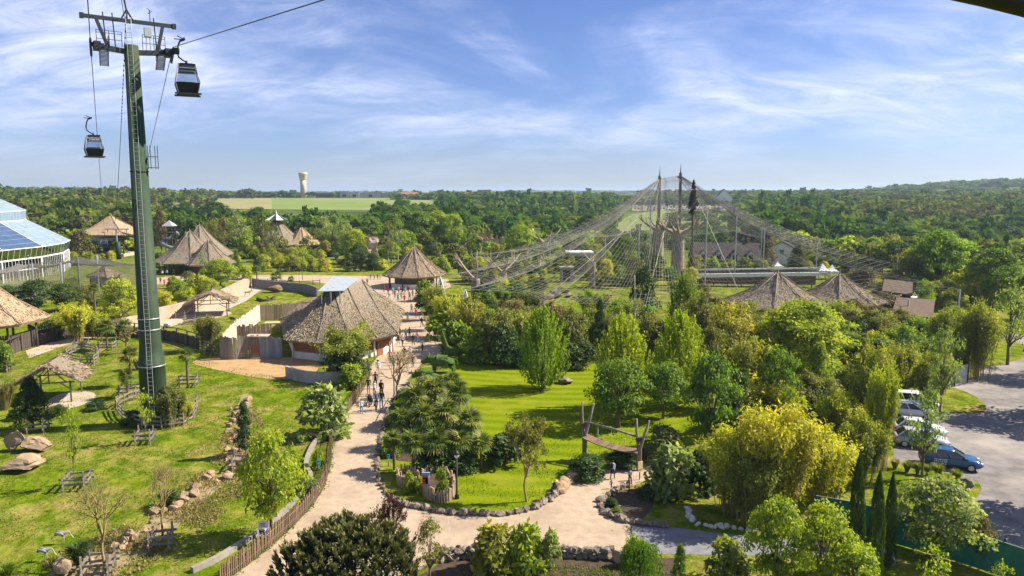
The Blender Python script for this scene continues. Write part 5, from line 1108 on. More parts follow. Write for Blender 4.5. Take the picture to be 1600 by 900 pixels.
def rail_fence(pts, label, rails=(.45, .85, 1.2), h=1.4, step=2.2, mat=None, w=.11, rw=.11, name='rail_fence', closed=False, group=None, jit=.05):
    P = px(*pts); c = P[0].copy(); o = empty(name, c, label, 'fence', group); cv = cr(P, 6, closed); cv = cv+[cv[0]] if closed else cv; rg = random.Random(len(label)*7+int(c.x*10)); po = [q for q, d in along(cv, step)]
    if (po[-1]-cv[-1]).length > .4*step: po.append(cv[-1])
    for q in po: link('post', unitbox('post', mat or M_WOODGREY), o, None, q-c, (rg.uniform(-.04, .04), rg.uniform(-.04, .04), rg.uniform(0, 1.5)), (w, w, h*rg.uniform(.95, 1.08)))
    for a, b in zip(po[:-1], po[1:]):
        for z in rails: beam_part(o, 'rail', mat or M_WOODGREY, a-c+Vector((0, 0, z+rg.uniform(-jit, jit))), b-c+Vector((0, 0, z+rg.uniform(-jit, jit))), rw*.6, rw*1.3)
    return o
rail_fence([(182,642),(190,656),(212,668),(247,671),(285,666),(304,652),(309,632)], 'three rail weathered wooden fence ringing the foot of the green pylon', (.35, .75, 1.1), 1.35, 1.9)
rail_fence([(183,640),(200,629),(222,622)], 'short pale rail fence behind the pylon ring, by the fan palm', (.5, .95), 1.2, 1.6)
rail_fence([(310,548),(328,556),(345,560)], 'dark rail gate fence left of the plank stable wall', (.3, .75, 1.2, 1.6), 1.8, 1.6, M_WOODDARK)
rail_fence([(404,443),(440,446),(470,447),(500,445)], 'low dark rail fence along the far path above the green hillock', (.5, 1.0), 1.2, 3, M_WOODDARK)
rail_fence([(106,566),(128,572),(150,570),(152,556),(130,550),(108,556)], 'square rail pen on the near lawn below the long dark fence', (.4, .8, 1.15), 1.3, 1.7, closed=True)
def plank_fence(pts, label, h=1.9, w=.28, mat=None, rail=True, name='plank_fence', step=None, cap=None, slope=None, group=None, jit=.06):
    P = px(*pts); c = P[0].copy(); o = empty(name, c, label, 'fence', group); cv = cr(P, 6); rg = random.Random(len(label)+int(c.y)); L_ = sum((b-a).length for a, b in zip(cv[:-1], cv[1:])); w = max(w, L_/290); n = 0
    for q, d in along(cv, w):
        hh = h if slope is None else slope[0]+(slope[1]-slope[0])*n*w/L_
        link('plank', unitbox('plank', mat or M_WOODDARK), o, None, q-c, (0, rg.uniform(-.02, .02), math.atan2(d.y, d.x)), (w*.93, .05+rg.uniform(0, .02), hh*(1+rg.uniform(-jit, jit)))); n += 1
    if rail:
        for k, (q, d) in enumerate(along(cv, 3.0)): link('post', unitbox('post', mat or M_WOODDARK), o, None, q-c-Vector((d.y, -d.x, 0))*-.12, None, (.14, .14, h+.55))
        m = MB(); m.tube([p-c+Vector((0, 0, h+.5)) for p in cv], .07, 4); m.obj('rail', [mat or M_WOODDARK], o)
    return o
plank_fence([(-20,572),(15,556),(55,540),(112,529),(150,526),(200,526),(240,530),(280,536),(312,546)], 'long dark board fence with top rail curving across the back of the near lawn', 1.55, .27)
plank_fence([(346,561),(362,562),(385,560),(405,559)], 'grey plank wall of the stable yard, behind the red brown cow', 2.9, .26, M_WOODGREY, False)
plank_fence([(408,560),(425,560),(440,560)], 'blue grey plank stable front with red panel, right of the cow', 2.7, .26, surf('blue_grey_wood', (.17, .19, .21), (.25, .275, .30), 4, .9, varied=.15), False)
plank_fence([(346,560),(362,538),(385,518),(408,500)], 'pale sunlit plank fence climbing behind the stable yard', 2.7, .28, surf('pale_wood', (.46, .40, .33), (.56, .50, .42), 4, .9, varied=.12), False)
plank_fence([(372,541),(395,540),(425,538)], 'reddish plank screen in the middle of the stable yard', 2.9, .24, surf('reddish_wood', (.21, .13, .10), (.29, .19, .15), 4, .9, varied=.15), False)
plank_fence([(408,501),(425,500),(445,499),(470,497)], 'brown plank screen at the back of the stable yard, against the hall roof', 2.6, .24, surf('plain_brown_wood', (.19, .135, .105), (.27, .20, .16), 4, .9, varied=.15), False)
def stable_roof(a, b, z, dep, label):
    p, q = G(*a), G(*b); c = (p+q)/2; o = empty('stable_canopy', c, label, 'canopy'); m = MB(); m.beam(p-c+Vector((0, .8, z)), q-c+Vector((0, .8, z)), dep, .12); m.obj('roof', [M_PALEPATH], o); m = MB(); [m.beam(Vector((v.x-c.x, .3, 0)), Vector((v.x-c.x, .3, z)), .14) for v in (p, q)]; m.obj('post', [M_WOODDARK], o)
stable_roof((384, 560), (418, 560), 2.8, 1.6, 'narrow pale roof edge over the front stable door')
stable_roof((412, 537), (440, 536), 2.8, 1.6, 'narrow pale roof edge over the rear stable screen')
pn = G(402, 559.5); m = MB(); m.box((0, 0, 1.15), (1.6, .1, .9)); pnl = m.obj('stable_window', [M_WOODRED], None, pn); tag(pnl, 'orange red board filling the stable hatch beside the cow', 'hatch')
def low_wall(pts, h, w, label, mat, name='low_wall'):
    cv = cr(px(*pts), 8); c = cv[0].copy(); m = MB(); V = []; k = len(cv)
    for i, p in enumerate(cv):
        d = (cv[min(i+1, k-1)]-cv[max(i-1, 0)]).normalized(); s = Vector((-d.y, d.x, 0))*w/2
        for sg, z in ((-1, 0), (-1, h), (1, h), (1, 0)): q = p-c+s*sg; V.append((q.x, q.y, z))
    m.add(V, [(i*4+j, i*4+j+1, i*4+5+j, i*4+4+j) for i in range(k-1) for j in range(3)]+[(0, 1, 2, 3), (4*k-1, 4*k-2, 4*k-3, 4*k-4)]); o = m.obj(name, [mat], None, c); return tag(o, label, 'wall')
M_CONC2 = surf('concrete_wall', (.36, .34, .31), (.46, .44, .40), 1.5, .9, .3, c3=(.27, .25, .23), s3=.6)
low_wall([(505,680),(488,700),(478,728),(486,748),(475,770),(452,795),(425,818),(400,838),(372,856),(340,876),(300,895)], .32, .3, 'pale low concrete wall winding between the lawn and the picket fence', surf('pale_wall', (.20, .18, .15), (.30, .27, .23), 2, .9, .3))
low_wall([(448,589),(470,596),(500,599),(530,597),(550,592)], 1.3, .3, 'grey concrete retaining wall below the bamboo bush and sandy yard', M_CONC2)
low_wall([(395,448),(420,452),(450,455),(480,458),(496,464)], 1.9, .3, 'dark grey curved wall behind the green hillock', surf('dark_wall', (.14, .14, .15), (.20, .20, .20), 1, .9, .2))
low_wall([(232,503),(262,497),(300,487),(335,475),(362,462),(388,448)], 2.0, 1.2, 'pale tan sloping rock wall between the yellow bamboo and the hillock', surf('tan_wall', (.33, .25, .175), (.45, .36, .27), .6, .95, .6, 3))
low_wall([(130,517),(170,512),(215,504),(228,503)], 1.2, .2, 'pale board screen left of the pylon below the yellow tree', M_PALEPATH)
# border stones
def stones(chain, n, label, smin, smax, mat=M_GREYROCK, seed=1, rows=1, h=.8, name='stone_border', jit=.1):
    cv = cr(px(*chain), 8); c = cv[len(cv)//2].copy(); o = empty(name, c, label, 'stone border'); rg = random.Random(seed); L_ = sum((b-a).length for a, b in zip(cv[:-1], cv[1:])); step = L_/n
    for r_ in range(rows):
        for q, d in along(cv, step, step*.5*(r_ % 2)):
            s = rg.uniform(smin, smax); q = q+Vector((rg.uniform(-jit, jit), rg.uniform(-jit, jit), 0)); link('stone', STN_M[mat.name][rg.randrange(5)], o, None, q-c+Vector((0, 0, s*.25+r_*smin*.9)), (rg.uniform(-.3, .3), rg.uniform(-.3, .3), rg.uniform(0, 6)), (max(step*.52, s*.6) if jit < .3 else s*.6, s*.5, s*h*.6))
    return o
STN_M = {m.name: [rock_mesh(80+i, 2, .85, m, .25) for i in range(5)] for m in (M_GREYROCK, M_WHITEROCK, M_ROCK)}
stones([(638,600),(622,622),(604,655),(594,690),(590,720),(590,745),(597,765),(612,780)], 46, 'grey stone border along the path side of the palm island', .35, .6)
stones([(612,780),(632,789),(660,796),(700,802),(740,805),(775,805),(805,802),(835,794),(855,784),(872,771)], 52, 'chunky grey boulders edging the front of the palm island lawn', .4, .75, seed=2)
stones([(872,771),(885,758),(900,748),(912,742)], 8, 'large tan stones at the path bend near the crouching visitor', .8, 1.3, M_ROCK, 3)
stones([(985,758),(962,768),(944,780),(937,790),(944,801),(962,810),(985,818),(1015,821),(1050,826)], 36, 'dark stone edge round the tip of the shaded right island', .4, .75, seed=4)
stones([(1074,797),(1076,806),(1082,815),(1092,820),(1108,824),(1125,824),(1142,826),(1160,828),(1178,830)], 15, 'white painted looking stones edging the grey lane by the bamboo', .35, .6, M_WHITEROCK, 5)
stones([(684,877),(720,873),(760,871),(800,871),(845,869),(880,870),(920,872),(960,873)], 44, 'two course stone kerb along the bottom planting bed', .45, .7, seed=6, rows=2)
stones([(960,874),(985,878)], 3, 'three large boulders ending the bottom stone kerb', .8, 1.0, M_ROCK, 7)
stones([(100,885),(150,868),(195,852),(230,832),(255,806),(280,785),(305,765),(328,752),(350,742),(360,720),(366,690),(370,660),(378,630)], 78, 'tan rocks scattered along the dry bed across the near lawn', .25, .95, M_ROCK, 8, h=.9, jit=.85)
rock(22, 706, 30, 42, 'tall tilted tan slab leaning at the left edge of the near lawn', M_ROCK, 11, rot=(.3, .6, .2))
rock(52, 707, 48, 24, 'broad sunlit tan boulder behind the flat slab at the left edge', M_ROCK, 12)
rock(30, 737, 64, 24, 'flat tan slab in front of the two boulders at the left edge', M_ROCK, 13)
rock(731, 557, 24, 16, 'rounded brown boulder beside the turf giraffe', M_ROCK, 14)
rock(885, 600, 32, 10, 'flat brown rock lying right of the vase shaped lawn tree', M_GREYROCK, 15)
rock(1511, 766, 26, 22, 'pointed grey boulder at the car park kerb beside the grass tufts', M_GREYROCK, 16)
rock(97, 900, 34, 30, 'tan boulder at the bottom left behind the grey bird', M_ROCK, 17); rock(285, 470, 14, 9, 'pale boulder right of the pylon on the hillock edge', M_WHITEROCK, 18) if False else None
rock(262, 512, 12, 9, 'small pale pink boulder right beside the pylon shaft', M_WHITEROCK, 19); rock(150, 600, 10, 5, 'dark low stone on the lawn right of the thatched shelter pad', M_GREYROCK, 20) if False else None
rock(427, 457, 22, 14, 'gnarled brown tree stump like rock on top of the hillock', M_WOODBROWN, 21)
for i, (x, y, w, h) in enumerate([(840,470,16,10),(858,468,14,10),(872,466,15,11),(888,465,14,9),(900,468,12,8),(846,462,12,8),(866,459,13,9),(884,458,12,8),(925,464,22,8),(952,463,9,5)]):
    rock(x, y, w, h, ['lowest left rock of the aviary rock pile', 'round rock second in the aviary rock pile', 'tall middle rock of the aviary rock pile', 'rock right of the middle of the aviary rock pile', 'small right end rock of the aviary rock pile', 'upper left rock of the aviary rock pile', 'upper middle rock of the aviary rock pile', 'upper right rock of the aviary rock pile', 'flat brown slab in front of the slim baobab', 'small dark rock on the aviary lawn edge'][i], M_GREYROCK if i < 8 else M_ROCK, 90+i, group='rocks inside the aviary')
for i, (x, y, w, h) in enumerate([(455,408,16,8),(480,411,18,8),(505,417,16,7),(530,412,16,8),(415,416,18,8),(440,425,12,6),(545,405,14,7),(610,402,18,7),(470,424,12,6)]):
    rock(x, y, w, h, 'pale boulder among the yellow shrubs above the far path', M_ROCK, 120+i, group='pale boulders above the far path')
# tree guards
def guard(x, y, w, label, h=1.25, n=4, mat=None):
    p = G(x, y); r = w*mpp(p)/2; o = empty('tree_guard', p, label, 'tree guard', 'wooden tree guards on the near lawn', .4); rg = random.Random(x); Q = ringpts(n, r, r, 0, .6)
    for q in Q: link('post', unitbox('post', mat or M_WOODGREY), o, None, q, (0, 0, .3), (.11, .11, h*rg.uniform(.95, 1.15)))
    for i in range(n):
        a, b = Q[i], Q[(i+1) % n]; e = (b-a).normalized()*.25
        for z in (.45, .85): beam_part(o, 'rail', mat or M_WOODGREY, a-e+Vector((0, 0, z+rg.uniform(-.1, .1))), b+e+Vector((0, 0, z+rg.uniform(-.1, .1))), .06, .14)
for a in [(121,762,42,'wooden guard round the lime sapling in the middle of the near lawn'),(252,856,40,'wooden guard round the brushy bare tree beside the dry bed'),(155,897,52,'wooden guard round the yellow twigged bare tree at the bottom left'),(226,692,30,'wooden guard with red flowers just below the pylon fence'),(60,674,32,'wooden guard at the foot of the dark fir'),(203,617,34,'wooden guard round the fan palm left of the pylon'),(168,546,28,'wooden guard round the palm by the long dark fence'),(295,603,32,'wooden guard round the small palm right of the pylon'),(378,733,34,'wooden guard at the dry bed beside the slim dark tree'),(128,545,22,'pale wooden guard in front of the long dark fence'),(5,580,28,'wooden guard cut by the left edge below the big thatched hut'),(283,497,18,'dark wooden guard behind the round bush on the hillock'),(297,506,20,'low dark picnic like guard next to the hillock shelter'),(402,447,16,'dark guard round the twin palms on the hillock'),(432,447,16,'pale guard behind the stump on the hillock')]: guard(*a)
# planter with its sign
def planter():
    c = G(668, 765); o = empty('log_planter', c, 'heart shaped planter of upright pale logs with banana plants', 'planter'); cv = cr(px((622,757),(634,764),(650,768),(660,772),(668,780),(684,786),(700,784),(708,776),(708,762),(698,752),(684,746),(668,750),(655,754),(642,748),(628,748)), 6, True); rg = random.Random(2); m = MB(); m.tube([(0, 0, 0), (0, 0, .5), (0, 0, 1)], [1, .95, .9], 6); me = m.mesh('log', [surf('pale_log', (.33, .24, .15), (.46, .36, .25), 6, .9, .5, 12, varied=.2)])
    for q, d in along(cv+[cv[0]], .17): r = rg.uniform(.065, .085); link('log', me, o, None, q-c, (rg.uniform(-.06, .06), rg.uniform(-.06, .06), 0), (r, r, rg.uniform(.75, 1.15)))
    b = MB(); V = [p-c+Vector((0, 0, .5)) for p in cv]; b.add(V, [tuple(range(len(V)))]); b.obj('soil', [M_SOIL], o)
planter()
M_POSTERR = surf('poster_red', (.45, .07, .03), None, 1, .6); M_BLUE = surf('sign_blue', (.07, .28, .52), None, 1, .5); M_CREAM = surf('sign_cream', (.62, .50, .28), (.55, .43, .24), 2, .7); M_BLACK = surf('black_paint', (.015, .015, .017), None, 1, .5)
def sign(x, y, w, h, label, face, post=M_STEEL, bands=(), rz=0.0, two=False, ph=None, name='sign'):
    p = G(x, y); s = mpp(p); zt = top_z(p, ph); W_, H_ = w*s, h*s; o = empty(name, p, label, 'sign', None, rz); pm = MB(); pm.tube([(0, 0, 0), (0, 0, zt-.05)], .045, 6); pme = pm.mesh('post', [post])
    for dx in ((-W_*.42, W_*.42) if two else (0,)): link('post', pme, o, None, (dx, .05, 0))
    m = MB(); m.box((0, 0, zt-H_/2), (W_, .05, H_)); bo = m.obj('panel', [face], o)
    for (z0, z1, x0, x1, mt) in bands: m = MB(); m.box(((x0+x1)/2*W_, -.032, zt-H_*(1-(z0+z1)/2)), ((x1-x0)*W_, .014, (z1-z0)*H_)); m.obj('print', [mt], bo)
M_SKINP = surf('poster_pale', (.65, .50, .42), None, 1, .7)
sign(666, 778, 12, 22, 'blue headed poster sign with red picture standing at the log planter', M_WHITE, M_WHITE, [(.78, 1.0, -.5, .5, M_BLUE), (0, .1, -.5, .5, M_BLUE), (.1, .78, -.5, .28, M_POSTERR), (.15, .6, -.05, .45, M_SKINP), (.5, .62, -.4, .1, M_CREAM), (.3, .38, -.42, 0, M_CREAM)], ph=738)
sign(607, 729, 5, 6, 'small blue plate on a thin post at the edge of the palm island', M_BLUE, ph=710, bands=[(.3, .5, -.3, .3, M_WHITE)])
sign(498, 740, 5, 8, 'small blue plate on a post inside the picket fence', M_BLUE, ph=719, bands=[(.3, .5, -.3, .3, M_WHITE)])
def panel_board():
    p = G(413, 850); s = mpp(p); o = empty('notice_board', p, 'pair of white information panels on dark legs left of the picket fence', 'sign', None, .25); w = 15*s; pm = MB(); pm.tube([(0, 0, 0), (0, 0, .9)], .035, 5); pme = pm.mesh('leg', [M_BLACK])
    for dx in (-w*.4, w*.4): link('leg', pme, o, None, (dx, 0, 0))
    for z, bl in ((.75, 1), (1.22, 0)):
        m = MB(); m.box((0, 0, z), (w, .05, .42), rot=Matrix.Rotation(-.35, 3, 'X')); bo = m.obj('panel', [M_WHITE], o)
        for k in range(3): m = MB(); m.box((-w*.1 if k else w*.05, -.03-.03, z-.1+.1*k), (w*(.5 if k else .6), .012, .05 if not bl else .07), rot=Matrix.Rotation(-.35, 3, 'X')); m.obj('print', [M_BLACK if bl else M_GREYWALL], bo)
panel_board()
sign(1000, 750, 9, 17, 'plain cream board on a wooden post at the right path fork', M_CREAM, M_WOODBROWN, [(.2, .25, -.4, .4, M_WOODBROWN)], rz=.5, ph=721)
sign(983, 771, 3, 4, 'slim brown marker post at the tip of the shaded right island', M_WOODBROWN, M_WOODBROWN, ph=741, name='marker_post')
def lamp(x, y, yt, label, hx=0.0):
    p = G(x, y); z = top_z(p, yt); o = empty('lamp_post', p, label, 'lamp post', None, hx); m = MB(); m.lathe([(.16, 0), (.16, .25), (.07, .35), (.05, z-.4)], n=8); m.obj('pole', [M_BLACK], o); m = MB(); m.lathe([(.06, z-.4), (.22, z-.36), (.22, z-.3), (.04, z-.05)], n=10); m.obj('lamp_head', [M_BLACK], o); m = MB(); m.lathe([(.10, z-.62), (.17, z-.42), (.17, z-.38)], n=10); m.obj('lamp_shade', [M_WHITE], o)
lamp(714, 779, 702, 'black lamp post with white globe beside the log planter')
lamp(616, 622, 558, 'slim grey lamp post between the bare tree and the walkers on the path')
lamp(1002, 760, 655, 'dark tall post with lamp beside the right end of the rope bridge') if False else None
lamp(50, 480, 395, 'tall slim lamp post by the big thatched hut at the left edge')
lamp(1484, 540, 470, 'slim lamp post among the bamboo left of the car park gate') if False else None
# rope bridge gate over the path
def rope_bridge():
    a, b = G(913, 718), G(998, 735); c = a.copy(); o = empty('wooden_swing_bridge', c, 'rustic log frame with hanging plank bridge over the lawn corner', 'bridge'); za, zb = top_z(a, 628), top_z(b, 655); U = Vector((0, 0, 1)); d = (b-a).normalized()
    for q, zt, zf in ((a-c, za, top_z(a, 662)), (b-c, zb, top_z(b, 685))):
        for s in (-1, 1): m = MB(); m.tube([q+d*.05*s, q+d*.08*s+U*zf*.7, q+d*(.35*s+.1)+U*(zf+.6), q+d*(.5*s+.25)+U*zt], [.14, .13, .11, .07], 7); m.obj('post', [M_WOODGREY], o)
        m = MB(); m.box(q+U*(zf-.05), (.5, .4, .3)); m.obj('binding', [M_WOODDARK], o)
    e, f = a-c+U*top_z(a, 660), b-c+U*top_z(b, 683); m = MB(); m.tube([e, e.lerp(f, .5)+U*.1, f], [.1, .09, .1], 7); m.obj('top_beam', [M_WOODGREY], o)
    g, h = a-c+U*top_z(a, 682), b-c+U*top_z(b, 705); n = 24
    for i in range(n): q = g.lerp(h, (i+.5)/n)-U*(.25*4*(i/n)*(1-i/n)); link('plank', unitbox('deck_plank', M_WOODBROWN), o, None, q, (0, 0, math.atan2(d.y, d.x)), ((h-g).length/n*.93, 1.1, .07))
    for t in (.25, .5, .75): m = MB(); m.tube([e.lerp(f, t)+U*.08, g.lerp(h, t)-U*.2], .025, 4); m.obj('rope', [M_WHITE], o)
rope_bridge()
def foot_bridge():
    a, b = G(760, 474), G(782, 470); c = (a+b)/2; o = empty('wooden_footbridge', c, 'small wooden footbridge with railings inside the left aviary', 'bridge'); d = (b-a).normalized(); n = 10; 
    for i in range(n): link('plank', unitbox('deck_plank', M_WOODBROWN), o, None, a.lerp(b, (i+.5)/n)-c+Vector((0, 0, .6)), (0, 0, math.atan2(d.y, d.x)), ((b-a).length/n*.9, 1.6, .08))
    for s in (-.8, .8):
        off = Vector((-d.y, d.x, 0))*s
        for i in range(5): link('post', unitbox('post', M_WOODGREY), o, None, a.lerp(b, i/4)-c+off, None, (.1, .1, 1.7))
        beam_part(o, 'rail', M_WOODGREY, a-c+off+Vector((0, 0, 1.6)), b-c+off+Vector((0, 0, 1.6)), .07)
foot_bridge()
# green screen along the bottom right, and the car park gate
M_TARP = surf('green_screen', (.020, .135, .085), (.035, .18, .115), 1.2, .75, .3, 3)
def screen():
    pts = px((1272,822),(1330,833),(1395,850),(1460,868),(1530,890),(1600,915),(1680,950)); c = pts[0].copy(); o = empty('green_screen_fence', c, 'green windbreak screen fence below the car park', 'fence'); U = Vector((0, 0, 1))
    for i, (a, b) in enumerate(zip(pts[:-1], pts[1:])):
        n = 8; m = MB(); V = []; rg = random.Random(i)
        d = (b-a).normalized(); s = Vector((-d.y, d.x, 0))
        for j in range(n+1):
            for k in range(4): V.append(a.lerp(b, j/n)-c+U*(.05+1.95*k/3)+s*(rg.uniform(-.04, .04) if 0 < j < n else 0))
        m.add(V, [(j*4+k, j*4+4+k, j*4+5+k, j*4+k+1) for j in range(n) for k in range(3)]); m.obj('screen_panel', [M_TARP], o)
        for q in (a, (a+b)/2): link('post', unitbox('post', M_BLACK), o, None, q-c+s*.06, None, (.07, .07, 2.25))
        beam_part(o, 'rail', M_STEEL, a-c+U*2.03, b-c+U*2.03, .04)
screen()
def gate():
    a, b = G(1491, 604), G(1511, 598); c = (a+b)/2; o = empty('metal_gate', c, 'white framed grey metal gate at the car park corner', 'gate'); d = b-a; z = top_z(c, 572); m = MB()
    for q0, q1 in ((a-c+Vector((0, 0, .1)), a-c+Vector((0, 0, z))), (b-c+Vector((0, 0, .1)), b-c+Vector((0, 0, z))), (a-c+Vector((0, 0, z)), b-c+Vector((0, 0, z))), (a-c+Vector((0, 0, .12)), b-c+Vector((0, 0, .12))), ((a+b)/2-c+Vector((0, 0, .1)), (a+b)/2-c+Vector((0, 0, z))), (a-c+Vector((0, 0, z*.5)), b-c+Vector((0, 0, z*.5)))): m.beam(q0, q1, .09)
    m.obj('gate_frame', [M_STEEL], o); m = MB(); m.beam(a-c+Vector((0, .03, z/2)), b-c+Vector((0, .03, z/2)), .03, z-.15); m.obj('mesh_panel', [M_GREYWALL], o)
    m = MB(); m.box((0, 0, z/2+.1), (.14, .14, z+.2)); pm = m.mesh('post', [M_BLACK])
    for q in (a, b, G(1476, 608)): link('post', pm, o, None, q-c)
    m = MB(); m.beam(G(1476, 608)-c+Vector((0, 0, z/2)), a-c+Vector((0, 0, z/2)), .05, z-.1); m.obj('side_panel', [surf('dark_blue_panel', (.03, .045, .06), None, 1, .6)], o)
gate()
# bench rails along the planting by the main path
low = [(682,556),(690,552),(696,549)]
rail_fence([(655,482),(660,494),(668,508),(680,524),(690,540),(700,549)], 'low grey tube rail along the right edge of the main path', (.55,), .6, 1.8, M_STEEL, .05, .06, name='path_rail')
rail_fence([(600,668),(606,652),(614,636),(622,622)], 'thin metal hand rail between the walkers and the palm island', (.9,), .95, 1.6, M_STEEL, .045, .05, name='path_rail')
def cabin_edge():
    pts = [ray(1400, -20), ray(1480, -2), ray(1540, 11), ray(1600, 26), ray(1680, 48), ray(1800, 85)]; P = [Vector((d[0]*1.5, d[1]*1.5, EYE+d[2]*1.5)) for d in pts]
    m = MB(); m.tube([p+Vector((0, 0, .022)) for p in P], .022, 10); b = [p+Vector((0, 0, .05)) for p in P]
    o = m.obj('cabin_roof_edge', [M_BLACK]); tag(o, 'dark rounded roof edge of the cable cabin crossing the upper right corner', 'cabin edge')
cabin_edge()
# ------------------------------------------------------------------ people, animals, cars
def skin_mesh(name, nodes, edges, sub=1, mats=()):
    me = bpy.data.meshes.new('tmp'); me.from_pydata([n[:3] for n in nodes], edges, []); ob = bpy.data.objects.new('tmp', me); COL.objects.link(ob)
    md = ob.modifiers.new('s', 'SKIN'); md.use_smooth_shade = True
    for i, n in enumerate(nodes): v = me.skin_vertices[0].data[i]; v.radius = (n[3], n[4] if len(n) > 4 else n[3]); v.use_root = (i == 0)
    ob.modifiers.new('u', 'SUBSURF').levels = sub; ob.modifiers['u'].render_levels = sub
    dg = bpy.context.evaluated_depsgraph_get(); r = bpy.data.meshes.new_from_object(ob.evaluated_get(dg)); r.name = name; bpy.data.objects.remove(ob); bpy.data.meshes.remove(me); r.materials.clear()
    for m in mats: r.materials.append(m)
    r.polygons.foreach_set('use_smooth', [True]*len(r.polygons)); return r
SKIN = surf('skin', (.50, .30, .21), (.44, .26, .18), 6, .6); HAIRM = {k: surf('hair_'+k, c, None, 1, .7) for k, c in dict(brown=(.06, .035, .02), black=(.012, .010, .009), blonde=(.42, .30, .14), grey=(.35, .34, .32)).items()}
CL = {k: surf('cloth_'+k, c, tuple(v*.8 for v in c), 9, .9) for k, c in dict(black=(.014, .014, .016), white=(.72, .72, .70), navy=(.018, .024, .055), denim=(.07, .11, .19), jeans=(.12, .19, .32), mustard=(.40, .24, .06), red=(.42, .03, .03), maroon=(.20, .03, .04), khaki=(.32, .26, .16), grey=(.26, .26, .27), cyan=(.12, .45, .58), pink=(.55, .30, .27), plaid=(.48, .49, .55), green=(.08, .17, .09), blue=(.04, .10, .45), yellow=(.70, .55, .06)).items()}
def body(pose):
    st = {'stand': (0, 0, .08, -.08), 'walk': (.24, -.20, -.22, .22), 'walk2': (-.18, .22, .2, -.18), 'push': (.2, -.18, .38, .38), 'bend': (.05, -.12, .35, .30)}[pose]; l, r, al, ar = st; bend = .55 if pose == 'bend' else 0.0
    def up(x, y, z): 
        if z > .95 and bend: dz = z-.95; return (x, y-dz*math.sin(bend), .95+dz*math.cos(bend))
        return (x, y, z)
    N = [(0, 0, .95, .125, .10), (*up(0, 0, 1.15), .115, .085), (*up(0, .01, 1.36), .155, .095), (*up(0, .01, 1.47), .055), (*up(0, -.02, 1.56), .085, .09), (*up(0, -.02, 1.68), .07)]
    E = [(0, 1), (1, 2), (2, 3), (3, 4), (4, 5)]
    for s, k, a in ((-1, l, al), (1, r, ar)):
        b = len(N); N += [(s*.09, -.01, .86, .085), (s*.095, -k*.45-.02, .50, .058), (s*.095, -k*.9+(.10 if k < 0 else 0), .09, .042), (s*.10, -k*.9+(.10 if k < 0 else 0)-.12, .035, .036)]; E += [(0, b), (b, b+1), (b+1, b+2), (b+2, b+3)]
        b = len(N); ah = (.30 if pose == 'push' else 0); N += [(*up(s*.19, .01, 1.40), .055), (*up(s*.235, -a*.35, 1.15), .043), (*up(s*.23, -a*1.0-.06, .93+ah*.4), .032), (*up(s*.22, -a*1.15-.09, .85+ah*.6), .03)]; E += [(2, b), (b, b+1), (b+1, b+2), (b+2, b+3)]
    me = skin_mesh('body', N, E, 1, [SKIN, CL['white'], CL['navy'], CL['black']]); hands = [Vector(N[i][:3]) for i in range(len(N)) if N[i][3] == .03]
    for p in me.polygons:
        c = p.center; q = 1
        if any((c-h).length < .10 for h in hands): q = 0
        elif c.z < .085: q = 3
        elif c.z < .93 and abs(c.x) < .18: q = 2
        else:
            hd = Vector(N[4][:3]); nk = Vector(N[3][:3])
            if (c-hd).length < .16 and c.z > nk.z-.01: q = 0
        p.material_index = q
    m = MB(); hd = Vector(N[4][:3]); m.ell(hd+Vector((0, .025, .045)), (.098, .105, .105), 10, 6); hair = m.mesh('hair', [HAIRM['brown']]); m = MB(); m.ell(hd+Vector((0, .06, -.02)), (.10, .075, .20), 10, 6); m.ell(hd+Vector((0, .02, .05)), (.10, .105, .105), 10, 6); lh = m.mesh('hair', [HAIRM['brown']])
    m = MB(); m.ell(hd+Vector((0, .01, .085)), (.10, .11, .075), 10, 6); m.lathe([(.17, .06), (.17, .075)], tuple(hd+Vector((0, -.02, 0))), 12); hat = m.mesh('hat', [CL['black']])
    m = MB(); sh = Vector(N[2][:3]); m.ell(sh+Vector((0, .17, -.12)), (.15, .10, .24), 10, 7); bag = m.mesh('backpack', [CL['black']])
    f = MB(); 
    for s in (-1, 1): f.ell(hd+Vector((s*.034, -.088, .012)), (.012, .006, .008), 6, 4)
    f.ell(hd+Vector((0, -.098, -.018)), (.014, .018, .02), 6, 4); f.ell(hd+Vector((0, -.088, -.05)), (.026, .006, .006), 6, 4); 
    return dict(body=me, hair=hair, long=lh, hat=hat, bag=bag, face=f.mesh('face', [CL['maroon']]))
BOD = {k: body(k) for k in ('stand', 'walk', 'walk2', 'push', 'bend')}
def person(x, y, hpx, pose, top, bot, label, rz=0.0, hair='brown', style='hair', bag=None, hat=None, shoes='black', group=None):
    p = G(x, y); s = hpx*mpp(p)/1.68; B = BOD[pose]; o = empty('person', p, label, 'person', group, rz); o.scale = (s, s, s)
    link('body', B['body'], o, [SKIN, CL[top], CL[bot], CL[shoes]]); link('hair', B[style], o, [HAIRM[hair]]); link('face', B['face'], o)
    if hat: link('hat', B['hat'], o, [CL[hat]])
    if bag: link('backpack', B['bag'], o, [CL[bag]])
    return o
AW, TO = 2.9, .1      # walking away / towards
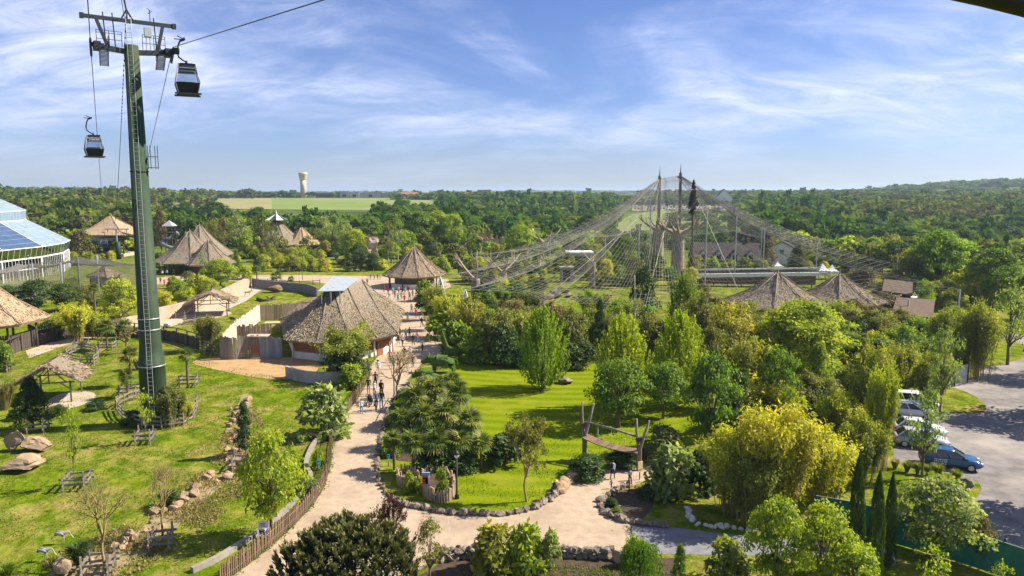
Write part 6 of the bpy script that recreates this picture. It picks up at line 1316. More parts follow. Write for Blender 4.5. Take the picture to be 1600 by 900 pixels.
for a in [
 dict(x=576, y=616, hpx=27, pose='stand', top='black', bot='mustard', label='person in black top and mustard trousers beside the picket fence', rz=.3),
 dict(x=587, y=607, hpx=27, pose='walk', top='black', bot='navy', label='person all in black, farthest back of the group with the pushchair', rz=.2, hair='black'),
 dict(x=585, y=619, hpx=24, pose='walk2', top='white', bot='jeans', label='person in white top walking just behind the pushchair', rz=.1, style='long'),
 dict(x=596, y=622, hpx=29, pose='walk', top='black', bot='black', label='person in black shirt with black backpack behind the denim couple', rz=3.0, bag='black', hair='black'),
 dict(x=588, y=642, hpx=33, pose='push', top='denim', bot='navy', label='person in blue denim jacket pushing the dark pushchair', rz=.5, hair='blonde', style='long'),
 dict(x=596, y=640, hpx=32, pose='walk', top='black', bot='jeans', label='person in black top and pale blue jeans right of the pushchair', rz=.2, style='long'),
 dict(x=565, y=646, hpx=23, pose='walk2', top='white', bot='jeans', label='child with long brown hair in white top and blue jeans by the fence', rz=.3, style='long'),
 dict(x=591, y=586, hpx=24, pose='walk', top='white', bot='pink', label='person in black hat and white shirt alone on the sunny path', rz=.2, hat='black', bag='black'),
 dict(x=614, y=577, hpx=22, pose='walk', top='navy', bot='grey', label='person in navy beside the lamp post behind the bare tree', rz=.1),
 dict(x=622, y=571, hpx=21, pose='stand', top='grey', bot='black', label='person in grey behind the bare tree, middle of that group', rz=.5, hair='black'),
 dict(x=632, y=562, hpx=21, pose='walk2', top='black', bot='grey', label='person in black at the top of the bare tree group', rz=AW),
 dict(x=641, y=561, hpx=20, pose='walk', top='white', bot='grey', label='person in white behind the tip of the bare tree', rz=AW),
 dict(x=645, y=574, hpx=20, pose='stand', top='black', bot='navy', label='person in black nearest the turf rhino head', rz=AW, hair='black'),
 dict(x=622, y=538, hpx=17, pose='walk', top='black', bot='black', label='person in black at the left of the crowd below the hall corner', rz=AW),
 dict(x=629, y=541, hpx=19, pose='walk2', top='white', bot='black', label='person in white jacket at the front of the crowd near the hall corner', rz=AW, hair='black'),
 dict(x=634, y=531, hpx=18, pose='walk', top='cyan', bot='navy', label='person in pale blue in the middle of the crowd near the hall corner', rz=AW),
 dict(x=640, y=529, hpx=18, pose='stand', top='maroon', bot='black', label='person in maroon in the crowd near the hall corner', rz=AW),
 dict(x=646, y=541, hpx=20, pose='walk', top='navy', bot='green', label='person in navy top and green trousers at the right of the crowd', rz=AW, bag='navy'),
 dict(x=659, y=511, hpx=16, pose='walk', top='navy', bot='maroon', label='lone person in dark top and maroon trousers on the shaded path', rz=AW),
 dict(x=679, y=530, hpx=18, pose='stand', top='navy', bot='navy', label='person in dark blue standing at the planted right edge of the path', rz=AW, hair='black'),
 dict(x=622, y=472, hpx=14, pose='walk', top='cyan', bot='black', label='person in turquoise top on the path above the hall roof', rz=AW),
 dict(x=632, y=475, hpx=15, pose='walk2', top='red', bot='khaki', label='person in red shirt and khaki trousers above the hall roof', rz=AW),
 dict(x=614, y=460, hpx=12, pose='walk', top='plaid', bot='jeans', label='person in pale top left of the far crowd near the kiosk', rz=.3),
 dict(x=623, y=459, hpx=12, pose='stand', top='white', bot='maroon', label='person in white in the far crowd before the kiosk', rz=AW),
 dict(x=629, y=461, hpx=12, pose='walk', top='navy', bot='black', label='person in navy in the far crowd before the kiosk', rz=AW),
 dict(x=633, y=460, hpx=12, pose='walk', top='plaid', bot='denim', label='person with light blue top in the far crowd before the kiosk', rz=AW),
 dict(x=638, y=459, hpx=13, pose='stand', top='maroon', bot='red', label='person all in dark red beside the far crowd before the kiosk', rz=AW),
 dict(x=606, y=459, hpx=12, pose='walk2', top='maroon', bot='black', label='person in maroon at the hall roof edge, far crowd', rz=.2),
 dict(x=600, y=457, hpx=12, pose='walk', top='red', bot='maroon', label='person in red partly behind the hall roof edge', rz=.2),
 dict(x=574, y=446, hpx=11, pose='walk', top='black', bot='grey', label='person in black alone above the skylight sheets', rz=.2),
 dict(x=579, y=437, hpx=9, pose='stand', top='red', bot='khaki', label='person in red, leftmost on the far cross path', rz=.2),
 dict(x=585, y=437, hpx=9, pose='walk', top='khaki', bot='maroon', label='person in khaki, second on the far cross path', rz=.2),
 dict(x=590, y=437, hpx=9, pose='walk', top='maroon', bot='black', label='person in maroon, third on the far cross path', rz=.2),
 dict(x=594, y=437, hpx=9, pose='stand', top='pink', bot='khaki', label='person in pink, last on the far cross path', rz=.2),
 dict(x=632, y=443, hpx=11, pose='stand', top='black', bot='black', label='person in black at the kiosk counter', rz=.2, hair='black'),
 dict(x=251, y=444, hpx=11, pose='walk', top='navy', bot='black', label='person in navy right of the pylon on the food court plaza', rz=.2),
 dict(x=257, y=447, hpx=11, pose='walk2', top='red', bot='red', label='person in bright red on the food court plaza', rz=.2),
 dict(x=265, y=446, hpx=13, pose='walk', top='grey', bot='black', label='person in grey on the food court plaza', rz=.2),
 dict(x=276, y=450, hpx=8, pose='walk', top='black', bot='black', label='small child in black on the food court plaza', rz=.2),
 dict(x=254, y=432, hpx=10, pose='stand', top='white', bot='navy', label='person in white under the food court posts', rz=.2),
 dict(x=261, y=431, hpx=10, pose='stand', top='plaid', bot='black', label='person in pale blue under the food court posts', rz=.2),
 dict(x=272, y=431, hpx=10, pose='stand', top='black', bot='navy', label='person in black under the food court posts', rz=.2),
 dict(x=957, y=749, hpx=31, pose='walk', top='plaid', bot='black', label='person in pale checked shirt with dark backpack at the path fork', rz=2.6, bag='navy', hair='black', style='hair'),
 dict(x=955, y=764, hpx=15, pose='walk2', top='blue', bot='blue', label='small child in bright blue walking behind the backpack wearer', rz=2.6, hair='black'),
 dict(x=984, y=759, hpx=28, pose='walk2', top='grey', bot='maroon', label='person in grey top and red trousers beside the cream board', rz=.4, hair='black'),
 dict(x=862, y=780, hpx=34, pose='bend', top='black', bot='black', label='person bending over the border stones, white backpack and yellow cap', rz=1.2, bag='white', hat='yellow'),
 dict(x=608, y=466, hpx=13, pose='walk', top='white', bot='denim', label='person in white and denim at the left of the plaza before the kiosk', rz=2.9),
 dict(x=617, y=466, hpx=13, pose='stand', top='maroon', bot='navy', label='person in maroon and navy in the plaza before the kiosk', rz=0.3),
 dict(x=627, y=468, hpx=13, pose='walk2', top='yellow', bot='jeans', label='person in yellow top in the plaza before the kiosk', rz=2.8),
 dict(x=640, y=470, hpx=14, pose='walk', top='plaid', bot='black', label='person in pale top and black trousers right of the red shirt', rz=2.9),
 dict(x=645, y=466, hpx=13, pose='stand', top='green', bot='khaki', label='person in green top at the planted edge before the kiosk', rz=0.2),
 dict(x=643, y=490, hpx=15, pose='walk', top='white', bot='grey', label='person in white top just above the shaded path', rz=2.9),
 dict(x=650, y=497, hpx=15, pose='walk2', top='red', bot='denim', label='person in red top and denim entering the shaded path', rz=0.2),
 dict(x=637, y=503, hpx=16, pose='walk', top='cyan', bot='khaki', label='person in turquoise and khaki beside the hall eave', rz=0.2),
 dict(x=652, y=536, hpx=18, pose='walk2', top='pink', bot='jeans', label='person in pink top and jeans to the right of the crowd', rz=2.9),
 dict(x=625, y=528, hpx=17, pose='stand', top='mustard', bot='black', label='person in mustard jacket behind the crowd near the hall corner', rz=2.9),
 dict(x=609, y=566, hpx=20, pose='walk', top='red', bot='navy', label='person in red top behind the lamp post', rz=0.3),
 dict(x=660, y=548, hpx=19, pose='walk', top='white', bot='navy', label='person in white top near the turf giraffe', rz=0.4),
]: person(**a)
def pushchair():
    p = G(578.5, 634); s = mpp(p); o = empty('pushchair', p, 'dark pushchair pushed by the person in denim', 'pushchair', None, .6); m = MB(); m.tube([(0, .45, 1.0), (0, .15, .6), (0, -.35, .25)], .03, 5); m.beam((-.25, .45, 1.0), (.25, .45, 1.0), .05)
    for s_ in (-.25, .25): m.tube([(s_, .45, 1.0), (s_, .1, .5), (s_, -.4, .2)], .022, 5); m.tube([(s_, .1, .55), (s_, .3, .15)], .022, 5)
    m.obj('frame', [M_BLACK], o); m = MB(); m.ell((0, -.05, .62), (.26, .34, .24), 10, 6); m.obj('seat', [CL['black']], o); m = MB(); m.ell((0, .1, .85), (.27, .26, .22), 10, 6); m.obj('hood', [CL['navy']], o); w = MB(); w.tube([(-.02, 0, 0), (.02, 0, 0)], .13, 10); wm = w.mesh('wheel', [M_RUBBER])
    for x in (-.27, .27):
        for y in (-.4, .32): link('wheel', wm, o, None, (x, y, .13))
pushchair()
# animals
M_COW = surf('red_brown_hide', (.20, .055, .025), (.26, .08, .035), 3, .8, .2, c3=(.5, .4, .32), s3=1.2, lo3=.62, hi3=.68); M_TURF = surf('turf_topiary', (.040, .085, .014), (.085, .145, .024), 14, .95, 1.0, 22); M_BIRDW = surf('bird_grey', (.42, .41, .42), (.30, .30, .32), 3, .8); M_HIDE = surf('tan_hide', (.42, .32, .22), (.32, .24, .16), 3, .85); M_DKHIDE = surf('dark_hide', (.05, .04, .035), None, 1, .9)
def quad(name, L_, H_, chest, belly, neck, head, legr, horn=None, tail=True, headdown=0.0, mats=(), sub=2):
    # x forward; chest/belly radii, neck vector from the shoulder, head length
    zb = H_-chest; N = [(0, 0, zb, belly), (L_*.30, 0, zb+.02, chest), (-L_*.36, 0, zb+.05, belly*1.02), (L_*.48, 0, zb+.12, chest*.7)]; E = [(0, 1), (0, 2), (1, 3)]
    n = len(N); nx, nz, nr = neck; N += [(L_*.48+nx*.6, 0, zb+.12+nz*.6, nr*1.1), (L_*.48+nx, 0, zb+.12+nz, nr), (L_*.48+nx+head*.6, 0, zb+.12+nz-headdown*.6, nr*.85), (L_*.48+nx+head, 0, zb+.12+nz-headdown, nr*.6)]; E += [(3, n), (n, n+1), (n+1, n+2), (n+2, n+3)]
    for s in (-1, 1):
        b = len(N); N += [(L_*.36, s*chest*.6, zb-chest*.5, legr*1.7), (L_*.34, s*chest*.62, zb*.45, legr), (L_*.36, s*chest*.62, .06, legr*.95)]; E += [(1, b), (b, b+1), (b+1, b+2)]
        b = len(N); N += [(-L_*.38, s*belly*.6, zb-belly*.4, legr*2.0), (-L_*.34, s*belly*.62, zb*.62, legr*1.3), (-L_*.47, s*belly*.62, zb*.34, legr*.95), (-L_*.43, s*belly*.62, .06, legr*.9)]; E += [(2, b), (b, b+1), (b+1, b+2), (b+2, b+3)]
    if tail: b = len(N); N += [(-L_*.56, 0, zb+.1, .03), (-L_*.60, 0, zb-.35, .02)]; E += [(2, b), (b, b+1)]
    return skin_mesh(name, N, E, sub, mats), (L_*.48+nx, zb+.12+nz)
def animal(x, y, label, spec, cat, rz, mat, name, sc=1.0, horn=None, ear=True):
    me, hp = quad('body', mats=[mat], **spec); p = G(x, y); o = empty(name, p, label, cat, None, rz); o.scale = (sc, sc, sc); link('body', me, o); h = Vector((hp[0], 0, hp[1])); m = MB(); nr = spec['neck'][2]
    for s in (-1, 1): m.tube([h+Vector((0, s*nr*.6, nr*.5)), h+Vector((-.05, s*nr*1.5, nr*1.3)), h+Vector((-.02, s*nr*1.7, nr*1.9))], [nr*.32, nr*.38, .01], 6)
    m.obj('ear', [mat], o)
    if horn:
        m = MB()
        for s in (-1, 1): m.tube([h+Vector((0, s*nr*.4, nr*.8)), h+Vector((-.05, s*(nr+horn*.3), nr+horn*.5)), h+Vector((0, s*(nr+horn*.35), nr+horn))], [.05, .035, .01], 5)
        m.obj('horn', [M_DKHIDE], o)
    return o
animal(377, 559, 'red brown cow standing at the grey plank stable wall', dict(L_=1.7, H_=1.45, chest=.36, belly=.36, neck=(.35, .25, .17), head=.42, legr=.075, headdown=.18), 'cow', .05, M_COW, 'cow', 1.0, .3)
rh = animal(692, 582, 'green turf covered rhinoceros figure on the lawn edge', dict(L_=2.5, H_=1.85, chest=.55, belly=.58, neck=(.35, -.05, .34), head=.75, legr=.17, headdown=.35), 'topiary', PI-.05, M_TURF, 'turf_rhino', 1.12, None)
rh2 = animal(672, 604, 'second green turf rhinoceros figure, lower, half hidden by the palm island shrubs', dict(L_=2.3, H_=1.6, chest=.50, belly=.54, neck=(.35, -.10, .30), head=.7, legr=.16, headdown=.40), 'topiary', PI-.5, M_TURF, 'turf_rhino', 1.1, None)
for r_ in (rh, rh2): m = MB(); m.tube([(2.05, 0, .95), (2.2, 0, 1.2), (2.22, 0, 1.5)], [.12, .08, .01], 7); m.obj('horn', [M_TURF], r_)
animal(709, 566, 'green turf covered giraffe figure looking over the path', dict(L_=1.5, H_=1.75, chest=.40, belly=.40, neck=(.55, 2.0, .15), head=.45, legr=.11, headdown=.12), 'topiary', PI-.1, M_TURF, 'turf_giraffe', 1.12, .25)
def fur(o, n=2600, s=.09):
    b = [c for c in o.children if c.name.startswith('body')][0]; me = b.data; rg = np.random.default_rng(4); k = len(me.polygons); c = np.empty(k*3); nn = np.empty(k*3); me.polygons.foreach_get('center', c); me.polygons.foreach_get('normal', nn); c = c.reshape(-1, 3); nn = nn.reshape(-1, 3); i = rg.integers(0, k, n); V, Fc = cards(c[i]+rg.normal(size=(n, 3))*.05, nn[i]+rg.normal(size=(n, 3))*.5, s, s*.5, rg); q = link('turf', npmesh('turf', V, Fc, [L_GREEN], rg.random(n)*.7), b); q['kind'] = 'stuff'
for o in list(COL.objects):
    if o.name.startswith('turf_'): fur(o)
animal(387, 463, 'small pale antelope grazing by the tan sloping wall', dict(L_=.9, H_=.85, chest=.19, belly=.18, neck=(.18, .1, .08), head=.22, legr=.035, headdown=.12), 'antelope', .3, M_HIDE, 'antelope', 1.3, .3)
animal(362, 474, 'dark small grazing animal behind the hillock shelter', dict(L_=1.0, H_=.8, chest=.22, belly=.22, neck=(.2, 0, .11), head=.25, legr=.045, headdown=.2), 'antelope', .1, M_DKHIDE, 'antelope', 1.3, None)
animal(364, 503, 'dark grazing animal on the hillock above the round bush', dict(L_=1.0, H_=.8, chest=.2, belly=.2, neck=(.2, -.05, .09), head=.25, legr=.04, headdown=.25), 'antelope', 2.6, M_DKHIDE, 'antelope', 1.0, None)
def stork(x, y, label, rz):
    p = G(x, y); o = empty('crane_bird', p, label, 'bird', 'grey wading birds on the near lawn', rz); o.scale = (.8, .8, .8); N = [(0, 0, .85, .16), (.22, 0, .90, .12), (-.28, 0, .80, .09), (.36, 0, 1.0, .05), (.50, 0, .95, .035), (.60, 0, .72, .03), (.68, 0, .55, .045), (.80, 0, .46, .012), (.04, .06, .62, .03), (.06, .06, .34, .018), (.02, .06, .03, .016), (.02, -.06, .62, .03), (-.06, -.06, .34, .018), (-.10, -.06, .03, .016)]; E = [(0, 1), (0, 2), (1, 3), (3, 4), (4, 5), (5, 6), (6, 7), (0, 8), (8, 9), (9, 10), (0, 11), (11, 12), (12, 13)]
    link('body', skin_mesh('body', N, E, 2, [M_BIRDW]), o); m = MB()
    for s in (-1, 1): m.ell((-.18, s*.12, .86), (.34, .05, .13), 8, 6, rot=Matrix.Rotation(.25, 3, 'Y'))
    m.obj('wing', [M_GREYWALL], o); m = MB(); m.ell((-.48, 0, .74), (.16, .09, .06), 8, 5); m.obj('tail', [M_BLACK], o)
stork(99, 850, 'grey wading bird with lowered head, nearer the spiky plant', .1); stork(72, 877, 'grey wading bird with lowered head, nearest the bottom left corner', .05)
def log(pts, r, label):
    P = [G(x, y)+Vector((0, 0, z)) for x, y, z in pts]; c = P[0].copy(); m = MB(); m.tube([p-c for p in P], [r*(1-.6*i/len(P)) for i in range(len(P))], 7); q = P[len(P)//2]-c
    for k in (-1, 1): m.tube([q, q+Vector((.6*k, .2, .5)), q+Vector((1.1*k, .3, .55))], [r*.6, r*.4, .02], 5)
    o = m.obj('fallen_log', [M_WOODDARK], None, c); tag(o, label, 'log')
log([(402, 469, .3), (412, 472, .35), (422, 471, .4), (430, 470, .5)], .3, 'dark fallen branch lying across the green hillock')
# cars
M_TYRE = surf('tyre', (.015, .015, .016), None, 1, .85); M_RIM = surf('alloy_rim', (.45, .46, .47), None, 1, .35, metal=.7); M_LAMPR = surf('tail_lamp', (.35, .02, .02), None, 1, .3); M_LAMPW = surf('head_lamp', (.7, .72, .75), None, 1, .15, spec=.8)
def paint(n, c): return surf('car_paint_'+n, c, None, 1, .22, spec=.6, metal=.0)
PAINT = {k: paint(k, v) for k, v in dict(white=(.66, .67, .68), pearl=(.56, .58, .60), silver=(.40, .42, .44), blue=(.022, .085, .20), dark=(.03, .035, .04), grey=(.16, .17, .18), red=(.30, .03, .03)).items()}
def car_meshes(suv=False):
    L_, Wd, H_ = (4.35, 1.82, 1.68) if suv else (4.2, 1.78, 1.47); hl = L_/2
    low = [(-hl, .42), (-hl-.03, .62), (-hl+.05, .92 if suv else .84), (-hl+.55, 1.0 if suv else .92), (hl-1.25, .98 if suv else .90), (hl-.25, .80 if suv else .70), (hl, .60), (hl-.02, .36)]
    def loft(prof, wz, mi):
        m = MB(); sec = [(-1, 0), (-.93, 1), (.93, 1), (1, 0)]; return m
    m = MB(); n = len(low); V = []
    zs = [.28, .45, .72, 1.0]; prof = [(-hl, -hl, .26), (-hl-.04, hl+.04, .45), (-hl+.0, hl-.05, .66), (-hl+.10, hl-.35, .84 if not suv else .92), (-hl+.25, hl-1.0, .93 if not suv else 1.03)]
    prof[0] = (-hl+.1, hl-.12, .26); ws = [.84, .97, 1.0, .98, .90]
    for (x0, x1, z), w in zip(prof, ws):
        y = Wd/2*w; c = .22; ring = [(x0+c, -y), (x0+L_*.3, -y*1.0), (x1-L_*.3, -y), (x1-c, -y*.96), (x1, -y*.62), (x1, y*.62), (x1-c, y*.96), (x1-L_*.3, y), (x0+L_*.3, y), (x0+c, y), (x0, y*.72), (x0, -y*.72)]; V += [(a, b, z) for a, b in ring]
    k = 12; m.add(V, [(i*k+j, i*k+(j+1) % k, (i+1)*k+(j+1) % k, (i+1)*k+j) for i in range(len(prof)-1) for j in range(k)]+[tuple(range(k-1, -1, -1)), tuple((len(prof)-1)*k+j for j in range(k))], 0, True)
    # pillars and roof
    zb, zt = prof[-1][2]-.02, H_; bx0, bx1 = -hl+.22, hl-1.05; tx0, tx1 = -hl+(.45 if suv else .85), hl-(1.75 if suv else 1.95); yb, yt = Wd/2*.89, Wd/2*.72
    for s in (-1, 1):
        for (xb, xt) in ((bx0, tx0), (bx0+(bx1-bx0)*.30, tx0+(tx1-tx0)*.18), (bx0+(bx1-bx0)*.58, tx0+(tx1-tx0)*.58), (bx1, tx1)): m.beam((xb, s*yb, zb), (xt, s*yt, zt-.04), .10, .07)
    m.add([(tx0-.06, -yt, zt-.06), (tx1+.06, -yt, zt-.06), (tx1+.06, yt, zt-.06), (tx0-.06, yt, zt-.06), (tx0+.05, -yt*.85, zt), (tx1-.1, -yt*.85, zt), (tx1-.1, yt*.85, zt), (tx0+.05, yt*.85, zt)], [(0,3,2,1),(4,5,6,7),(0,1,5,4),(1,2,6,5),(2,3,7,6),(3,0,4,7)], 0, True); d = {'body': m.mesh('body', [PAINT['white']])}
    g = MB(); e = .985; q = [(bx0+.03, -yb*e, zb), (bx1-.03, -yb*e, zb), (bx1-.03, yb*e, zb), (bx0+.03, yb*e, zb), (tx0, -yt*e, zt-.06), (tx1, -yt*e, zt-.06), (tx1, yt*e, zt-.06), (tx0, yt*e, zt-.06)]; g.add(q, [(0,1,5,4),(1,2,6,5),(2,3,7,6),(3,0,4,7)]); d['window'] = g.mesh('window', [M_DARKGLASS])
    w = MB(); w.tube([(0, -.11, 0), (0, -.09, 0), (0, .09, 0), (0, .11, 0)], [.28, .325, .325, .28], 16); d['tyre'] = w.mesh('tyre', [M_TYRE]); w = MB(); w.tube([(0, -.118, 0), (0, .118, 0)], .2, 10); d['rim'] = w.mesh('rim', [M_RIM]); l = MB(); l.box((0, 0, 0), (.16, .34, .14)); d['headlight'] = l.mesh('headlight', [M_LAMPW]); d['tail_light'] = l.mesh('tail_light', [M_LAMPR]); mm = MB(); mm.ell((0, 0, 0), (.1, .12, .09), 6, 4); d['mirror'] = mm.mesh('mirror', [M_BLACK]); d['dim'] = (hl, Wd, prof[2][2], bx1, yb, zb); return d
CARS = {0: car_meshes(), 1: car_meshes(True)}
def car(p, rz, col, label, suv=0, group=None, full=True):
    d = CARS[suv]; hl, wd, zl, bx1, yb, zb = d['dim']; o = empty('parked_car', p, label, 'car', group, rz); link('body', d['body'], o, [PAINT[col]]); link('window', d['window'], o)
    if not full: return o
    for x in (-hl+.78, hl-.85):
        for s in (-1, 1): t = link('wheel', d['tyre'], o, None, (x, s*(wd/2-.12), .325)); link('rim', d['rim'], t)
    for s in (-1, 1):
        link('headlight', d['headlight'], o, None, (hl-.14, s*wd*.33, zl-.02), (0, 0, -.35*s)); link('tail_light', d['tail_light'], o, None, (-hl+.07, s*wd*.38, zl+.08)); link('mirror', d['mirror'], o, [PAINT[col]], (bx1-.25, s*(yb+.14), zb+.1))
    pl = MB(); pl.box((-hl-.045, 0, .5), (.02, .5, .11)); pl.obj('number_plate', [M_WHITE], o)
    return o
car(G(1428, 638), -.28, 'white', 'white estate car with roof rails, rearmost in the car park row', 1)
car(G(1421, 651), -.30, 'pearl', 'pale car half hidden by the young tree, second from the back of the row', 0)
car(G(1436, 680), -.30, 'white', 'white car with dark windows, third from the back in the row', 0)
car(G(1438, 697), -.33, 'silver', 'silver white car next to the blue car', 0)
bc = car(G(1484, 729), -.36, 'blue', 'blue hatchback with white lettering on its side, nearest in the row', 0)
m = MB(); rg_ = random.Random(8)
for r_ in range(3):
    x = -1.2
    while x < -.35: w_ = rg_.uniform(.05, .12); m.box((x, -.90, .78-.16*r_), (w_, .03, .09)); x += w_+.05
m.obj('lettering', [M_WHITE], bc)
rg_ = random.Random(12); cols = ['white', 'pearl', 'silver', 'dark', 'grey', 'white', 'blue', 'red', 'silver']
for r_, (d, x0, x1, n) in enumerate([(640, 1000, 1140, 30), (668, 990, 1142, 32), (700, 985, 1145, 33), (735, 985, 1140, 30), (655, 1118, 1142, 6)]):
    for i in range(n):
        if rg_.random() < .12: continue
        x = (x0+(x1-x0)*i/(n-1)-CX)/F*d/CP; p = Vector((x, d, terr(x, d)+.4)); cc = rg_.choice(cols); rw = ['front', 'second', 'third', 'rear', 'right hand'][r_]; sv = rg_.randrange(2); car(p, PI/2+rg_.uniform(-.1, .1), cc, 'tiny %s %s in the %s row of the far field car park' % (cc, 'tall car' if sv else 'low car', rw), sv, 'far car park, %s row, %s %d' % (rw, cc, sv), False)
# ------------------------------------------------------------------ planting
G_, LM, YL, BB, OL, DK, PN, PA, PU, WD, BZ = L_GREEN, L_LIME, L_YELLOW, L_BAMBOO, L_OLIVE, L_DARK, L_PINE, L_PALE, L_PURPLE, L_WOOD, L_BRONZE
NM = {'bamboo': ('bamboo', 'bamboo'), 'bamboobig': ('bamboo', 'bamboo'), 'shrub': ('shrub', 'shrub'), 'bigleaf': ('shrub', 'shrub'), 'cypress': ('cypress', 'tree'), 'fir': ('fir_tree', 'tree'), 'pine': ('pine_tree', 'tree'), 'sapling': ('sapling', 'tree'), 'tuft': ('grass_tuft', 'plant'), 'bare': ('bare_tree', 'tree'), 'barebush': ('bare_shrub', 'shrub'), 'weeping': ('weeping_tree', 'tree')}
def P_(k, x, b, t, w, m, lab, bark=None, far=None, group=None):
    nm, ct = NM.get(k, ('tree', 'tree')); plant(k, x, b, t, w, m, lab, nm, ct, group, bark, None, b < 396 if far is None else far)
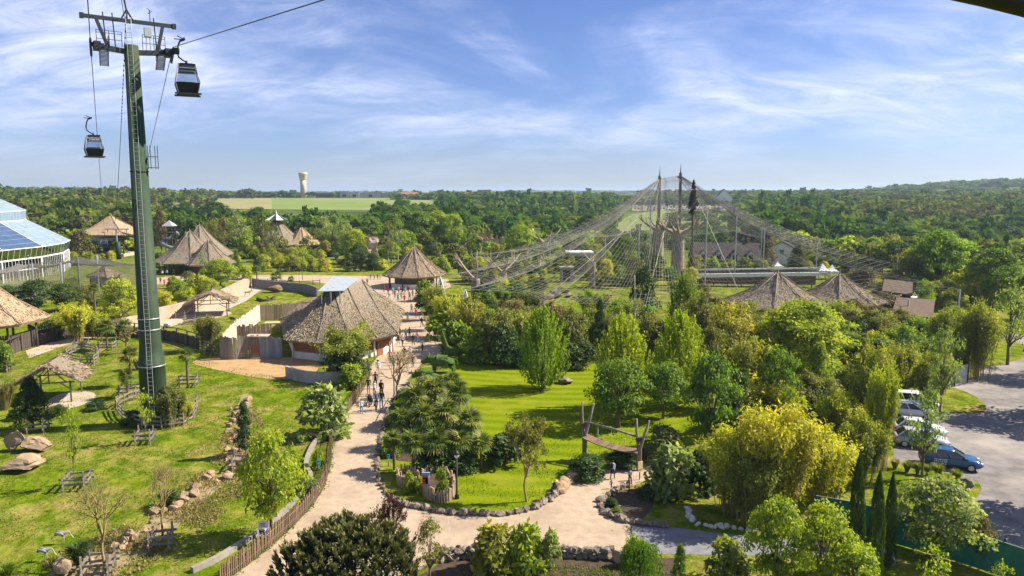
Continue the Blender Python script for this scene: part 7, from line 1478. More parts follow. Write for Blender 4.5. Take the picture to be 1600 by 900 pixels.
for a in [
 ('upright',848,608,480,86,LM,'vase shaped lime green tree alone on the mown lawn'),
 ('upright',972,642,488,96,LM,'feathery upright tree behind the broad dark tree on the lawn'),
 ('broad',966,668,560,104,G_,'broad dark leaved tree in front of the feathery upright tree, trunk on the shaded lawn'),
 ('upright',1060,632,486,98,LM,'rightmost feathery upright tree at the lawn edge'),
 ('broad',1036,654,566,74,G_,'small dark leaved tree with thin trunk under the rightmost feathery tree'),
 ('upright',1068,545,428,66,G_,'darker upright tree rising behind the feathery pair, below the giant trunks'),
 ('pointed',936,562,466,30,DK,'slim dark conical shrub between the two lawn tree groups'),
 ('shrub',1005,494,412,54,DK,'large round dark evergreen below the giant baobab trunks'),
 ('broad',1110,706,556,90,G_,'green tree left of the golden bamboo mass'),
 ('broad',1215,668,545,76,G_,'fresh green tree standing over the golden bamboo'),
 ('broadbig',1252,600,469,158,LM,'wide yellow green tree crown in front of the grey thatched cones'),
 ('pointed',1275,632,535,64,G_,'pointed darker tree in front of the wide yellow green crown'),
 ('shrub',1340,634,582,72,DK,'round dark green bush beside the tall golden bamboo wall'),
 ('bamboobig',1145,800,652,120,YL,'left clump of the big golden bamboo, over the shaded island'),
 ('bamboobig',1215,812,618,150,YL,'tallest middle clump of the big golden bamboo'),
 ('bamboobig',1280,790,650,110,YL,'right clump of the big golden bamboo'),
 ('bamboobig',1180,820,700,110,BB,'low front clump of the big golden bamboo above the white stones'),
 ('bamboobig',1352,690,515,76,BB,'tall yellow bamboo column left of the parked cars'),
 ('bamboobig',1374,735,556,56,YL,'narrow golden bamboo wall edging the parked cars'),
 ('bamboo',1345,760,640,80,BB,'olive bamboo behind the three cypresses'),
 ('bamboobig',1310,700,600,90,YL,'golden bamboo between the pointed tree and the bamboo wall'),
 ('bamboo',1405,628,530,62,BB,'bamboo clump left of three above the white estate car'),
 ('bamboo',1438,624,536,60,BB,'middle bamboo clump above the white estate car'),
 ('bamboo',1468,616,548,52,BB,'right bamboo clump above the grass island'),
 ('bamboobig',1526,594,462,74,BB,'tall bamboo right of the metal gate'),
 ('bamboo',1500,592,500,50,BB,'bamboo clump directly behind the metal gate'),
 ('bamboo',1478,560,470,56,BB,'pale bamboo beside the brown thatch roofed shed'),
 ('airy',1574,570,448,76,PA,'pale leaved tree on the grass by the road at the right edge'),
 ('airy',1468,650,512,52,PA,'young pale tree at the grass island tip in front of the bamboo'),
 ('airy',1440,748,606,66,PA,'young pale tree growing in front of the parked cars'),
 ('broadbig',1552,482,388,92,G_,'big fresh green tree at the right edge behind the bamboo'),
 ('broadbig',1466,462,358,90,LM,'tall yellow green tree right of the small brown roofed sheds'),
 ('broad',1400,432,377,56,DK,'dark green tree between the white tents and the tall yellow green tree'),
 ('shrub',1595,500,420,44,G_,'green bush cut by the right edge below the far valley'),
 ('shrub',1370,538,486,56,DK,'left of two dark round shrubs below the brown thatch roofed shed'),
 ('shrub',1426,540,500,48,DK,'right of two dark round shrubs below the brown thatch roofed shed'),
 ('shrub',1335,545,492,50,DK,'dark shrub next to the wide yellow green crown, above the bamboo'),
 ('shrub',1338,494,462,74,BZ,'brownish clipped hedge in front of the right thatched cone, left part'),
 ('shrub',1385,496,456,66,BZ,'brownish clipped hedge in front of the right thatched cone, right part'),
 ('shrub',1345,448,414,58,BZ,'brown green mound right of the white tents'),
 ('shrub',1392,458,424,60,BB,'yellow green hedge above the flat brown roofed shed'),
 ('shrub',1430,462,426,50,BB,'yellow green hedge right of the flat brown roofed shed'),
 ('shrub',1455,476,434,50,BB,'yellow green hedge under the tall yellow green tree'),
 ('broad',1292,395,360,30,YL,'bright yellow tree above the white tents'),
 ('broad',1340,412,374,36,OL,'olive tree left of two behind the netting right of the tents'),
 ('broad',1364,414,370,36,LM,'lime tree right of two behind the netting right of the tents'),
 ('broad',1318,412,382,30,LM,'small lime tree just right of the bright yellow tree'),
 ('fir',1246,436,376,46,OL,'olive conifer beside the small white gabled house'),
 ('pointed',1197,424,360,42,BZ,'dark brownish tree between the slate house and the small white house'),
 ('shrub',1086,430,396,34,BB,'yellow hedge bush below the slate roof, nearest the giant trunks'),
 ('shrub',1112,432,400,32,LM,'second yellow hedge bush below the slate roof'),
 ('shrub',1138,432,402,32,BB,'third yellow hedge bush below the slate roof'),
 ('shrub',1164,432,400,32,BB,'fourth yellow hedge bush below the slate roof, under its white gable'),
 ('shrub',1188,434,402,30,BB,'last yellow hedge bush right of the slate house gable'),
 ('bamboo',1092,560,452,70,OL,'olive bamboo between the dark upright tree and the thatched cones'),
 ('bamboo',1135,590,462,84,BB,'bamboo in front of the left thatched cone'),
 ('bamboo',1170,640,508,84,BB,'pale feathery bamboo right of the lawn trees'),
 ('bamboo',1110,610,500,80,OL,'shaded olive bamboo behind the rightmost feathery tree'),
 ('bamboo',1185,575,490,60,OL,'olive bamboo touching the wide yellow green crown'),
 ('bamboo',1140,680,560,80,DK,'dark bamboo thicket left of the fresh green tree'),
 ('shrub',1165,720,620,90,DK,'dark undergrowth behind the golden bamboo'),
 ('bamboo',890,566,474,66,OL,'olive bamboo behind the lawn, right of the vase shaped tree'),
 ('bamboo',775,566,476,70,OL,'olive brown bamboo left of the vase shaped tree'),
 ('bamboo',818,556,474,66,BB,'yellowish bamboo behind the vase shaped tree'),
 ('bamboo',925,548,470,60,BB,'yellowish bamboo behind the slim dark conical shrub'),
 ('bamboo',960,558,480,56,OL,'olive bamboo between the slim dark shrub and the feathery trees'),
 ('bamboo',1010,560,476,70,OL,'olive bamboo under the large round dark evergreen'),
 ('bamboo',860,540,466,70,BZ,'bronze bamboo under the aviary rock pile'),
 ('bamboo',795,528,462,60,BZ,'bronze bamboo below the small wooden footbridge'),
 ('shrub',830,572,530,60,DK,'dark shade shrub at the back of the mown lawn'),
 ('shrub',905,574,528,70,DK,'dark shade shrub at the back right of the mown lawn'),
 ('bamboo',700,528,450,58,YL,'golden bamboo above the shaded path, nearest the kiosk'),
 ('bamboo',733,546,456,64,BB,'yellow green bamboo above the turf giraffe'),
 ('bamboo',678,500,440,44,BB,'bamboo at the kiosk end of the path planting'),
 ('bigleaf',690,530,484,52,LM,'bright glossy shrub along the shaded path, upper'),
 ('bigleaf',715,556,500,58,G_,'bright glossy shrub along the shaded path, middle'),
 ('bigleaf',752,566,508,62,G_,'glossy dark shrub above the boulder beside the giraffe'),
 ('bigleaf',668,490,452,40,DK,'dark leafy shrub beside the far crowd'),
 ('bigleaf',664,470,436,34,G_,'leafy shrub under the kiosk eave'),
 ('shrub',790,572,500,56,DK,'dark evergreen left of the vase shaped tree'),
 ('shrub',760,545,478,56,LM,'lime shrub by the fallen white mast foot'),
 ('shrub',918,745,708,70,DK,'low spreading juniper at the path bend'),
 ('shrub',972,730,700,48,DK,'low round juniper right of the first one, by the bridge post'),
 ('shrub',1036,718,662,86,OL,'olive spreading juniper right of the wooden bridge'),
 ('bigleaf',1050,775,692,84,PA,'pale leaved magnolia shrub over the path fork'),
 ('bigleaf',1095,770,700,60,DK,'dark shrub behind the pale magnolia'),
 ('shrub',1010,778,756,30,DK,'low dark shrub at the shaded island centre'),
 ('shrub',955,792,776,22,DK,'small round clipped bush on the tip of the shaded island'),
 ('shrub',962,806,792,22,G_,'second small bush on the tip of the shaded island'),
 ('budding',823,784,650,92,OL,'thin trunked yellow barked tree with sparse leaves on the lawn corner'),
 ('bigleaf',790,726,672,66,DK,'rosette leaved shrub right of the palm island'),
 ('bare',621,626,542,72,None,'leafless pinkish tree between the path walkers and the turf rhinos'),
 ('bigleaf',505,682,598,82,PA,'pale leaved magnolia tree inside the picket fence'),
 ('bamboobig',535,592,502,94,BB,'dense bushy bamboo hiding the hall corner'),
 ('shrub',540,594,530,84,DK,'dark shrub base under the bushy bamboo at the hall'),
 ('sapling',566,568,500,42,LM,'bright lime young tree against the hall roof'),
 ('bigleaf',548,606,566,44,LM,'yellow green leafy plant below the bushy bamboo'),
 ('broad',425,840,672,106,LM,'bright lime green tree beside the white information panels'),
 ('shrub',478,776,738,40,PA,'light shrub right of the bright lime tree by the low wall'),
 ('bigleaf',497,732,698,22,LM,'banana plant by the small blue plate'),
 ('pointed',384,714,627,36,DK,'slim dark young tree on the dry bed'),
 ('fir',52,672,583,68,DK,'dark fir in front of the open thatched shelter'),
 ('sapling',118,764,636,40,LM,'lime sapling inside the wooden guard on the near lawn'),
 ('sapling',228,694,612,36,LM,'lime sapling before the pylon ring fence'),
 ('bare',165,890,734,100,None,'yellow twigged leafless tree at the bottom left'),
 ('bare',255,846,720,66,None,'small brushy leafless tree beside the dry bed'),
 ('barebush',200,552,505,40,None,'leafless bush in front of the long dark fence'),
 ('tuft',262,792,762,40,DK,'dark spiky tuft behind the brushy leafless tree'),
 ('tuft',124,880,842,46,DK,'grey green spiky plant beside the wading birds'),
 ('tuft',8,905,880,40,G_,'spiky green plant in the bottom left corner'),
 ('shrub',24,656,638,28,DK,'low dark cushion shrub left of the dark fir'),
 ('shrub',90,648,632,36,DK,'low dark cushion shrub right of the dark fir'),
 ('shrub',150,640,624,34,DK,'low dark cushion shrub under the shelter pad'),
 ('tuft',8,640,588,46,L_DRY,'pale dry grass clump at the left edge'),
 ('tuft',217,578,546,30,L_DRY,'dry reed clump left of the pylon shaft'),
 ('bamboo',268,668,592,52,OL,'olive bamboo inside the pylon ring fence'),
 ('bamboo',288,662,622,30,YL,'thin golden bamboo inside the ring fence, right end'),
 ('shrub',208,664,640,40,DK,'dark low shrub inside the ring fence, left end'),
 ('broad',190,512,436,62,YL,'yellow leaved tree just left of the pylon shaft'),
 ('bamboo',122,534,468,60,YL,'golden bamboo in front of the wire aviary'),
 ('bamboo',152,530,480,46,YL,'second golden bamboo, below the yellow tree'),
 ('bamboo',92,528,486,40,YL,'golden bamboo beside the yellow awning of the big hut'),
 ('shrub',75,532,500,40,DK,'dark shrub beside the big thatched hut'),
 ('broad',60,490,438,60,DK,'dark tree inside the wire aviary, left'),
 ('broad',102,486,442,54,DK,'dark tree inside the wire aviary, centre'),
 ('broad',18,490,446,52,DK,'dark tree behind the big thatched hut'),
 ('broad',135,480,448,40,OL,'olive tree inside the wire aviary, right'),
 ('bamboobig',327,549,488,50,OL,'round clipped olive bush on the hillock'),
 ('shrub',2,580,524,40,G_,'green bush cut by the left edge under the hut'),
 ('broad',80,372,335,30,LM,'left of two bright lime trees behind the greenhouse'),
 ('broad',109,372,331,28,LM,'right of two bright lime trees behind the greenhouse'),
 ('broad',58,376,340,26,LM,'third lime tree touching the greenhouse roof'),
 ('shrub',128,406,357,46,BZ,'dark bronze round tree between greenhouse and cable station'),
 ('shrub',115,412,392,22,YL,'left golden shrub at the greenhouse corner'),
 ('shrub',138,412,391,24,YL,'right golden shrub at the greenhouse corner'),
 ('pointed',253,396,326,28,BZ,'dark brown conifer right of the pylon, behind the slide'),
 ('airy',334,392,342,30,OL,'olive willow behind the joined cones, left'),
 ('airy',353,394,338,30,OL,'olive willow behind the joined cones, middle'),
 ('airy',374,396,334,36,PA,'pale willow behind the joined cones, right'),
 ('shrub',385,404,366,36,LM,'lime bush between the joined cones and the birches'),
 ('airy',405,402,354,24,OL,'left thin birch before the lantern hall'),
 ('airy',417,402,346,24,OL,'middle thin birch before the lantern hall'),
 ('airy',430,404,350,24,OL,'right thin birch before the lantern hall'),
 ('pointed',370,424,390,16,G_,'narrow green conifer right of the joined cones'),
 ('sapling',316,446,394,20,LM,'lime sapling in front of the joined cones'),
 ('broad',345,452,404,54,LM,'broad yellow green tree on the slope above the hillock shelter'),
 ('shrub',312,466,426,44,YL,'bright yellow flowering bush below the food court'),
 ('shrub',292,474,446,36,YL,'second bright yellow bush, lower on the slope'),
 ('shrub',262,486,458,30,YL,'bright yellow bush directly right of the pylon'),
 ('shrub',380,436,412,34,YL,'golden shrub above the tan sloping wall'),
 ('sapling',473,438,384,28,LM,'fresh green young tree on the far path bank'),
 ('shrub',362,412,392,26,YL,'golden shrub beside the narrow green conifer'),
 ('shrub',412,420,396,28,YL,'golden shrub below the birches'),
 ('shrub',440,418,398,30,YL,'golden shrub below the pale small cone hut'),
 ('shrub',455,424,404,26,OL,'olive shrub at the far path bank, left'),
 ('shrub',508,424,402,28,YL,'golden shrub at the far path bank, middle'),
 ('shrub',545,424,404,26,OL,'olive shrub at the far path bank, right'),
 ('shrub',596,422,402,24,YL,'golden shrub left of the kiosk roof'),
 ('airy',506,400,336,34,PA,'left grey green birch behind the far path bank'),
 ('airy',523,398,334,32,PA,'middle grey green birch behind the far path bank'),
 ('airy',540,400,342,30,PA,'right grey green birch behind the far path bank'),
 ('broad',554,412,358,44,LM,'round lime tree left of the red rock stack'),
 ('broad',578,386,338,34,G_,'green tree behind the red rock stack'),
 ('airy',607,412,344,24,OL,'thin white stemmed birch right of the red rock stack',M_BARKWHITE),
 ('airy',622,406,338,22,LM,'yellowish birch behind the kiosk roof',M_BARKWHITE),
 ('broad',636,404,360,34,LM,'round lime tree behind the kiosk roof'),
 ('broadbig',657,396,330,56,G_,'large fresh tree above the kiosk, left'),
 ('broadbig',684,394,328,54,LM,'large fresh tree above the kiosk, middle'),
 ('broad',706,396,334,42,LM,'large fresh tree above the kiosk, right'),
 ('broad',720,394,350,26,G_,'small fresh tree left of the red cliff'),
 ('shrub',708,418,378,60,OL,'grey olive willow bush right of the kiosk roof'),
 ('shrub',690,430,398,34,LM,'lime bush touching the kiosk roof'),
 ('shrub',740,440,404,44,BB,'yellow bush under the left net edge'),
 ('broad',812,400,351,48,LM,'bright round tree right of the red cliff'),
 ('pointed',786,392,345,14,DK,'narrow dark conifer right of the red cliff'),
 ('shrub',772,440,404,40,OL,'olive bush among the curled baobabs, left'),
 ('shrub',806,436,404,40,BB,'yellow bush among the curled baobabs, middle'),
 ('shrub',845,426,402,44,OL,'olive bush behind the stone doorway'),
 ('shrub',880,424,404,40,BB,'yellow bush right behind the stone doorway'),
 ('shrub',912,428,402,36,OL,'olive bush before the flat white pavilion'),
 ('shrub',760,468,440,44,DK,'dark bush under the gnarled baobab'),
 ('shrub',805,466,440,50,G_,'green bush beside the wooden footbridge'),
 ('shrub',845,458,430,30,OL,'olive bush at the left end of the aviary lawn'),
 ('broad',975,432,368,46,LM,'lime tree left of the giant baobab trunks'),
 ('shrub',955,404,366,34,BZ,'reddish bronze bush behind the aviary'),
 ('shrub',990,440,398,40,BB,'yellow bush at the foot of the giant baobab trunks'),
 ('shrub',965,446,410,34,G_,'green bush at the right of the aviary lawn'),
 ('shrub',1000,404,372,44,OL,'olive tree mass behind the giant trunks'),
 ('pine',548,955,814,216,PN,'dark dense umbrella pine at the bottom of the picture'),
 ('budding',612,884,772,52,PU,'thin dark purple leaved tree behind the umbrella pine'),
 ('airy',672,912,812,54,OL,'thin small leaved tree right of the umbrella pine'),
 ('bigleaf',770,894,814,72,BB,'leafy shrub in the bottom bed, left of three'),
 ('bigleaf',822,892,812,66,LM,'leafy shrub in the bottom bed, middle of three'),
 ('bigleaf',860,888,824,36,PA,'leafy shrub in the bottom bed, right of three'),
 ('weeping',1000,918,848,66,G_,'weeping evergreen arch at the bottom edge'),
 ('pointed',1062,914,850,34,G_,'narrow weeping conifer at the bottom edge'),
 ('bigleaf',992,884,838,30,LM,'small lime leaved shrub behind the weeping arch'),
 ('bigleaf',1135,908,838,70,BB,'pale lime shrub in the bottom grass'),
 ('broad',1212,930,782,96,LM,'pale lime maple left of two at the bottom right'),
 ('broad',1285,935,790,112,LM,'lime maple right of two at the bottom right, before the green screen'),
 ('broad',1335,965,852,96,LM,'low bright maple top at the bottom edge before the cypresses'),
 ('cypress',1333,892,704,25,DK,'left of three slim dark cypresses before the green screen'),
 ('cypress',1364,910,734,26,DK,'middle of three slim dark cypresses before the green screen'),
 ('cypress',1386,886,737,21,DK,'right of three slim dark cypresses before the green screen'),
 ('broad',1462,880,750,130,PA,'wide pale willow like tree behind the green screen'),
 ('airy',1528,884,806,64,BZ,'thin bronze leaved tree at the car park edge'),
 ('sapling',1455,945,852,70,LM,'bright lime maple top at the bottom right edge'),
 ('sapling',1562,945,880,40,LM,'small lime maple top in the bottom right corner'),
 ('shrub',1300,850,800,60,DK,'dark undergrowth between the white stones and the green screen'),
 ('tuft',1318,744,700,26,L_DRY,'dry reddish grass beside the left cypress'),
]: P_(*a)
P_('broad', 1705, 655, 470, 190, G_, 'broad tree just beyond the right edge whose shade falls on the car park'); P_('broad', 1760, 815, 560, 240, G_, 'second broad tree beyond the right edge, nearer, shading the car park corner'); P_('broad', 1660, 590, 470, 100, G_, 'third broad tree beyond the right edge beside the road')
for x, b, t, w, lb in [(1398,733,714,18,'leftmost grass tuft of the car park row'),(1417,738,717,19,'second grass tuft of the car park row'),(1433,741,718,15,'third grass tuft, by the young pale tree trunk'),(1448,743,721,15,'fourth grass tuft of the car park row'),(1465,748,720,20,'largest grass tuft, below the blue car'),(1494,754,729,20,'last grass tuft, beside the pointed boulder')]: P_('tuft', x, b, t, w, BB, lb, group='grass tufts along the car park kerb')
for x, b, t, w, lb in [(648,668,606,56,'fan palm at the upper left of the palm island'),(680,654,594,52,'fan palm at the top of the palm island'),(716,662,600,54,'fan palm at the upper right of the palm island'),(628,700,640,52,'fan palm by the path edge of the palm island'),(664,700,634,58,'fan palm in the heart of the palm island, left'),(698,696,628,58,'fan palm in the heart of the palm island, right'),(736,706,642,54,'fan palm at the right of the palm island'),(616,734,674,44,'fan palm at the lower left of the palm island'),(646,742,676,56,'fan palm behind the log planter, left'),(684,740,674,60,'fan palm behind the log planter, middle'),(718,738,676,56,'fan palm behind the lamp post of the palm island'),(752,734,680,50,'fan palm at the lower right of the palm island'),(706,640,584,44,'small fan palm under the lower turf rhino'),
 (205,604,545,40,'fan palm in the guard left of the pylon'),(200,622,578,36,'low fan palm behind the pale rail fence'),(294,606,546,32,'small fan palm in the guard right of the pylon'),(168,548,500,36,'fan palm at the long dark fence'),(196,530,500,32,'fan palm below the yellow tree'),(88,478,448,26,'palm standing inside the wire aviary'),(402,448,416,20,'twin palm on the hillock, left'),(432,448,424,26,'palm behind the hillock stump'),(455,444,432,14,'small palm left of the dark grey wall'),(150,500,444,22,'palm with pale stems before the wire aviary'),(722,540,486,46,'fan palm among the glossy path shrubs'),(680,516,470,40,'fan palm overhanging the shaded path'),(742,520,474,44,'fan palm under the left net edge')]: palm(x, b, t, w, lb)
for x, b, t, w, lb in [(600+40,770,734,18,'left banana plant in the log planter'),(690,778,728,22,'right banana plant in the log planter'),(655,772,742,14,'small banana plant in the middle of the log planter')]: P_('bigleaf', x, b, t, w, LM, lb)
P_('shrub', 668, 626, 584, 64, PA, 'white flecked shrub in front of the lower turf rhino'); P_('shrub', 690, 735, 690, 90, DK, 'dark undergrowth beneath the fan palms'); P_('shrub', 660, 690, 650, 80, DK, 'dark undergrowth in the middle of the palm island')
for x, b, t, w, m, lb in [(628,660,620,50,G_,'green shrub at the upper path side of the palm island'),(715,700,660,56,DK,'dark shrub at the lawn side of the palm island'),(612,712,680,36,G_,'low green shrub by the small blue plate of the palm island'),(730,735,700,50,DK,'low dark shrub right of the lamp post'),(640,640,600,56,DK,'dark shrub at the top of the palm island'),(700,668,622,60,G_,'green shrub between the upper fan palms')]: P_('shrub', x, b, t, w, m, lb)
# the dark tufted tree top on its pole in front of the masts
def perch():
    p = G(1079, 448); o = empty('tall_dark_tree', p, 'lone tall dark shaggy tree top on a bare pole right of the masts', 'tree'); z0, z1, s = top_z(p, 332), top_z(p, 281), mpp(p); m = MB(); m.tube([(0, 0, 0), (.1, 0, z0*.6), (0, 0, z0+2)], [.4, .3, .25], 7); m.obj('trunk', [M_WOODDARK], o); dm = leafmat('leaf_dead', (.018, .016, .012), (.060, .052, .038), .1); k = (z1-z0); link('crown', KINDS_['broad'][2][1], o, [dm], (0, 0, z0-k*.30), None, (17*s, 17*s, k*.9)); link('crown', KINDS_['pointed'][0][1], o, [dm], (0, 0, z0+k*.25), None, (13*s, 13*s, k*.75))
perch()
# grass: short blades over the near lawns, nobody could count them
def blades(name, poly, n, mat, seed, h=(.06, .15), avoid=()):
    rg = np.random.default_rng(seed); xs = [p[0] for p in poly]; ys = [p[1] for p in poly]; X = rg.uniform(min(xs), max(xs), n*2); Y = rg.uniform(min(ys), max(ys), n*2); k = inpoly(X, Y, poly)
    for a in avoid: k &= ~inpoly(X, Y, a)
    cl = np.sin(X*.9+np.sin(Y*.7)*2)+np.sin(Y*1.3+X*.4)+rg.normal(size=len(X))*.9; k &= cl > .1
    X, Y = X[k][:n], Y[k][:n]; m = len(X); P = np.stack([X, Y, np.zeros(m)], 1); D = rg.normal(size=(m, 3))*.55+np.array([0, 0, 1.]); s = rg.uniform(h[0], h[1], m); V, Fc = cards(P, D, s, s*.5, rg); o = link(name, npmesh(name, V, Fc, [mat], rg.random(m))); o['kind'] = 'stuff'
bed = [tuple(p) for p in px((60,915),(190,850),(310,755),(352,735),(365,700),(378,618),(392,618),(385,700),(375,735),(300,800),(190,890),(150,930))]
blades('grass', px((-60,575),(60,545),(200,532),(330,565),(470,598),(500,640),(470,730),(400,830),(280,900),(200,960),(-60,960)), 80000, L_GRASS, 1, avoid=[bed])
blades('dry_grass', px((60,880),(240,800),(330,720),(370,640),(400,640),(430,700),(400,760),(330,820),(240,880),(150,940)), 26000, L_DRY, 2, (.10, .26))
blades('grass', px((640,905),(700,885),(1250,880),(1330,905),(1330,980),(640,980)), 14000, L_GRASS, 3, (.08, .18))
blades('grass', px((597,765),(640,795),(770,803),(860,780),(905,745),(930,715),(1000,700),(1050,650),(1000,620),(760,690),(740,740)), 14000, L_GRASS, 4)
def edge_tufts():
    P = path_main; rg = np.random.default_rng(9); pts = []
    for a, b in zip(P, P[1:]+P[:1]):
        if (a+b).length/2 > 110: continue
        n = int((b-a).length*55); u = rg.random(n)[:, None]; d = np.array((b-a).normalized()); q = np.array(a)+(np.array(b)-np.array(a))*u; q = q+np.array([-d[1], d[0], 0])*(rg.normal(size=n)*.13)[:, None]; k = np.sin(q[:, 0]*2.1+np.sin(q[:, 1]*1.7))+rg.normal(size=n)*.6 > .1; pts.append(q[k])
    Q = np.concatenate(pts); n = len(Q); s = rg.uniform(.07, .20, n); V, Fc = cards(Q, rg.normal(size=(n, 3))*.6+np.array([0, 0, .9]), s, s*.45, rg); o = link('grass', npmesh('grass', V, Fc, [L_GRASS], rg.random(n))); o['kind'] = 'stuff'
edge_tufts()
# ------------------------------------------------------------------ woods: the nearest trees one by one, the rest as woods nobody could count
_lo = [gen_round(200+i, pr, base=.05, nc=15, nl=10, rc=.24, ls=.19, lw=.9, inner=.5)[1] for i, pr in enumerate(('round', 'round', 'oval', 'dome'))]
_lo.append(gen_round(209, 'cone', base=.04, nc=14, nl=9, rc=.18, ls=.16, lw=.9)[1])
def arrs(me):
    V = np.empty(len(me.vertices)*3); me.vertices.foreach_get('co', V); r = np.empty(len(me.polygons)); me.attributes['rnd'].data.foreach_get('value', r); return V.reshape(-1, 3), r
_LA = [arrs(m) for m in _lo]
LMK = [(60, 'behind the greenhouse'), (130, 'beside the greenhouse end'), (225, 'behind the cable station'), (300, 'behind the spiral slide'), (380, 'behind the joined cones'), (460, 'behind the lantern hall'), (540, 'behind the small cone hut'), (600, 'behind the red rock stack'), (670, 'behind the kiosk left side'), (740, 'behind the kiosk right side'), (800, 'near the red cliff'), (870, 'right of the red cliff'), (960, 'behind the flat white pavilion'), (1050, 'behind the giant trunks'), (1200, 'behind the slate house'), (1290, 'behind the small white house'), (1400, 'behind the white tents'), (1500, 'behind the tall yellow green tree'), (9999, 'at the far right edge')]
CNM = {'leaf_wood': 'dark green', 'leaf_woodlight': 'light green', 'leaf_woodbrown': 'brownish', 'leaf_olive': 'olive', 'leaf_lime': 'lime green'}
def wood(nm, regs, mats, single=0, lab='', grp='', seed=1, hs=(9, 15), wk=.9, conif=.06, patch=0.012):
    rg = np.random.default_rng(seed); T = []
    for (x0, x1, d0, d1, n) in regs:
        d = 1/rg.uniform(1/d1, 1/d0, n); x = (rg.uniform(x0, x1, n)-CX)/F*d/CP; T += list(zip(x, d))
    T.sort(key=lambda t: t[1]); out = {i: ([], [], [0]) for i in range(len(mats))}
    for k, (x, d) in enumerate(T):
        h = rg.uniform(*hs); w = max(h*wk*1.15, d*.021)*rg.uniform(.75, 1.25); z = terr(x, d); c = rg.random() < conif
        q = .5+.5*math.sin(x*patch*2.1+d*patch+seed)*math.cos(d*patch*1.7-x*patch*.6); mi = int(min(len(mats)-1, max(0, (q+rg.normal()*.22)*len(mats))))
        if k < single:
            mt = L_WOOD if c else mats[mi]; cn = CNM.get(mt.name, 'green'); pl = next(t for q_, t in LMK if x/d*F*CP+CX < q_); sz = 'tall' if h > (hs[0]+hs[1])/2 else 'low'
            plant_at('farcone' if c else 'far', Vector((x, d, z-.2)), h*(1.25 if c else 1), w*(.6 if c else 1), mt, '%s %s %s %s' % (sz, cn, lab.replace('tree', 'conifer') if c else lab, pl), 'wood_tree', 'tree', '%s, %s %s %s%s' % (grp, sz, cn, pl, ' conifers' if c else '')); continue
        V, r = _LA[4 if c else rg.integers(0, 4)]; a = rg.random()*6.28; ca, sa = math.cos(a), math.sin(a); s = w*(.65 if c else 1); Q = np.stack([(V[:, 0]*ca-V[:, 1]*sa)*s+x, (V[:, 0]*sa+V[:, 1]*ca)*s+d, V[:, 2]*h*(1.3 if c else 1)+z-.3], 1)
        o = out[0 if c else mi]; o[0].append(Q); o[1].append(r)
    for i, m in enumerate(mats):
        if out[i][0]:
            V = np.concatenate(out[i][0]); n = len(V)//4; b = link(nm, npmesh(nm, V, np.arange(4*n).reshape(n, 4), [m], np.concatenate(out[i][1]))); b['kind'] = 'stuff'
WL, WB = L_WOODL, L_WOODB
wood('wood', [(-160, 255, 300, 1000, 420), (225, 330, 600, 1100, 30)], [WD, WL, WB, WL], 20, 'tree fronting the hillside wood', 'front trees of the left hillside wood', 1)
wood('wood', [(255, 620, 285, 400, 150)], [WD, WD, WL], 25, 'tree in the belt below the field', 'trees of the belt behind the thatched halls', 2, (8, 12.5))
wood('wood', [(600, 800, 300, 560, 110), (690, 960, 330, 900, 330)], [WD, WL, WD, WL], 20, 'tree fronting the middle wood', 'front trees of the middle wood', 3, (9, 14))
wood('wood', [(300, 480, 1130, 1230, 60), (480, 640, 1130, 1260, 24), (620, 800, 930, 1080, 50), (790, 960, 850, 1200, 70)], [WD, WL], 0, '', '', 4, (6, 12))
wood('wood', [(960, 1190, 300, 390, 60), (840, 1000, 300, 370, 22)], [WD, WB, WD], 15, 'wood tree past the tent aviary', 'trees behind the tent aviary', 5, (6, 9))
wood('wood', [(1040, 1190, 440, 580, 40)], [WL, WD], 0, '', '', 15, (3.5, 6))
wood('wood', [(930, 1200, 790, 960, 130), (1140, 1220, 560, 800, 40)], [WD, WL], 0, '', '', 6, (5, 10))
wood('wood', [(1180, 1330, 290, 700, 330), (1330, 1780, 285, 400, 210)], [WD, WD, WL, WD], 40, 'tree fronting the valley wood', 'front trees of the valley wood', 7, (8, 15), patch=.03)
wood('wood', [(1320, 1530, 400, 640, 330)], [WB, WB, WL], 0, '', '', 16, (8, 12), conif=.02)
wood('wood', [(1520, 1790, 400, 700, 240), (1300, 1790, 640, 1100, 420), (1180, 1320, 700, 1100, 110)], [WD, WL, WD, WB], 0, '', '', 17, (6, 12), patch=.02)
wood('wood', [(1380, 1790, 1300, 2700, 420), (1000, 1400, 1100, 2400, 160), (-200, 400, 1000, 1500, 130)], [WD, WL, WB], 0, '', '', 8, (8, 14), patch=.006)
wood('wood', [(-250, 1850, 2900, 5600, 700)], [WD, WL], 0, '', '', 9, (7, 14), wk=2.0, patch=.002)
wood('wood', [(-60, 960, 245, 296, 90), (1200, 1700, 215, 290, 110), (1290, 1420, 185, 215, 14)], [WL, L_OLIVE, L_LIME, WD], 170, 'garden tree at the park edge', 'trees along the back edge of the park', 10, (5, 8.5), conif=.03, patch=.05)
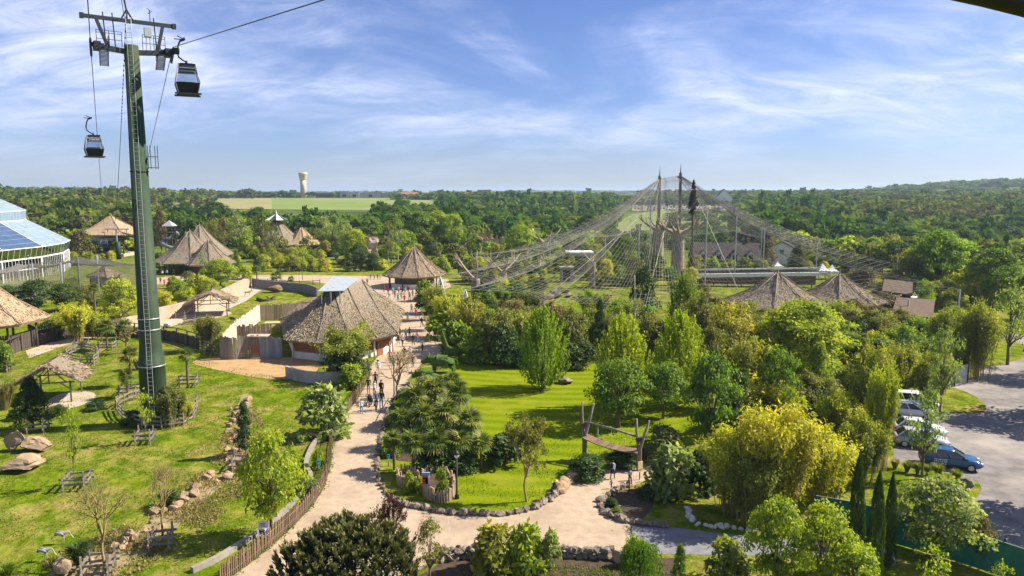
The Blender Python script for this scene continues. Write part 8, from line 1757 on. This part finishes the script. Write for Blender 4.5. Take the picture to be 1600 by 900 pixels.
def scatter(poly, n, seed, place, grp, kinds=('shrub', 'shrub', 'broad', 'bamboo'), hs=(1.5, 4.5), mats=(('golden', L_YELLOW), ('olive', L_OLIVE), ('yellow green', L_BAMBOO), ('fresh green', L_LIME), ('dark green', L_DARK), ('green', L_GREEN)), avoid=()):
    rg = random.Random(seed); P = px(*poly); xs = [p.x for p in P]; ys = [p.y for p in P]; k = 0; t = 0
    while k < n and t < 4000:
        t += 1; x, y = rg.uniform(min(xs), max(xs)), rg.uniform(min(ys), max(ys))
        if not inpoly(np.array([x]), np.array([y]), P)[0]: continue
        kd = rg.choice(kinds); h = rg.uniform(*hs)*(1.5 if kd == 'broad' else 1); cn, m = rg.choice(mats); nm, ct = NM.get(kd, ('small_tree', 'tree'))
        plant_at(kd, Vector((x, y, 0)), h, h*rg.uniform(.8, 1.4)*(.8 if kd == 'broad' else 1), m, cn+' '+{'shrub': 'rounded bush', 'broad': 'small leafy tree', 'bamboo': 'feathery bamboo', 'upright': 'upright bush'}[kd]+' '+place, nm, ct, grp+', '+cn+' '+kd); k += 1
scatter([(385,398),(600,398),(590,424),(395,424)], 84, 1, 'on the bank above the far path', 'planting above the far path')
scatter([(225,400),(250,400),(250,428),(225,428)], 5, 2, 'beside the food court plaza', 'planting beside the food court')
scatter([(600,398),(735,400),(720,432),(700,425),(600,412)], 26, 3, 'around the back of the kiosk', 'planting behind the kiosk')
scatter([(735,415),(860,402),(1010,402),(1010,428),(900,430),(860,440),(745,470)], 60, 4, 'inside the tent aviary', 'planting inside the aviary', hs=(1.5, 4))
scatter([(1380,445),(1540,430),(1570,480),(1470,520),(1440,490)], 40, 5, 'between the small sheds and the car park bamboo', 'planting right of the sheds', hs=(2.5, 5.5))
scatter([(1230,398),(1420,398),(1440,432),(1240,432)], 40, 6, 'behind the white tents and thatched cones', 'planting behind the white tents', hs=(2.5, 5))
scatter([(740,478),(1120,500),(1160,560),(900,552),(760,552)], 34, 7, 'in the thicket between the aviary and the lawn', 'thicket behind the lawn', ('bamboo', 'shrub', 'bamboo'), (3, 5.5))
scatter([(1300,560),(1400,520),(1490,560),(1470,600),(1400,610),(1320,640)], 16, 8, 'in the bamboo above the parked cars', 'thicket above the car park', ('bamboo',), (4, 6))
scatter([(1120,700),(1200,640),(1330,650),(1330,740),(1180,720)], 14, 9, 'behind the big golden bamboo', 'thicket behind the golden bamboo', ('bamboo', 'shrub'), (3, 5))
scatter([(110,455),(215,455),(218,500),(170,506),(110,512)], 16, 10, 'below the wire aviary left of the pylon', 'planting below the wire aviary', hs=(1.5, 3.5))
scatter([(-20,395),(100,420),(215,412),(215,404),(130,396)], 20, 11, 'at the foot of the greenhouse', 'planting at the greenhouse', hs=(2, 4))
scatter([(245,450),(330,440),(390,440),(330,470),(255,492)], 16, 12, 'on the slope below the food court', 'planting below the food court', hs=(1.2, 3))
scatter([(1110,508),(1400,506),(1420,530),(1110,540)], 26, 13, 'at the foot of the two grey thatched cones', 'planting before the thatched cones', ('bamboo', 'shrub', 'bamboo'), (3.2, 5.2), mats=(('yellow green', L_BAMBOO), ('bronze', L_BRONZE), ('olive', L_OLIVE)))
def big_trees(regs, n, seed, words, grp):
    rg = random.Random(seed)
    for k in range(n):
        x0, x1, d0, d1 = regs[k % len(regs)]; d = rg.uniform(d0, d1); x = (rg.uniform(x0, x1)-CX)/F*d/CP; h = rg.uniform(12, 17); cn, m = rg.choice([('dark green', L_DARK), ('green', L_GREEN), ('deep green', WD), ('light green', WL)])
        plant_at('broadbig', Vector((x, d, terr(x, d)-.5)), h, h*rg.uniform(.9, 1.3), m, 'big '+cn+' broad crowned tree '+words, 'oak_tree', 'tree', grp+', '+cn)
big_trees([(1190, 1330, 300, 420), (1480, 1640, 290, 400), (1330, 1480, 300, 360)], 30, 3, 'standing out of the valley wood front', 'big trees of the valley wood')
big_trees([(700, 930, 310, 460), (600, 720, 300, 380)], 16, 4, 'standing out of the middle wood', 'big trees of the middle wood')
big_trees([(120, 420, 300, 420)], 12, 5, 'standing out of the left hillside wood', 'big trees of the hillside wood')
scatter([(735,440),(840,405),(1010,405),(1060,436),(1110,470),(1000,478),(975,455),(870,436),(800,470)], 64, 14, 'among the rocks and poles of the aviary', 'denser planting of the aviary', ('shrub', 'shrub', 'broad', 'bamboo'), (1.8, 4.2))
# ------------------------------------------------------------------ air
def build_haze():
    m = bpy.data.materials.new('haze'); m.use_nodes = True; nt = m.node_tree; nt.nodes.clear()
    out = nt.nodes.new('ShaderNodeOutputMaterial'); v = nt.nodes.new('ShaderNodeVolumePrincipled'); v.inputs['Density'].default_value = 1.3e-4
    v.inputs['Color'].default_value = (.62, .80, 1.0, 1); v.inputs['Anisotropy'].default_value = .25; nt.links.new(v.outputs[0], out.inputs['Volume'])
    b = MB(); z0, z1 = -12.0, 78.0; b.box((0, 0, (z0+z1)/2), (26000, 26000, z1-z0)); o = b.obj('haze', [m]); o['kind'] = 'stuff'
build_haze()
print('triangles', sum(sum(len(p.vertices)-2 for p in me.polygons) if len(me.polygons) < 5000 else 2*len(me.polygons) for me in bpy.data.meshes), 'objects', len(scene.objects))
